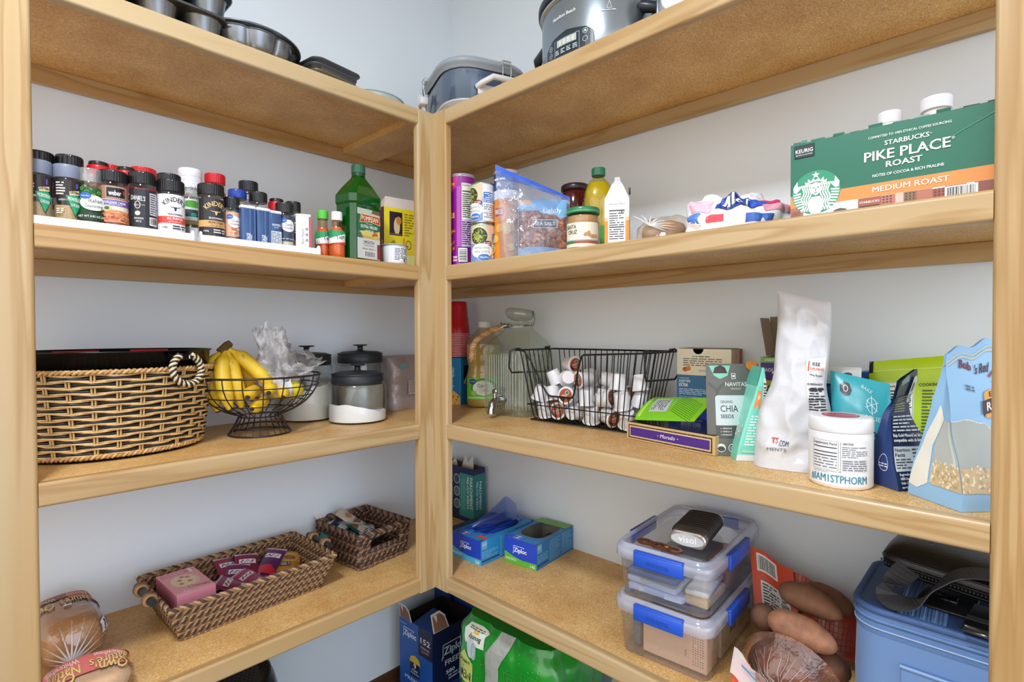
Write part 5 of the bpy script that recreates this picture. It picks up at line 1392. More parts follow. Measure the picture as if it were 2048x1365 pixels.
# wire basket of coffee pods
t = thing('wire_basket', 'black wire basket with a dipped front and swing handles, full of coffee pods', 'basket', (-.131, -.765, Z3), RZ + .02)
bw = mat('#1b1a1c', .4, .3)
HBk = .206
def bx_(x, y, z):        # x along -.5...5, y front -.5 .. back .5, flares upwards
    q = z / HBk; return (x * (.335 + .080 * q), y * (.145 + .040 * q) + .002 * (1 - q), z)
m = MB(); g = .0016
def top_front(u):
    # height of the front edge along the front, dipped in its left half
    if u < .06: return HBk
    if u < .26: s_ = (u - .06) / .20; return HBk - (HBk * .62) * (3 * s_ ** 2 - 2 * s_ ** 3)
    if u < .46: return HBk * .38
    if u < .58: s_ = (u - .46) / .12; return HBk * .38 + (HBk * .58) * (3 * s_ ** 2 - 2 * s_ ** 3)
    return HBk * (.96 + .04 * (u - .58) / .42)
rim = [bx_(-.5, .5, HBk), bx_(-.5, -.5, HBk)] + [bx_(i / 60 - .5, -.5, top_front(i / 60)) for i in range(1, 61)] + [bx_(.5, .5, HBk)]
m.tube(rim + [rim[0]], .0026, bw, 8)
for z in (.004, .048):
    m.tube([bx_(-.5, -.5, z), bx_(.5, -.5, z), bx_(.5, .5, z), bx_(-.5, .5, z)], g, bw, 6, closed=True)
m.tube([bx_(-.5, -.5, .048), bx_(.5, -.5, .048)], g, bw, 6)
for i in range(1, 21):
    u = i / 21
    m.tube([bx_(u - .5, -.5, top_front(u)), bx_(u - .5, -.5, .016), bx_(u - .5, -.44, .002), bx_(u - .5, .44, .002), bx_(u - .5, .5, .016), bx_(u - .5, .5, HBk)], g, bw, 6)
for s_ in (-.5, .5):
    for i in range(1, 9):
        v = i / 9 - .5; m.tube([bx_(s_, v, HBk), bx_(s_, v, .014), bx_(s_ * .93, v, .002)], g, bw, 6)
for v in (-.3, 0, .3): m.tube([bx_(-.48, v, .0018), bx_(.48, v, .0018)], g, bw, 6)
m.part('basket', t)
for s_ in (-1, 1):
    m = MB(); e = s_ * .2085
    lp = [(e, -.100 + .012, HBk + .004), (e + s_ * .010, -.104, HBk - .002), (e + s_ * .012, -.106, HBk - .050), (e + s_ * .010, -.098, HBk - .066), (e + s_ * .008, .060, HBk - .072), (e + s_ * .010, .074, HBk - .060), (e + s_ * .010, .080, HBk), (e, .070, HBk + .008)]
    m.tube(lp, .0026, bw, 8); m.box((e, -.078, HBk + .003), (.007, .016, .007), bw, .001); m.box((e, .058, HBk + .005), (.007, .016, .007), bw, .001); m.part('swing_handle', t)
# coffee pods: one mesh set, copied
def pod():
    r0 = thing('coffee_pod', '', 'coffee pod', (0, 0, 0), 0, 'coffee pods in the wire basket')
    wp = mat('#e6e6ea', .4)
    m = MB(); m.lathe([(.0175, 0), (.0185, .0012), (.0215, .036), (.0222, .0385), (.0245, .0395), (.0252, .0410), (.0248, .0425), (.022, .0430)], wp, 28, caps=(True, False)); m.part('cup', r0)
    m = MB(); p = PR(.35); p.ell(0, 0, .0225, .0225, '#dfe0e2', 30); p.ell(0, 0, .0195, .0195, '#a04a22', 30); p.poly([(-.0195, -.002), (-.016, -.010), (-.006, -.0185), (-.004, -.010)], '#2a1c18'); p.ell(.004, .008, .006, .006, '#e8ece8'); p.ell(.004, .008, .005, .005, '#2f7a58')
    p.text('PIKE', -.003, -.003, .005, '#f0e4dc', bold=.02, w=.015); p.text('PLACE', -.001, -.009, .004, '#f0e4dc', w=.014)
    p.emit(m, on_top(.0430)); m.part('foil_lid', r0); return r0
base_pod = pod(); podsL = []
rp_ = random.Random(21)
B0 = Matrix.Translation((-.131, -.765, Z3)) @ Euler((0, 0, RZ + .02)).to_matrix().to_4x4()
ups = [(0, 0), (PI, 0), (PI / 2, 0), (PI / 2, PI / 2), (PI / 2, PI), (2.3, .6), (2.6, 2.2), (.6, 1.0), (PI / 2, -.5), (PI, 1)]
k = 0
lay = [(.034, [(-.135, -.044), (-.08, -.044), (-.026, -.044), (.028, -.044), (.082, -.044), (.135, -.044), (-.13, .010), (-.075, .012), (-.02, .012), (.035, .012), (.09, .012), (.14, .01), (.0, .058), (.06, .058), (.12, .058)]),
       (.080, [(-.150, -.046), (-.10, -.050), (-.045, -.052), (.012, -.050), (.070, -.050), (.125, -.050), (-.13, .006), (-.08, .008), (-.022, .006), (.036, .006), (.094, .006), (.150, .0), (-.05, .058), (.01, .06), (.07, .06), (.13, .06)]),
       (.126, [(-.125, -.010), (-.072, -.018), (-.018, -.012), (.040, .020), (.098, -.026), (.150, -.004), (-.100, .044), (-.040, .044)]),
       (.165, [(-.085, .014)])]
named = {}
for z, row in lay:
    for (x, y) in row:
        if k % 8 == 1: e = (PI / 2 + rp_.uniform(-.2, .2), 0, rp_.uniform(-.4, .4))           # lid towards the viewer (+Y turned to front)
        elif k % 5 in (0, 1, 3): e = (PI + rp_.uniform(-.35, .35), rp_.uniform(-.35, .35), rp_.uniform(0, 6))
        elif k % 5 == 2: e = (-PI / 2 + rp_.uniform(-.4, .4), 0, rp_.uniform(-.8, .8))
        else: e = (PI / 2 + rp_.uniform(-.3, .3), 0, rp_.uniform(1.0, 2.2))
        Rm = Euler(e).to_matrix().to_4x4()
        Mx = B0 @ Matrix.Translation((x + rp_.uniform(-.002, .002), y, z)) @ Rm @ Matrix.Translation((0, 0, -.0215))
        lay_n = {.034: 'bottom', .080: 'second', .126: 'third', .165: 'top'}[z]
        side = 'front' if y < -.03 else ('middle' if y < .03 else 'back')
        showing = 'brown foil lid facing out' if k % 8 == 1 else ('white cup upside down' if k % 5 in (0, 1, 3) else ('white base facing out' if k % 5 == 2 else 'white cup on its side'))
        lb = 'coffee pod, %s row of the basket, %s layer, %s' % (side, lay_n, showing)
        o = base_pod if k == 0 else dup(base_pod, (0, 0, 0))
        o.location = Mx.translation; o.rotation_euler = Mx.to_euler(); o['label'] = lb
        k += 1

# ------------------------------------------------------------------ third shelf, right run: boxes and pouches
def flipbox_front(m, w, h, y, fn, x0=0.0):
    """print upside down on a front face of width w (0..w) and height h"""
    q = PR(.4); fn(q)
    q.emit(m, lambda x, y_, l: Vector((x0 + w - x, y - l, h - y_)))
TEA = 'tea boxes stacked against the wall'
def tea_box(label, y, z, w, h, col, fn, rz=RZ, dp=.070):
    m = MB(); m.box((w / 2, dp / 2, h / 2), (w, dp, h), mat(col, .45), .0006, 1)
    p = PR(.42); fn(p, w, h); p.emit(m, on_front(0))
    return m.thing('tea_box', label, 'box', (-.086, y, z), rz, TEA)
def f_navy(p, w, h):
    p.text('BIGELOW', .062, h * .66, .0115, '#e9ecf4', bold=.03, w=.052); p.line([(.022, h * .78), (.036, h * .78)], .001, '#b9c4e0'); p.text('Sweet Dreams', .064, h * .36, .011, '#dfe6f4', w=.056, shear=.15); p.line([(.012, h * .1), (.012, h * .5)], .001, '#8fa0d0')
tea_box('navy tea box at the bottom of the stack by the wall', -.972, Z3, .140, .082, '#243c8e', f_navy)
def f_blue(p, w, h):
    p.rect(0, 0, w, h, '#2f6f9c'); p.text('CAFFEINE FREE', .006, h * .86, .0028, '#dfeaf2', 'l', w=.026); p.text('SLEEPYTIME', .006, h * .72, .0065, '#f0f4f8', 'l', bold=.04, w=.030); p.text('EXTRA', .006, h * .56, .0085, '#f0f4f8', 'l', bold=.05, w=.024)
    p.small(.006, h * .24, .088, h * .50, 4, '#dfeaf2', 3, .35); p.small(.006, h * .06, .08, h * .2, 3, '#cfe0ee', 5, .2); p.poly([(.070, h), (.082, h), (.076, h * .88)], '#1c4a70')
tea_box('blue bedtime tea box in the middle of the stack by the wall', -.996, Z3 + .0825, .130, .066, '#2f6f9c', f_blue)
def f_cream(p, w, h):
    p.rect(0, 0, w, h, '#e6dfc8'); p.small(w * .30, h * .68, w * .66, h * .74, 1, '#5a5648', 2, .6); p.small(w * .12, h * .34, w * .84, h * .66, 4, '#6a6454', 5, .45)
    p.ell(w * .16, h * .22, .0075, .0060, '#cf5a24'); p.ell(w * .22, h * .25, .0065, .006, '#d9772c'); p.ell(w * .15, h * .25, .003, .002, '#5a6a2a'); p.small(w * .42, h * .15, w * .7, h * .22, 2, '#8a8470', 2)
o = tea_box('cream tea box with a thumb hole, topmost of the stack by the wall', -.9965, Z3 + .149, .138, .0665, '#e6dfc8', f_cream)
m = MB(); m.lathe([(.012, 0), (.0005, .0001)], mat('#c9c4b4', .7), 24, caps=(False, False)); m.M = Matrix.Identity(4)
m = MB(); p = PR(.6); p.poly([(.0135 * math.cos(PI + PI * k / 14), .0135 * math.sin(PI + PI * k / 14)) for k in range(15)], '#b9b4aa'); p.emit(m, on_front(0, .0665, .056)); m.part('thumb_hole', o)
m = MB(); m.box((.069, .035, .0675), (.130, .060, .001), mat('#8a7a60', .7)); p = PR(.5); p.rect(0, 0, .070, .0665, '#c9a890'); p.rect(.050, 0, .070, .0665, '#9a4a38'); p.text('2', .03, .045, .008, '#5a4434'); p.emit(m, on_right(.138, 0, 0)); m.part('side_panel', o)

# cigar box with a purple front
CBR = RZ - .167
t = thing('cigar_box', 'flat tan cigar box with a purple front panel and dark top', 'box', (-.2445, -.945, Z3), CBR)
w, dp, h = .236, .135, .0405
m = MB(); m.box((w / 2, dp / 2, h / 2), (w, dp, h), mat('#c9ac7c', .5), .0008, 1)
p = PR(.4); p.frame(.006, .004, w - .006, h - .004, .0028, '#2a1c18')
for k in range(58): p.rect(.0072 + k * .00385, .0046, .0088 + k * .00385, .0062, '#d8bf92', up=False); p.rect(.0072 + k * .00385, h - .0062, .0088 + k * .00385, h - .0046, '#d8bf92', up=False)
p.rect(.010, .0085, w - .010, h - .0085, '#e0cca0'); p.rect(.0115, .010, w - .0115, h - .010, '#4a2a86')
p.text('Morado', w * .50, .0165, .0085, '#eeeaf4', bold=.02, w=.040, shear=.25); p.ell(w * .50 - .026, .0205, .0011, .0013, '#eeeaf4', 8); p.ell(w * .50 + .027, .0205, .0011, .0013, '#eeeaf4', 8)
p.emit(m, on_front(0)); m.part('case', t)
m = MB(); m.box((w / 2, dp / 2, h + .0008), (w - .008, dp - .008, .0015), mat('#1d1714', .15), .0004, 1); m.part('lid', t)
# lime pouch lying on it
ex = Vector((-.84, .13, -.42)).normalized(); ez = Vector((-.155, -.945, .10)).normalized(); ex = (ex - ez * ex.dot(ez)).normalized(); ey = ez.cross(ex).normalized()
Mr = Matrix((ex, ey, ez)).transposed().to_euler()
pc = Pouch(.105, .165, .026, amp=.002, seed=31, pu=.6, pv=.4)
m = MB(); pc.build(m, mat('#7cc028', .32)); p = PR(.3, base=.0006)
for k in range(12): p.line([(-.048 + k * .006, .085), (-.010 + k * .006, .155)], .0012, '#3a7a1c')
p.poly([(-.030, .020), (.030, .030), (.026, .080), (-.026, .070)], '#b9c0bc'); p.small(-.022, .030, .022, .068, 6, '#5a6a6a', 3)
p.rect(-.046, .006, .046, .014, '#a8dc50'); pc.emit(p, m); m.thing('snack_pouch', 'lime green pouch lying on the purple-fronted cigar box', 'pouch', (-.180, -.962, Z3 + .0670), rot=Mr)

# grey chia pouch
t = thing('seed_pouch', 'grey stand-up pouch of chia seeds with a pale label window', 'pouch', (-.237, -1.199, Z3), -.80)
pc = Pouch(.112, .190, .034, amp=.0015, seed=12, pu=.6, pv=.8, deform=lambda q: Vector((q.x, q.y + .012 * q.z / .19, q.z)))
m = MB(); pc.build(m, mat('#636460', .38)); p = PR(.38, base=.0005)
p.poly([(-.05, .186), (-.005, .186), (-.012, .165), (-.028, .158), (-.040, .165)], '#7ecab0'); p.poly([(-.042, .170), (-.012, .170), (-.016, .182), (-.026, .187), (-.038, .182)], '#3a2620')
p.frame(-.004, .158, .005, .170, .0012, '#dfe2de'); p.rect(-.002, .162, .003, .166, '#dfe2de'); p.text('NAVITAS', .005, .143, .0085, '#eceeec', bold=.01, w=.046); p.text('ORGANICS', .004, .136, .0035, '#d9dcd8', w=.022)
p.line([(-.052, .150), (-.035, .135), (-.035, .06)], .004, '#55564f'); p.line([(-.018, .150), (-.035, .135)], .004, '#55564f')
p.rrect(-.040, .046, .048, .124, .006, '#c9d4d8'); p.rect(-.040, .046, .048, .062, '#4a4c4c'); p.rrect(-.040, .036, .048, .060, .004, '#4a4c4c')
p.text('ORGANIC', -.030, .108, .0055, '#30383a', 'l', w=.026); p.text('CHIA', -.030, .090, .0135, '#20282a', 'l', w=.036); p.text('SEEDS', -.030, .077, .0075, '#30383a', 'l', bold=.02, w=.026)
for k, s_ in enumerate(('VERSATILE', 'OMEGA-3s', 'EXCELLENT')): p.ell(-.031, .0555 - k * .0065, .0008, .0008, '#f0f0f0', 8); p.text(s_, -.028, .0545 - k * .0065, .003, '#f0f0f0', 'l', bold=.02, w=.019)
p.ell(-.032, .016, .0085, .0085, '#e4e6e4'); p.ell(-.032, .014, .007, .005, '#3a3c3c'); p.text('USDA', -.032, .017, .003, '#3a3c3c', w=.01); p.ring(-.010, .016, .0085, .0085, .0012, '#e4e6e4'); p.text('GF', -.010, .0135, .006, '#e4e6e4')
p.ell(.040, .186, .012, .010, '#c87a2c'); pc.emit(p, m); m.part('pouch', t)

# mint and white pouch, its gusset towards the viewer
t = thing('mint_pouch', 'mint green pouch with an orange ribbon mark, leaning beside the chia', 'pouch', (-.2475, -1.2285, Z3), -.955)
gb_ = GBag(.060, .066, .186, lambda v: 1.0 - .93 * v ** 1.25, lambda v: 1 - .05 * v, ox=lambda v: .024 * v, oy=lambda v: .004 * v, amp=.0022, seed=15, fold=.0, bulge=.10)
m = MB(); gb_.build(m, mat('#7fd9c6', .35)); p = PR(.35, base=.0006)
p.rect(.010, .0, .030, .165, '#dfe4e6'); p.rect(-.030, .0, .030, .012, '#dfe4e6'); p.poly([(-.024, .016), (.009, .016), (.010, .150), (-.018, .150)], '#6fd0be')
p.poly([(-.018, .140), (.004, .140), (.004, .100), (-.007, .112), (-.018, .100)], '#e58a4a'); p.ell(-.007, .128, .006, .006, '#f0b48a'); p.text('#1', -.007, .125, .005, '#f6f0ea', bold=.03)
p.small(-.020, .030, .006, .092, 11, '#d8f2ec', 4); p.rect(.011, .075, .030, .160, '#eceef0'); p.text('Nutrition', .020, .152, .005, '#24282a', bold=.03, w=.018); p.small(.012, .080, .029, .149, 13, '#2c3032', 6, .5); p.small(.013, .020, .026, .07, 7, '#6a7476', 6)
p.rect(-.022, .0165, .012, .0215, '#a8d0c0'); gb_.emit_front(p, m)
p = PR(.35, base=.0006); p.text('BAR', .010, .045, .026, '#e8f6f2', bold=.03, w=.040); p.rect(-.033, .150, .033, .186, '#58bca8'); gb_.emit_left(p, m); m.part('pouch', t)

# tall white bulk bag
t = thing('bulk_powder_bag', 'tall crumpled white foil bag with a paper label on its right', 'bag', (-.262, -1.3120, Z3), RZ + .22)
def _wd(q):
    k = q.z / .338; s_ = 1 - .27 * sstep(.28, .52, k)
    return Vector((q.x * s_ + .022 * sstep(.1, .6, k) + .003 * math.sin(k * 9), q.y + .012 * k, q.z * (.965 - .035 * k * q.x / .055)))
pc = Pouch(.124, .338, .094, amp=.010, seed=22, pu=.40, pv=.50, freq=13, flat=.4, deform=_wd, ridge=True)
m = MB(); pc.build(m, mat('#d2d4da', .22, 0, .6, bump=.8, bscale=22), nu=36, nv=60); m.part('bag', t)
m = MB(); p = PR(.4, base=.0012); p.poly([(.012, .215), (.055, .222), (.055, .105), (.034, .085)], '#e4e6ea'); p.text('BULK', .028, .204, .0065, '#2a2a30', 'l', bold=.04, w=.016); p.text('SUPPLEMENTS', .022, .195, .0055, '#d9602c', 'l', bold=.03, w=.030)
p.rect(.018, .192, .021, .212, '#d9602c'); p.text('Whey Protein', .036, .184, .004, '#2a2a30', w=.026, bold=.02); p.text('NUTRITION FACTS', .036, .166, .004, '#2a2a30', bold=.02, w=.030); p.small(.026, .118, .054, .163, 9, '#30343c', 3, .5); p.rect(.026, .138, .054, .140, '#24282e'); p.rect(.024, .157, .054, .159, '#24282e'); p.small(.036, .098, .054, .117, 4, '#4a6a8a', 7)
pc.emit(p, m, nx=24, ny=40); m.part('paper_label', t)
m = MB(); p = PR(.4, base=.0012); p.text('TS', -.030, .050, .010, '#c8342c', 'l', bold=.05, w=.012); p.text('.COM', -.017, .046, .010, '#2a4a7a', 'l', bold=.03, w=.016); p.text('MENTS', -.036, .036, .006, '#5a6a7a', 'l', w=.032); pc.emit(p, m, nx=24, ny=40); m.part('print', t)

# supplement tub
t = thing('supplement_tub', 'white screw-top tub with blue lettering along its base', 'tub', (-.3300, -1.4130, Z3), face(-.33, -1.413, .03))
r = .0475
m = MB(); m.lathe([(r * .93, 0), (r, .004), (r, .088), (r * .97, .091)], mat('#e9eaee', .35), 52); m.part('tub', t)
m = MB(); m.lathe([(r * .985, .0915), (r * 1.01, .093), (r * 1.01, .110), (r * .97, .1145), (r * .90, .1150), (.0004, .1145)], mat('#eceef2', .35), 52); p = PR(.35); p.ell(.0, .004, .028, .028, '#b8323e', 32); p.ring(0, .004, .024, .024, .001, '#f0dcde'); p.text('1ST PHORM', 0, .001, .006, '#f4e6e8', bold=.02, w=.040); p.emit(m, on_top(.1152)); m.part('lid', t)
m = MB(); p = PR(.4, base=.0004); p.rect(-.055, .006, .044, .080, '#e6e8ec'); p.frame(-.046, .030, -.004, .078, .0005, '#3a3e46'); p.text('Supplement Facts', -.025, .0715, .0042, '#24282e', bold=.02, w=.038)
for y in (.066, .058, .0525): p.rect(-.044, y, -.006, y + .0016, '#24282e', up=False)
p.small(-.044, .032, -.006, .051, 4, '#6a7078', 3, .35); p.small(-.044, .0245, .0, .0295, 2, '#8a9098', 4, .35); p.text('DIRECTIONS', .002, .0735, .003, '#3a3e46', 'l', bold=.02, w=.015); p.small(.001, .052, .040, .071, 6, '#6a7078', 5, .4); p.rect(.001, .030, .040, .050, '#d0d2d8'); p.small(.002, .031, .039, .049, 5, '#6a7078', 8, .5); p.line([(-.001, .028), (-.001, .078)], .0005, '#5a6068')
p.text('#IAM1STPHORM', -.005, .0105, .0125, '#2387a6', bold=.03, w=.088); p.emit(m, on_cyl(r), du=.006); m.part('label', t)

# pouches behind the tub
t = thing('snack_bag', 'folded white and dark blue bag behind the white tub', 'bag', (-.165, -1.379, Z3), RZ + .05)
pc = Pouch(.066, .188, .05, amp=.003, seed=41, pu=.4, pv=.5, deform=lambda q: Vector((q.x + .02 * max(0, q.z - .15), q.y, q.z)))
m = MB(); pc.build(m, mat('#2f6a98', .35)); p = PR(.35, base=.0006); p.rect(-.033, .155, .033, .188, '#d9dcda'); p.rect(-.033, .150, .033, .155, '#1c2c3c'); p.ell(.012, .174, .007, .004, '#2c3034'); pc.emit(p, m); m.part('bag', t)
m = MB(); m.box((0, 0, .088), (.060, .060, .176), mat('#2c5fae', .4), .001, 1); m.thing('blue_box', 'plain blue box against the wall between the teal and lime pouches', 'box', (-.075, -1.428, Z3), RZ)
t = thing('baking_pouch', 'teal pouch with a black badge and white line drawing', 'pouch', (-.225, -1.4305, Z3), RZ + .12)
pc = Pouch(.094, .172, .046, amp=.003, seed=44, pu=.5, pv=.6, deform=lambda q: Vector((q.x - .012 * q.z / .17, q.y + .03 * (q.z / .17) ** 2, q.z * (1 - .06 * q.x / .047))))
m = MB(); pc.build(m, mat('#3aa6b4', .3)); p = PR(.3, base=.0006)
p.ell(-.022, .146, .010, .013, '#1f2628', 7); p.ring(-.022, .147, .004, .006, .001, '#eef2f0'); p.text('BAKE', .010, .150, .006, '#cfeaec', w=.018, rot=-.5); p.text('BELIEVE', .024, .098, .008, '#cfeaec', w=.034, rot=-.1)
p.ring(.018, .125, .008, .014, .001, '#dff2f2'); p.line([(.018, .108), (.018, .142)], .001, '#dff2f2'); p.line([(.008, .120), (.028, .132)], .001, '#dff2f2'); p.line([(.010, .134), (.026, .116)], .001, '#dff2f2')
p.text('D', .018, .070, .010, '#1d3438', bold=.04, w=.008); p.text('C', .018, .052, .010, '#1d3438', bold=.04, w=.008); pc.emit(p, m); m.part('pouch', t)
t = thing('lime_pouch', 'large lime green pouch with a nutrition panel at the back', 'pouch', (-.135, -1.497, Z3), RZ + .02)
pc = Pouch(.158, .208, .05, amp=.003, seed=47, pu=.5, pv=.6, deform=lambda q: Vector((q.x, q.y + .02 * q.z / .2, q.z * (1 + .05 * q.x / .08))))
m = MB(); pc.build(m, mat('#b4d21e', .28)); p = PR(.28, base=.0006)
p.rect(-.079, .184, -.072, .208, '#14160e'); p.rect(-.07, .186, .078, .189, '#c8e04a'); p.facts(-.056, .088, -.006, .164, 'Nutrition', '#eef0e4', '#1a1c14', 10); p.text('Calories', -.030, .128, .008, '#1a1c14', bold=.04, w=.04)
p.text('COOKING DIRECTIONS', .036, .155, .0055, '#2a3410', bold=.03, w=.070); p.small(.006, .062, .072, .150, 15, '#4a5a10', 6, .45); p.barcode(.012, .018, .05, .045, seed=9, bg='#b4d21e'); pc.emit(p, m); m.part('pouch', t)

# navy mineral salt pouch
t = thing('salt_pouch', 'navy pouch of mineral sea salt with a twisted top', 'pouch', (-.270, -1.4935, Z3), -.66)
gb_ = GBag(.084, .064, .184, lambda v: 1 - .52 * sstep(.15, .70, v) + .46 * sstep(.72, 1, v), lambda v: max(.02, 1 - 1.25 * v) if v < .75 else .05, ox=lambda v: -.008 * sstep(.2, .7, v) + .022 * sstep(.6, 1, v), oy=lambda v: .010 * v, tw=lambda v: .50 * sstep(.45, 1, v), oz=lambda x, v: .010 * sstep(.6, 1, v) * x / .04, amp=.003, seed=52, fold=.25)
m = MB(); gb_.build(m, mat('#1e2c4c', .3), mat('#33477c', .3), n=20, nv=44); p = PR(.32, base=.0008)
p.rect(-.040, .030, .041, .068, '#c4ccd4'); p.text('Nutrition', -.038, .060, .0055, '#20242c', 'l', bold=.03, w=.030); p.text('Facts', -.038, .0525, .0055, '#20242c', 'l', bold=.03, w=.018); p.small(-.038, .033, -.008, .050, 4, '#3a4048', 4, .4); p.small(-.004, .033, .039, .066, 6, '#3a4048', 4, .4); p.text('0', .0, .034, .006, '#1c2026', bold=.02)
for k, s_ in enumerate(('Ingredients:', '100% Unrefined Sea Salt,', 'Solar Dehydrated. No additives', 'artificial ingredients.')): p.text(s_, -.036, .0235 - k * .0065, .004, '#e9ecf2', 'l', bold=.03, w=.026 + .014 * min(k, 3))
p.text('Baja Gold Mineral Sea Salt is', -.040, .083, .0048, '#eef0f4', 'l', bold=.05, w=.074); p.text('compatible with all diets', -.040, .0755, .0048, '#eef0f4', 'l', bold=.04, w=.066); p.small(-.040, .090, .038, .118, 5, '#cfd6e4', 3, .4); p.small(-.038, .122, .01, .150, 7, '#a8a87c', 8, .4)
p.ell(.024, .156, .012, .020, '#c9d4d8'); p.ell(.022, .160, .005, .007, '#4a4a30'); p.small(.016, .142, .032, .15, 3, '#5a6a6a', 3); p.rect(-.041, .174, -.004, .184, '#8aa0b4'); gb_.emit_front(p, m)
p = PR(.32, base=.0006); p.ring(.006, .040, .012, .014, .0012, '#dfe4ee'); p.small(-.006, .032, .018, .040, 2, '#e9ecf4', 2); gb_.emit_left(p, m); m.part('pouch', t)

# light blue oats bag with a clear window round its near corner
t = thing('oats_bag', 'light blue paper bag of rolled oats with a clear window, by the right post', 'bag', (-.3120, -1.5770, Z3), -.731)
gb_ = GBag(.112, .092, .240, lambda v: 1 - .16 * v, lambda v: max(.03, 1 - .62 * sstep(.05, .62, v) - .36 * sstep(.55, 1, v)), ox=lambda v: .010 * v, oy=lambda v: -.004 * v, oz=lambda x, v: .014 * sstep(.5, 1, v) * x / .05 + .004 * v * math.sin(x * 160), tw=lambda v: -.10 * v, amp=.003, seed=61, fr=12, fold=.12, bulge=.08)
blu = mat('#8fbadf', .4)
m = MB(); gb_.build(m, blu, n=22, nv=48); r_ = random.Random(12)
def oats(p, x0, x1):
    p.rect(x0, .026, x1, .060, '#c9b48c')
    for k in range(90): p.ell(r_.uniform(x0, x1), r_.uniform(.028, .064), .0026, .0018, r_.choice(('#d9c8a4', '#b49a70', '#c4ae84', '#e4d6b8', '#ece2c8')), 7, r_.uniform(0, 3))
p = PR(.4, base=.0006); p.poly([(-.056, .026), (.026, .024), (.030, .045), (.018, .085), (-.004, .124), (-.056, .126)], '#a3aaa6'); p.line([(.026, .024), (.030, .045), (.018, .085), (-.004, .124)], .0016, '#d9c47a'); p.line([(-.056, .126), (-.004, .124)], .0012, '#dfe6e6'); oats(p, -.056, .024)
p.text('Bob', -.026, .205, .013, '#6a2030', bold=.05, w=.020, rot=-.15); p.text("'s Red", -.002, .196, .013, '#3a2030', bold=.04, w=.022, rot=-.3); p.text('Mill', .016, .176, .022, '#a02c34', bold=.05, w=.026, rot=-.9); p.rect(-.056, .222, .056, .2235, '#d9c47a'); p.rect(-.056, .228, .056, .229, '#d9c47a'); p.small(-.030, .170, -.016, .18, 2, '#4a5a74', 4)
p.rrect(-.002, .130, .056, .168, .004, '#d99c3c'); p.rect(-.006, .136, .056, .156, '#3a2226'); p.text('ROLLED', .024, .140, .012, '#f4f0ea', bold=.03, w=.046); p.text('EXTRA', .020, .1585, .007, '#2c1c18', bold=.03, w=.028)
gb_.emit_front(p, m, nx=22)
p = PR(.4, base=.0006); p.poly([(-.046, .018), (-.030, .014), (-.012, .026), (-.012, .085), (.014, .128), (-.010, .150), (-.036, .10)], '#e3e2d6'); p.poly([(-.008, .028), (.046, .026), (.046, .126), (.016, .126), (-.004, .086)], '#b4bab4'); p.line([(.016, .126), (-.004, .086), (-.008, .028)], .0016, '#d9c47a'); p.rect(.036, .028, .041, .124, '#c9d2d0'); oats(p, -.006, .046)
p.rect(-.046, .222, .046, .2235, '#d9c47a'); gb_.emit_left(p, m, nx=20); m.part('bag', t)

# upside-down purple tea carton, opened at the bottom
t = thing('herbal_tea_box', 'purple and yellow tea box standing upside down with an open flap', 'box', (-.100, -1.2060, Z3), RZ)
w, dp, h = .086, .070, .200; kr = mat('#7a6a54', .8)
m = MB(); m.loft([[(0, 0, 0), (w, 0, 0), (w, dp, 0), (0, dp, 0)], [(0, 0, h), (w, 0, h), (w, dp, h), (0, dp, h)]], mat('#d8c83a', .45), caps=(True, False), smooth=False)
m.loft([[(.001, .001, .01), (w - .001, .001, .01), (w - .001, dp - .001, .01), (.001, dp - .001, .01)], [(.001, .001, h), (w - .001, .001, h), (w - .001, dp - .001, h), (.001, dp - .001, h)]], kr, caps=(True, False), smooth=False)
def fsm(p):
    p.rect(0, 0, w, h, '#d9c840'); p.rect(0, .008, w, .052, '#4f3384'); p.rect(0, 0, w, .012, '#7ab84a'); p.text('SENNA PEPPERMINT', w / 2, .003, .0055, '#f0f4e8', bold=.02, w=.07); p.text('Smooth Move', w / 2, .024, .013, '#f0ecf4', bold=.02, w=.080); p.text('ORGANIC', w / 2, .042, .006, '#e6dff0', bold=.02, w=.034)
    p.ell(w * .5, .078, .030, .026, '#24442c'); p.ring(w * .5, .078, .027, .023, .001, '#dfe8d8'); p.text('MEDICINALS', w * .5, .092, .006, '#eef2e8', w=.036); p.ell(w * .5, .076, .008, .011, '#7ab84a')
    rr_ = random.Random(4)
    for k in range(40): p.ell(rr_.uniform(.004, w - .004), rr_.uniform(.11, .19), .005, .003, rr_.choice(('#e8dc6a', '#b9ac2c', '#8a9a3a', '#f0e68a')), 8, rr_.uniform(0, 3))
flipbox_front(m, w, h, 0, fsm); m.part('carton', t)
m = MB(); m.box((w * .5, dp - .004, h + .046), (w, .0012, .094), kr, 0, rot=(.06, 0, 0)); m.box((.004, dp * .5, h + .046), (.0012, dp * .85, .088), kr, 0, rot=(0, -.16, 0)); m.part('open_flap', t)

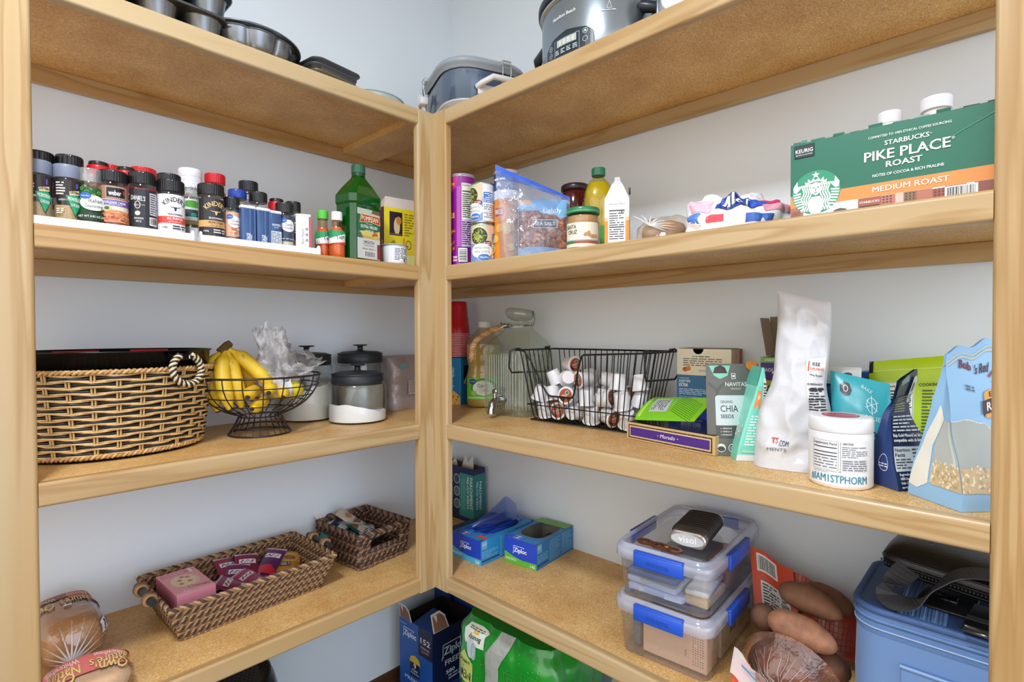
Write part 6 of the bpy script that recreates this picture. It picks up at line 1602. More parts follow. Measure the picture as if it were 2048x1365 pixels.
# ------------------------------------------------------------------ fourth shelf, left run
# loaf in a printed bag, and a second bag of bread in front of it
def loafbag(name, label, loc, rz, L, W, H, crumb, seed, prints, knot):
    t = thing(name, label, 'bread', loc, rz)
    def lf(k, e=3.2):
        def fn(u, v):
            a = 2 * PI * u; ca, sa = math.cos(a), math.sin(a); r_ = (abs(ca) ** e + abs(sa) ** e) ** (-1 / e)
            end = (max(0.0, 1 - abs(2 * v - 1) ** 5)) ** .35
            n = noise.noise((ca * 1.6, sa * 1.6, v * 4 + seed)) * .10
            x = (W / 2 * k) * ca * r_ * end * (1 + n); z = H / 2 + (H / 2 * k) * sa * r_ * end * (1 + n * .6)
            return Vector((x, (v - .5) * L * k, max(.0008, z)))
        return fn
    f0 = lf(.93, 2.8)
    m = MB(); m.surf(f0, 28, 18, mat(crumb, .75, noise_amt=.12, nscale=45)); m.part('loaf', t)
    m = MB(); f1 = lf(1.0); cl = film('#fbf7f2', 1.0, .06, .06, '#efe6dc', bump=.6, bscale=45); m.surf(f1, 36, 22, cl)
    if knot:
        for k in range(15):
            a = 2 * PI * k / 15; c = Vector((knot[0], -L * .5 - .012, knot[1])); e = Vector((W * .46 * math.cos(a), -L * .40, H * .5 + H * .46 * math.sin(a)))
            m.tube([c, c.lerp(e, .5) + Vector((0, -.004, 0)), e], [.0032, .0016, .0004], film('#ffffff', 1.0, .05, .30, '#ffffff'), 5)
        m.lathe([(.004, -.02), (.006, -.004), (.012, .008)], cl, 10, c=(knot[0], -L * .5 - .016, knot[1]), caps=(False, False))
    m.part('clear_bag', t)
    m = MB(); p = PR(.4, base=.0015); prints(p, L, W, H)
    # print space: x = turn round the loaf (0 on top, right positive), y = along the loaf from its front end
    def mp(x, y, l):
        u = .25 - x; v = min(.98, max(.02, y / L)); q = f1(u % 1.0, v); c = Vector((0, q.y, H / 2)); d = q - c
        return c + d * (1 + (l + .0006) / max(.01, d.length))
    p.emit(m, mp, du=.02, dv=L / 20); m.part('print', t)
    return t
def pr_bread(p, L, W, H):
    p.rect(-.17, L * .66, .02, L * .80, '#8a3422'); p.rect(.02, L * .60, .16, L * .80, '#b03a20'); p.rect(.10, L * .48, .19, L * .80, '#b22a16')
    p.text('Honey', .06, L * .75, .02, '#d9c8b4', rot=PI, w=.09); p.text('Wheat', -.08, L * .75, .02, '#d9c8b4', rot=PI, w=.09)
    p.text("Nature's", .05, L * .62, .034, '#2c2018', bold=.14, rot=PI, w=.15, shear=.2); p.text("Nature's", .05, L * .62, .034, '#d9be6a', bold=.04, rot=PI, w=.15, shear=.2)
    p.text('Own', -.10, L * .60, .034, '#2c2018', bold=.14, rot=PI, w=.10, shear=.2); p.text('Own', -.10, L * .60, .034, '#d9be6a', bold=.04, rot=PI, w=.10, shear=.2)
    p.rect(-.02, L * .40, .015, L * .44, '#e6e6ea'); p.text('2G', 0, L * .41, .012, '#3a4a6a', rot=PI, w=.02)
    p.rect(.14, .01, .23, L * .22, '#e6e6e8'); p.small(.15, .014, .22, L * .2, 4, '#2c3452', 3)
loafbag('bread_loaf', 'bagged wheat loaf lying against the far left post', (-1.205, -.138, Z4), .05, .205, .112, .108, '#b9844c', 3, pr_bread, (-.012, .030))
def pr_white(p, L, W, H):
    p.rect(-.20, L * .30, .20, L * .98, '#d9706c'); p.text('Whitewheat', -.09, L * .80, .022, '#f0e6e6', rot=PI + .1, w=.13, bold=.03); p.text('Whitewheat', .10, L * .78, .022, '#f0e6e6', rot=PI - .2, w=.13, bold=.03)
    for x in (-.10, .08):
        p.text("Nature's", x, L * .62, .036, '#2c2018', bold=.14, rot=PI, w=.15, shear=.2); p.text("Nature's", x, L * .62, .036, '#e0c878', bold=.04, rot=PI, w=.15, shear=.2)
        p.text('Own', x, L * .44, .036, '#2c2018', bold=.14, rot=PI, w=.10, shear=.2); p.text('Own', x, L * .44, .036, '#e0c878', bold=.04, rot=PI, w=.10, shear=.2)
    p.rect(-.23, L * .5, -.19, L * .95, '#e2582c'); p.rect(.18, L * .5, .22, L * .95, '#e2582c')
loafbag('bread_loaf', 'bread bag with a coral pink print in front of the wheat loaf', (-1.196, -.334, Z4), 0.0, .130, .128, .052, '#d9b48c', 8, pr_white, None)

# seagrass tray basket
grass1, grass2, grass3 = mat('#8a6a4c', .7), mat('#4a362a', .7), mat('#b08e68', .7)
def weave_basket(t, hx, hy, bx_, by_, h, rows, nper, r, name='woven_sides', cut=None, gm=(grass1, grass2, grass3), bottom=True):
    """rectangular basket; rows of twisted grass; cut(side, along, z) -> True leaves a handle opening"""
    def edge(z, u):
        q = z / h; X = bx_ + (hx - bx_) * q; Y = by_ + (hy - by_) * q
        P = 2 * (2 * X + 2 * Y); d = u * P
        cs = [(-X, -Y), (X, -Y), (X, Y), (-X, Y)]; ln = [2 * X, 2 * Y, 2 * X, 2 * Y]; P = sum(ln); d = u * P
        for i in range(4):
            if d <= ln[i] + 1e-9:
                f = d / ln[i]; a, b = cs[i], cs[(i + 1) % 4]; nx, ny = ((0, -1), (1, 0), (0, 1), (-1, 0))[i]
                return Vector((a[0] + (b[0] - a[0]) * f, a[1] + (b[1] - a[1]) * f, z)), Vector((nx, ny, 0)), i, f
            d -= ln[i]
        return Vector((-X, -Y, z)), Vector((-1, 0, 0)), 3, 1.0
    m = MB(); r_ = random.Random(5)
    for i in range(rows):
        z = h * (i + .5) / rows
        for s in range(2):
            seg = []; mm = gm[r_.randrange(3)] if False else None
            for j in range(nper + 1):
                p0, n0, sd, f = edge(z, min(j / nper, .99999))
                if cut and cut(sd, f, z / h):
                    if len(seg) > 2: m.tube(seg, r, gm[(i + s) % 3], 5)
                    seg = []; continue
                w_ = j * 1.55 + s * PI + i * .8
                seg.append(p0 + n0 * (r * .75 * math.cos(w_)) + Vector((0, 0, r * .75 * math.sin(w_) + h / rows * .12 * math.sin(j * .7 + i))))
            if len(seg) > 2: m.tube(seg, r, gm[(i + s * 2) % 3], 5)
    m.part(name, t)
    if bottom:
        m = MB(); m.box((0, 0, .004), (2 * bx_ - .002, 2 * by_ - .002, .006), grass2, .001, 1); m.part('base', t)
    return edge
def braid(m, pts, r, cols_, per, closed=True):
    for s in range(3):
        out = []; N = len(pts)
        for j, p_ in enumerate(pts):
            p_ = Vector(p_); w_ = j * per + s * 2 * PI / 3
            tg = (Vector(pts[(j + 1) % N]) - Vector(pts[j - 1])).normalized(); a = tg.cross(Vector((0, 0, 1))); a = a.normalized() if a.length > 1e-4 else Vector((1, 0, 0)); b = tg.cross(a)
            out.append(p_ + (a * math.cos(w_) + b * math.sin(w_)) * r * .75)
        m.tube(out, r * .8, cols_[s % len(cols_)], 5, closed=closed)
t = thing('tray_basket', 'long shallow seagrass tray basket with dark rod handles', 'basket', (-.857, -.172, Z4), .035)
ed = weave_basket(t, .198, .122, .165, .088, .088, 13, 300, .0033)
m = MB(); braid(m, [ed(.088, min(j / 260, .99999))[0] + Vector((0, 0, .001)) for j in range(260)], .0042, [grass3, grass1, grass2], 1.1); m.part('braided_rim', t)
for sg in (-1, 1):
    m = MB(); bk = mat('#26282c', .4)
    m.tube([(sg * .214, -.060, .094), (sg * .214, .060, .094)], .0085, bk, 14); h_ = m.part('rod_handle', t)
    for y in (-.034, .034):
        m = MB()
        for dy in (-.008, -.003, .002, .007):
            m.tube([(sg * .214 + .0115 * math.cos(a), y + dy, .094 + .0115 * math.sin(a)) for a in [2 * PI * k / 12 for k in range(12)]], .0036, [grass3, grass1][int(dy > 0)], 5, closed=True)
        m.tube([(sg * .196, y, .086), (sg * .205, y, .090), (sg * .212, y, .090)], .005, grass1, 6); m.part('rope_loop', t)
# what is in the tray
t = thing('cookie_box', 'pink cookie box standing at the left end of the tray basket', 'box', (-.988, -.178, Z4 + .009), .05)
w, dp, h = .082, .150, .088
m = MB(); m.box((0, 0, h / 2), (w, dp, h), mat('#d98a9a', .45), .0008, 1)
p = PR(.42); p.rect(-w / 2, -dp / 2, w / 2, dp / 2, '#e09aa8'); p.ell(.0, .002, .030, .040, '#dcc4a4'); p.ell(-.002, .004, .026, .034, '#e6d2b2')
for (x, y) in ((-.01, .01), (.01, .02), (-.012, -.012), (.008, -.006), (.0, .028)): p.ell(x, y, .0055, .007, '#b0824e', 9)
p.text('Crumbl', .012, -.050, .014, '#7a2c44', rot=-.35, w=.046, shear=.25, bold=.02); p.rect(-.036, .048, .036, .068, '#d0788c'); p.text('COOKIES', -.010, .053, .009, '#f4dfe4', w=.044); p.rect(.024, .046, .032, .070, '#f0dce0'); p.ring(-.016, -.058, .006, .006, .0018, '#f0d4da')
p.emit(m, on_top(h)); p = PR(.42); p.small(-.025, .018, .025, .026, 1, '#8a3c52', 3); p.emit(m, on_front(-dp / 2)); m.part('carton', t)
PK = 'snack packets in the tray basket'
r_ = random.Random(17)
cols2 = ['#5c2458', '#6e2a5e', '#8a2c5c', '#7a2048', '#a33a6a', '#5a2a60', '#8e3450', '#6a2452']
packs = [(-.905, -.215, .016, .3, .1), (-.880, -.165, .024, -.5, .2), (-.850, -.205, .030, .9, -.1), (-.835, -.150, .034, -.2, .3), (-.812, -.200, .026, .5, -.2), (-.795, -.145, .036, -.9, .1), (-.862, -.130, .030, .2, .4), (-.778, -.190, .022, .1, -.3)]
for k, (x, y, z, rz_, tl) in enumerate(packs):
    m = MB(); pc = Pouch(.058, .086, .018, amp=.0022, seed=70 + k, pu=.6, pv=.35); pc.build(m, mat(cols2[k], .28))
    p = PR(.28, base=.0005); p.poly([(-.029, .020), (.010, .030), (.029, .014), (.029, .0), (-.029, 0)], ['#d8d2da', '#c8304a'][k % 2]); p.rect(-.020, .052, .022, .066, '#e6e0ea'); p.line([(-.016, .055), (-.010, .063), (-.004, .055), (.002, .063), (.010, .055), (.016, .063)], .003, '#4a1c40'); p.rect(-.029, .080, .029, .086, '#c9a8c4'); pc.emit(p, m)
    adj = ['nearest the pink box', 'behind the one nearest the pink box', 'leaning in the middle front', 'at the middle back of the heap', 'at the right front of the heap', 'beside the orange pack', 'topmost at the back wall of the basket', 'half under the others at the right'][k]
    m.thing('snack_packet', 'purple snack packet in the tray basket, ' + adj, 'packet', (x, y, Z4 + z), group=PK, rot=(-PI / 2 + .45 + tl * .4, tl * .5, rz_))
m = MB(); pc = Pouch(.085, .090, .026, amp=.003, seed=83, pu=.5, pv=.4); pc.build(m, mat('#c9923c', .35)); p = PR(.35, base=.0006); p.poly([(-.04, .03), (.04, .04), (.04, .08), (-.04, .07)], '#d9b45a'); p.rect(-.016, .020, .012, .036, '#3a2a20'); p.small(-.014, .022, .010, .034, 2, '#f0e6d4', 3); p.ell(.012, .055, .016, .010, '#a3602c'); pc.emit(p, m)
m.thing('snack_packet', 'orange snack packet at the right end of the tray basket', 'packet', (-.742, -.165, Z4 + .026), group=PK, rot=(-PI / 2 + .38, .2, -.3))

# small seagrass basket with handle openings
t = thing('small_basket', 'small square banana-leaf basket with a front handle opening', 'basket', (-.482, -.136, Z4), .10)
g4 = (mat('#6e5140', .6), mat('#3a2a24', .6), mat('#8a6c54', .6))
ed = weave_basket(t, .093, .108, .086, .100, .098, 9, 150, .0052, cut=lambda sd, f, q: sd in (0, 2) and .22 < f < .82 and .52 < q < .90, gm=g4)
m = MB(); braid(m, [ed(.098, min(j / 150, .99999))[0] + Vector((0, 0, .002)) for j in range(150)], .0060, g4, 1.0)
braid(m, [Vector((-.052 + .104 * j / 30, -.1045, .050)) for j in range(31)], .0040, g4, 1.0, closed=False); m.part('braided_rim', t)
PK2 = 'packets in the small basket'
for k, (x, y, z, rz_, c, c2, lb) in enumerate(((-.500, -.120, .060, .4, '#3a9c94', '#e6eeee', 'teal packet at the left of the small basket'), (-.455, -.165, .058, -.3, '#2f8a86', '#dfe6e6', 'teal packet showing through the handle opening of the small basket'), (-.440, -.095, .070, 1.2, '#c9ced2', '#3a5a7a', 'grey packet at the right of the small basket'), (-.510, -.075, .072, -.2, '#e9e9ea', '#2a3a6a', 'white packet with a navy edge in the small basket'), (-.470, -.130, .078, .1, '#cfc4b4', '#8a5a34', 'packet with a biscuit picture on top in the small basket'))):
    m = MB(); pc = Pouch(.062, .105, .014, amp=.002, seed=90 + k, pu=.6, pv=.35); pc.build(m, mat(c, .3)); p = PR(.3, base=.0005); p.poly([(-.031, .02), (.031, .03), (.031, .05), (-.031, .045)], c2); p.ell(.004, .070, .018, .011, '#b07a48' if k == 4 else c2); p.small(-.024, .028, .020, .044, 2, '#22303a', k); pc.emit(p, m)
    m.thing('snack_packet', lb, 'packet', (x, y, Z4 + z - .008), group=PK2, rot=(-PI / 2 + .25 + .08 * k, .15 * (k % 3 - 1), rz_ + .6))

# ------------------------------------------------------------------ fourth shelf, right run
t = thing('parchment_box', 'navy and teal box of parchment sheets against the wall in the corner', 'box', (-.076, -.011, Z4), RZ)
w, dp, h = .198, .055, .198
m = MB(); m.loft([[(0, 0, 0), (w, 0, 0), (w, dp, 0), (0, dp, 0)], [(0, 0, h), (w, 0, h), (w, dp, h), (0, dp, h)]], mat('#1a2450', .42), caps=(True, False), smooth=False)
m.loft([[(.001, .001, .15), (w - .001, .001, .15), (w - .001, dp - .001, .15), (.001, dp - .001, .15)], [(.001, .001, h), (w - .001, .001, h), (w - .001, dp - .001, h), (.001, dp - .001, h)]], mat('#6a5a48', .8), caps=(True, False), smooth=False)
p = PR(.4); p.rrect(.118, .016, w, .176, .008, '#2f8f8c'); p.text('PARCHMENT', .176, .165, .0145, '#e6f0ee', 'l', bold=.04, rot=-PI / 2, w=.116); p.text('PRE-CUT SHEETS', .160, .165, .0105, '#e6f0ee', 'l', bold=.03, rot=-PI / 2, w=.116)
for k in range(3):
    p.rect(.148 - k * .009, .040, .1495 - k * .009, .155, '#a8d4d0', up=False); p.ell(.104, .150 - k * .046, .0165, .018, '#dfe6e6'); p.ell(.104, .150 - k * .046, .0145, .016, '#5a6a72' if k else '#3a4a52')
p.rect(.060, .130, .082, .176, '#2f5fae'); p.rect(.064, .060, .082, .120, '#26387a'); p.small(.066, .062, .080, .118, 9, '#8fa0d0', 3); p.rect(.03, .02, .055, .11, '#26387a'); p.emit(m, on_front(0))
p = PR(.4); p.rect(0, 0, dp, h * .90, '#2a807e'); p.text('PARCHMENT', .026, .150, .012, '#dfeeec', 'l', bold=.04, rot=-PI / 2, w=.105); p.text('PRE-CUT SHEETS', .012, .150, .008, '#dfeeec', 'l', bold=.03, rot=-PI / 2, w=.1); p.emit(m, on_right(w, 0, 0)); m.part('carton', t)
m = MB(); wp = mat('#e4e0d8', .7)
for (x, a, hh) in ((.050, .10, .012), (.120, -.25, .030), (.140, .30, .034)):
    m.surf(lambda u, v, x=x, a=a, hh=hh: Vector((x + (u - .5) * .05 * (1 - .85 * v) + a * .03 * v, .030 + .008 * v, h - .012 + v * (hh + .012))), 4, 4, wp)
m.part('parchment_sheets', t)

def ziploc(p, x, y, s, c='#f2f6fa'):
    p.text('Ziploc', x, y, s, c, bold=.05, w=s * 3.6); p.line([(x - s * 1.95, y + s * .1), (x - s * 2.15, y - s * .55)], s * .10, c); p.line([(x - s * 1.95, y - s * .3), (x - s * 1.95, y + s * 1.35), (x + s * 1.1, y + s * 1.35), (x + s * .85, y + s * 1.1)], s * .10, c)
def bagbox(label, x, y, rz, w, L, h, top_c, wave, word, num, side_c):
    t = thing('bag_box', label, 'box', (x, y, Z4), rz, 'boxes of zip bags on the shelf')
    bl = mat('#2350c8', .4); kr_ = mat('#b9a284', .8)
    m = MB(); A = [(0, 0), (w, 0), (w, L), (0, L)]
    m.loft([[(q[0], q[1], 0) for q in A], [(q[0], q[1], h) for q in A]], mat(side_c, .4), caps=(True, False), smooth=False)
    I = [(.0012, .0012), (w - .0012, .0012), (w - .0012, L - .0012), (.0012, L - .0012)]
    m.loft([[(q[0], q[1], .002) for q in I], [(q[0], q[1], h - .0008) for q in I]], mat('#8a8880', .8), caps=(False, False), smooth=False)
    # torn oval opening in the top
    n = 40; o_ = []; i_ = []; rr = random.Random(3)
    for k in range(n):
        a = 2 * PI * (k + .5) / n; ca, sa = math.cos(a), math.sin(a); e = max(abs(ca), abs(sa))
        o_.append((w / 2 + w / 2 * ca / e, L / 2 + L / 2 * sa / e, h)); kk = .80 * (1 + rr.uniform(-.04, .04)); i_.append((w / 2 + w / 2 * kk * (abs(ca) ** .6) * (1 if ca > 0 else -1), L * .53 + L * .33 * (abs(sa) ** .7) * (1 if sa > 0 else -1), h))
    m.loft([o_, i_], mat(top_c, .4), caps=(False, False), smooth=False); m.loft([[(q[0], q[1], q[2] - .0005) for q in o_], [(q[0], q[1], q[2] - .0005) for q in i_]], kr_, caps=(False, False), smooth=False)
    p = PR(.38); p.rect(0, 0, w, h, '#1f46c4'); p.poly([(0, 0), (w, 0), (w, h * .24), (w * .55, h * .22), (w * .28, h * .30), (0, h * .44)], wave); ziploc(p, w * .50, h * .50, h * .17); p.text(word, w * .20, h * .12, h * .10, '#dfeef2', bold=.03, w=w * .34); p.text(num, w * .88, h * .04, h * .12, '#dfeef2', bold=.03, w=w * .14)
    p.emit(m, on_front(0))
    p = PR(.38); p.rect(0, 0, L, h, side_c); p.rect(.004, h * .62, .026, h * .96, '#6aaedc'); p.ring(.010, h * .82, .0045, .0045, .0012, '#f0f6fa', 8); p.ring(.020, h * .82, .0045, .0045, .0012, '#f0f6fa', 8); p.rect(.004, h * .12, L * .32, h * .18, '#123a6a')
    p.small(L * .34, h * .08, L * .64, h * .92, 12, '#8cc8ec', 4, .3); p.small(L * .68, h * .08, L * .97, h * .92, 12, '#8cc8ec', 6, .3); p.small(.004, h * .25, L * .3, h * .55, 4, '#8cc8ec', 7, .3); p.emit(m, on_right(w)); 
    p = PR(.38); p.rect(.004, .004, w * .5, .026, '#2350c8'); p.text('Z', w * .34, .008, .016, '#f2f6fa', bold=.06); p.frame(w * .22, .006, w * .46, .026, .001, '#f2f6fa'); p.rect(w * .70, .018, w * .97, .034, '#d9502c') if num == '28' else None; p.emit(m, on_top(h)); m.part('carton', t)
    return t
zf = bagbox('blue box of freezer bags with a clear bag pulled up out of it', -.298, -.350, RZ + .02, .130, .245, .074, '#2b7ec0', '#48b4de', 'FREEZER', '28', '#2f8fd0')
m = MB(); fb_ = film('#b4c6f2', 1.0, .15, .22, '#4a6cc8'); m.surf(lambda u, v: Vector((.030 + .055 * u - .012 * v, .035 + .165 * u + .02 * math.sin(v * 2), .055 + .098 * v * min(1, .12 + 1.15 * u) * (1 if u < .8 else 1 - (u - .8) * 1.6) + .002 * math.sin(u * 9))), 16, 12, fb_); m.part('pulled_bag', zf, 'translucent blue plastic bag')
m = MB()
for k in range(7): m.surf(lambda u, v, k=k: Vector((.018 + .014 * k + .004 * math.sin(u * 5 + k), .035 + .185 * u, .045 + .032 * v + .004 * math.sin(u * 7 + k * 2))), 10, 3, mat('#2446a8', .35))
m.part('folded_bags', zf)
zs = bagbox('blue and green box of sandwich bags with a torn open top', -.2180, -.5035, RZ + .10, .1185, .200, .0755, '#2b7ec0', '#5cb83c', 'SANDWICH', '145', '#1f7cc0')
m = MB(); p = PR(.4, base=.0009); p.rect(0, .160, .1185, .199, '#6cab44'); p.emit(m, on_top(.0755)); m.part('green_end_panel', zs, 'green printed end of the top')
m = MB(); r_ = random.Random(8); m.box((.070, .125, .022), (.060, .120, .040), mat('#8a5a34', .7, noise_amt=.4, nscale=160), .006, 2); m.part('snack_bag', zs)
m = MB(); m.box((.03, .12, .030), (.05, .22, .060), mat('#15205a', .4), .0008, 1); m.thing('navy_box', 'dark navy box just showing between the corner post and freezer bags', 'box', (-.286, -.285, Z4), RZ + .02)

# stacked clip-lid containers
def container(label, z, h, rz=RZ + .06, c=(-.205, -1.089)):
    t = thing('clip_container', label, 'container', (c[0], c[1], z), rz, 'stacked clear containers with blue clips')
    def rr(w, d, r, zz, n=6):
        o = []
        for sx, sy, a0 in ((1, -1, -90), (1, 1, 0), (-1, 1, 90), (-1, -1, 180)):
            for k in range(n):
                a = math.radians(a0 + 90 * k / (n - 1)); o.append((sx * (w / 2 - r) + r * math.cos(a), sy * (d / 2 - r) + r * math.sin(a), zz))
        return o
    cl = film('#eef1f8', 1.6, .05, .07, '#dfe5f2')
    m = MB(); m.loft([rr(.186, .305, .022, 0), rr(.190, .309, .024, .003), rr(.201, .326, .026, h - .034), rr(.206, .331, .028, h - .030)], cl, caps=(True, False)); m.part('box', t)
    m = MB(); lc = None; lw = film('#f4f6fe', 1.0, .10, .42, '#d6def6')
    m.loft([rr(.214, .340, .030, h - .032), rr(.218, .344, .032, h - .030), rr(.218, .344, .032, h - .013), rr(.214, .340, .031, h - .009), rr(.205, .331, .028, h - .008), rr(.203, .329, .027, h - .001), rr(.200, .326, .026, h), rr(.188, .314, .022, h), rr(.186, .312, .022, h - .005)], lw, caps=(False, False))
    m.loft([rr(.1862, .3122, .022, h - .005), rr(.002, .002, .0009, h - .005)], film('#fbfcff', .9, .05, .03, '#e4e9f6'), caps=(False, False), smooth=False); m.part('lid', t)
    bl = mat('#2456c8', .35)
    for (nm, cx, cy, sx, sy, ax) in (('f', 0, -.1745, .108, .007, 0), ('b', 0, .1745, .108, .007, 0), ('r', .1115, -.01, .007, .130, 1), ('l', -.1115, -.01, .007, .130, 1)):
        m = MB(); m.box((cx, cy, h - .024), (sx, sy, .030), bl, .003, 2); m.box((cx * .985, cy * .985, h - .0085), (sx * (1 if ax == 0 else 1.6), sy * (1.6 if ax == 0 else 1), .005), bl, .002, 2)
        if nm == 'f':
            p = PR(.35); p.text('sistema', 0, h - .030, .012, '#1d45a8', bold=.03, w=.050); p.emit(m, on_front(cy - .0035))
        m.part('clip', t)
        if ax == 0:
            for sx_ in (-.044, .044): m.box((sx_, cy * 1.008, h - .037), (.003, .006, .010), lw, .001, 1)
    return t
H1, H2 = .126, .114
c1 = container('lower clear container with blue clips, holding a cardboard box', Z4, H1)
c2 = container('upper clear container with blue clips, holding wallets and cards', Z4 + H1 + .0006, H2)
def inside(x, y, z):
    return (B1 @ Vector((x, y, z)))
B1 = Matrix.Translation((-.205, -1.089, Z4)) @ Euler((0, 0, RZ + .06)).to_matrix().to_4x4()
def in_thing(m, name, label, cat, x, y, z, rz=0, group=None):
    return m.thing(name, label, cat, tuple(B1 @ Vector((x, y, z))), RZ + .06 + rz, group)
m = MB(); m.box((0, 0, .043), (.138, .060, .086), mat('#e6bd9f', .7), .001, 1); p = PR(.6)
for k in range(5): p.small(.040 + k * .005, .010, .0425 + k * .005, .070, 12, '#8a6a58', k)
p.text('YOX', .028, .030, .005, '#5a4038', rot=PI / 2); p.emit(m, on_front(-.030)); in_thing(m, 'cardboard_box', 'plain brown cardboard box inside the lower clear container', 'box', .018, -.105, .004)
m = MB(); m.box((0, 0, .035), (.020, .060, .070), mat('#5a6674', .4), .004, 2); in_thing(m, 'dark_case', 'dark case at the left inside the lower clear container', 'case', -.072, -.095, .004)
m = MB(); m.box((0, 0, .040), (.012, .190, .080), mat('#f0d4b8', .6), .002, 1); p = PR(.5); p.rect(-.04, .030, .0, .066, '#4a4a44'); p.text('B', -.02, .038, .022, '#c9ccc4', bold=.04); p.small(.02, .02, .08, .06, 6, '#a5805e', 3); p.emit(m, on_right(.006)); in_thing(m, 'paper_pack', 'tan printed pack along the right side of the lower clear container', 'pack', .0835, .035, .004)
m = MB(); m.box((0, 0, .035), (.150, .160, .070), mat('#7a756c', .6), .004, 2); in_thing(m, 'dark_case', 'dark grey case at the back of the lower clear container', 'case', -.005, .045, .004)
zb2 = H1 + .0046
for k, (x, y, z, sx, sy, sz, c, rz_, lb) in enumerate(((-.025, -.095, 0.0, .125, .085, .016, '#c2cad8', .05, 'silver grey wallet lying lowest in the upper clear container'), (-.030, -.100, .0165, .115, .080, .014, '#d4dae4', -.06, 'pale wallet on the silver grey one in the upper container'), (-.035, -.095, .031, .110, .075, .014, '#7488a8', .04, 'slate blue wallet on top of the pile in the upper container'), (.060, -.070, 0.0, .050, .110, .018, '#e6c898', .0, 'tan card stack at the right front of the upper container'), (.055, -.060, .0185, .050, .120, .012, '#f2efe8', .08, 'white card stack on the tan one in the upper container'), (.062, .050, 0.0, .044, .110, .060, '#a5685a', .03, 'reddish box at the right back of the upper container'), (-.020, .060, 0.0, .110, .120, .050, '#8a8c90', .0, 'grey box at the back of the upper container'))):
    m = MB(); m.box((0, 0, sz / 2), (sx, sy, sz), mat(c, .3), .004, 2)
    if k == 0: p = PR(.3); p.text('go', -.03, .005, .008, '#e9ecf2', bold=.02); p.rect(.02, .001, .058, .014, '#dfe4ea'); p.emit(m, on_front(-sy / 2))
    in_thing(m, 'storage_pack', lb, 'pack', x, y, zb2 + z, rz_, 'things in the upper clear container')
# cigar case and cutter on the lid
zt_ = H1 + H2 + .0008
t = thing('cigar_case', 'silver and black ribbed cigar case on the upper container lid', 'case', tuple(B1 @ Vector((.030, -.035, zt_))), RZ + .06 + .10)
def stad(w, hh, y, k=1.0, n=10):
    o = []
    for sx, a0 in ((1, -90), (-1, 90)):
        for i in range(n):
            a = math.radians(a0 + 180 * i / (n - 1)); o.append((sx * (w / 2 - hh / 2) + hh / 2 * k * math.cos(a), y, hh / 2 + hh / 2 * k * math.sin(a)))
    return o
sil = mat('#b4b2ae', .28, .9)
m = MB(); m.loft([stad(.074, .030, -.080, .9), stad(.076, .032, -.078), stad(.076, .032, .078), stad(.074, .030, .080, .9)], sil, smooth=False)
p = PR(.3, base=.0006); p.ell(0, .016, .034, .013, '#c4c6c8'); p.text('visol', 0, .0105, .014, '#f4f4f4', bold=.0, w=.036); p.emit(m, on_front(-.080)); m.part('metal_case', t)
m = MB(); lt = mat('#2e241f', .5, bump=.3, bscale=300)
m.loft([stad(.0795, .0355, -.054), stad(.0795, .0355, .056)], lt, smooth=True, caps=(True, True)); m.M = Matrix.Translation((0, 0, -.0016))
m.M = Matrix.Identity(4)
for k in range(9):
    y = -.050 + k * .0128; m.loft([stad(.0795, .0355, y - .002), stad(.0825, .0385, y - .001), stad(.0825, .0385, y + .003), stad(.0795, .0355, y + .004)], mat('#241c18', .45), caps=(False, False))
for q in m.v[:]: pass
m.v = [(a, b, c - .0 + 0) for a, b, c in m.v]; m.part('leather_wrap', t)
t.location.z += .0035
t = thing('cigar_cutter', 'brown double guillotine cigar cutter on the upper container lid', 'cutter', tuple(B1 @ Vector((-.012, -.140, zt_))), RZ + .06 - .06)
m = MB(); br = mat('#5a2c1a', .3)
def slab(outer, holes_pts, z0, z1):
    pass
n = 36
def cring(cx, cy, rx, ry, zz): return [(cx + rx * math.cos(2 * PI * k / n), cy + ry * math.sin(2 * PI * k / n), zz) for k in range(n)]
def annul(cx, rx, ry, ix, iy):
    m.loft([cring(cx, 0, rx, ry, 0), cring(cx, 0, rx, ry, .005), cring(cx, 0, ix, iy, .005), cring(cx, 0, ix, iy, 0), cring(cx, 0, rx, ry, 0)], br, caps=(False, False), smooth=False)
annul(-.034, .017, .0125, .0115, .0070); annul(0, .0195, .0135, .0095, .0085); annul(.034, .017, .0125, .0115, .0070)
m.box((-.018, 0, .0025), (.010, .020, .0048), br, .001, 1); m.box((.018, 0, .0025), (.010, .020, .0048), br, .001, 1)
p = PR(.3); p.ell(.018, -.002, .004, .004, '#c9a23c', 10); p.emit(m, on_top(.0052)); m.part('body', t)
m = MB(); m.lathe([(.0094, .0015), (.0094, .0030), (.002, .0030)], mat('#c9cacc', .15, 1.0), 24, caps=(True, True)); m.part('blade', t)

# bag of sweet potatoes
POT = 'sweet potatoes'
pskin = [mat('#8f6248', .65, noise_amt=.34, nscale=42, bump=.25, bscale=90), mat('#6e4c38', .7, noise_amt=.25, nscale=34, bump=.25, bscale=90), mat('#80583e', .7, noise_amt=.25, nscale=30, bump=.25, bscale=90)]
def potato(label, a, b, r, k, mm, bend=.01):
    a, b = Vector(a), Vector(b); L = (b - a).length; c = (a + b) / 2; d = (b - a).normalized()
    q = d.to_track_quat('X', 'Z'); m = MB(); pts = []; rr = []
    for i in range(25):
        u = .5 - .5 * math.cos(PI * i / 24); pts.append((L * (u - .5), bend * math.sin(u * PI), 0)); rr.append(max(.0015, r * max(0, 1 - abs(2 * u - 1) ** 2.4) ** .5 * (1 - .20 * u) * (1 + .06 * noise.noise((u * 4, k, 0)))))
    m.tube(pts, rr, mm, 14); m.thing('sweet_potato', label, 'sweet potato', tuple(c), group=POT, rot=q.to_euler())
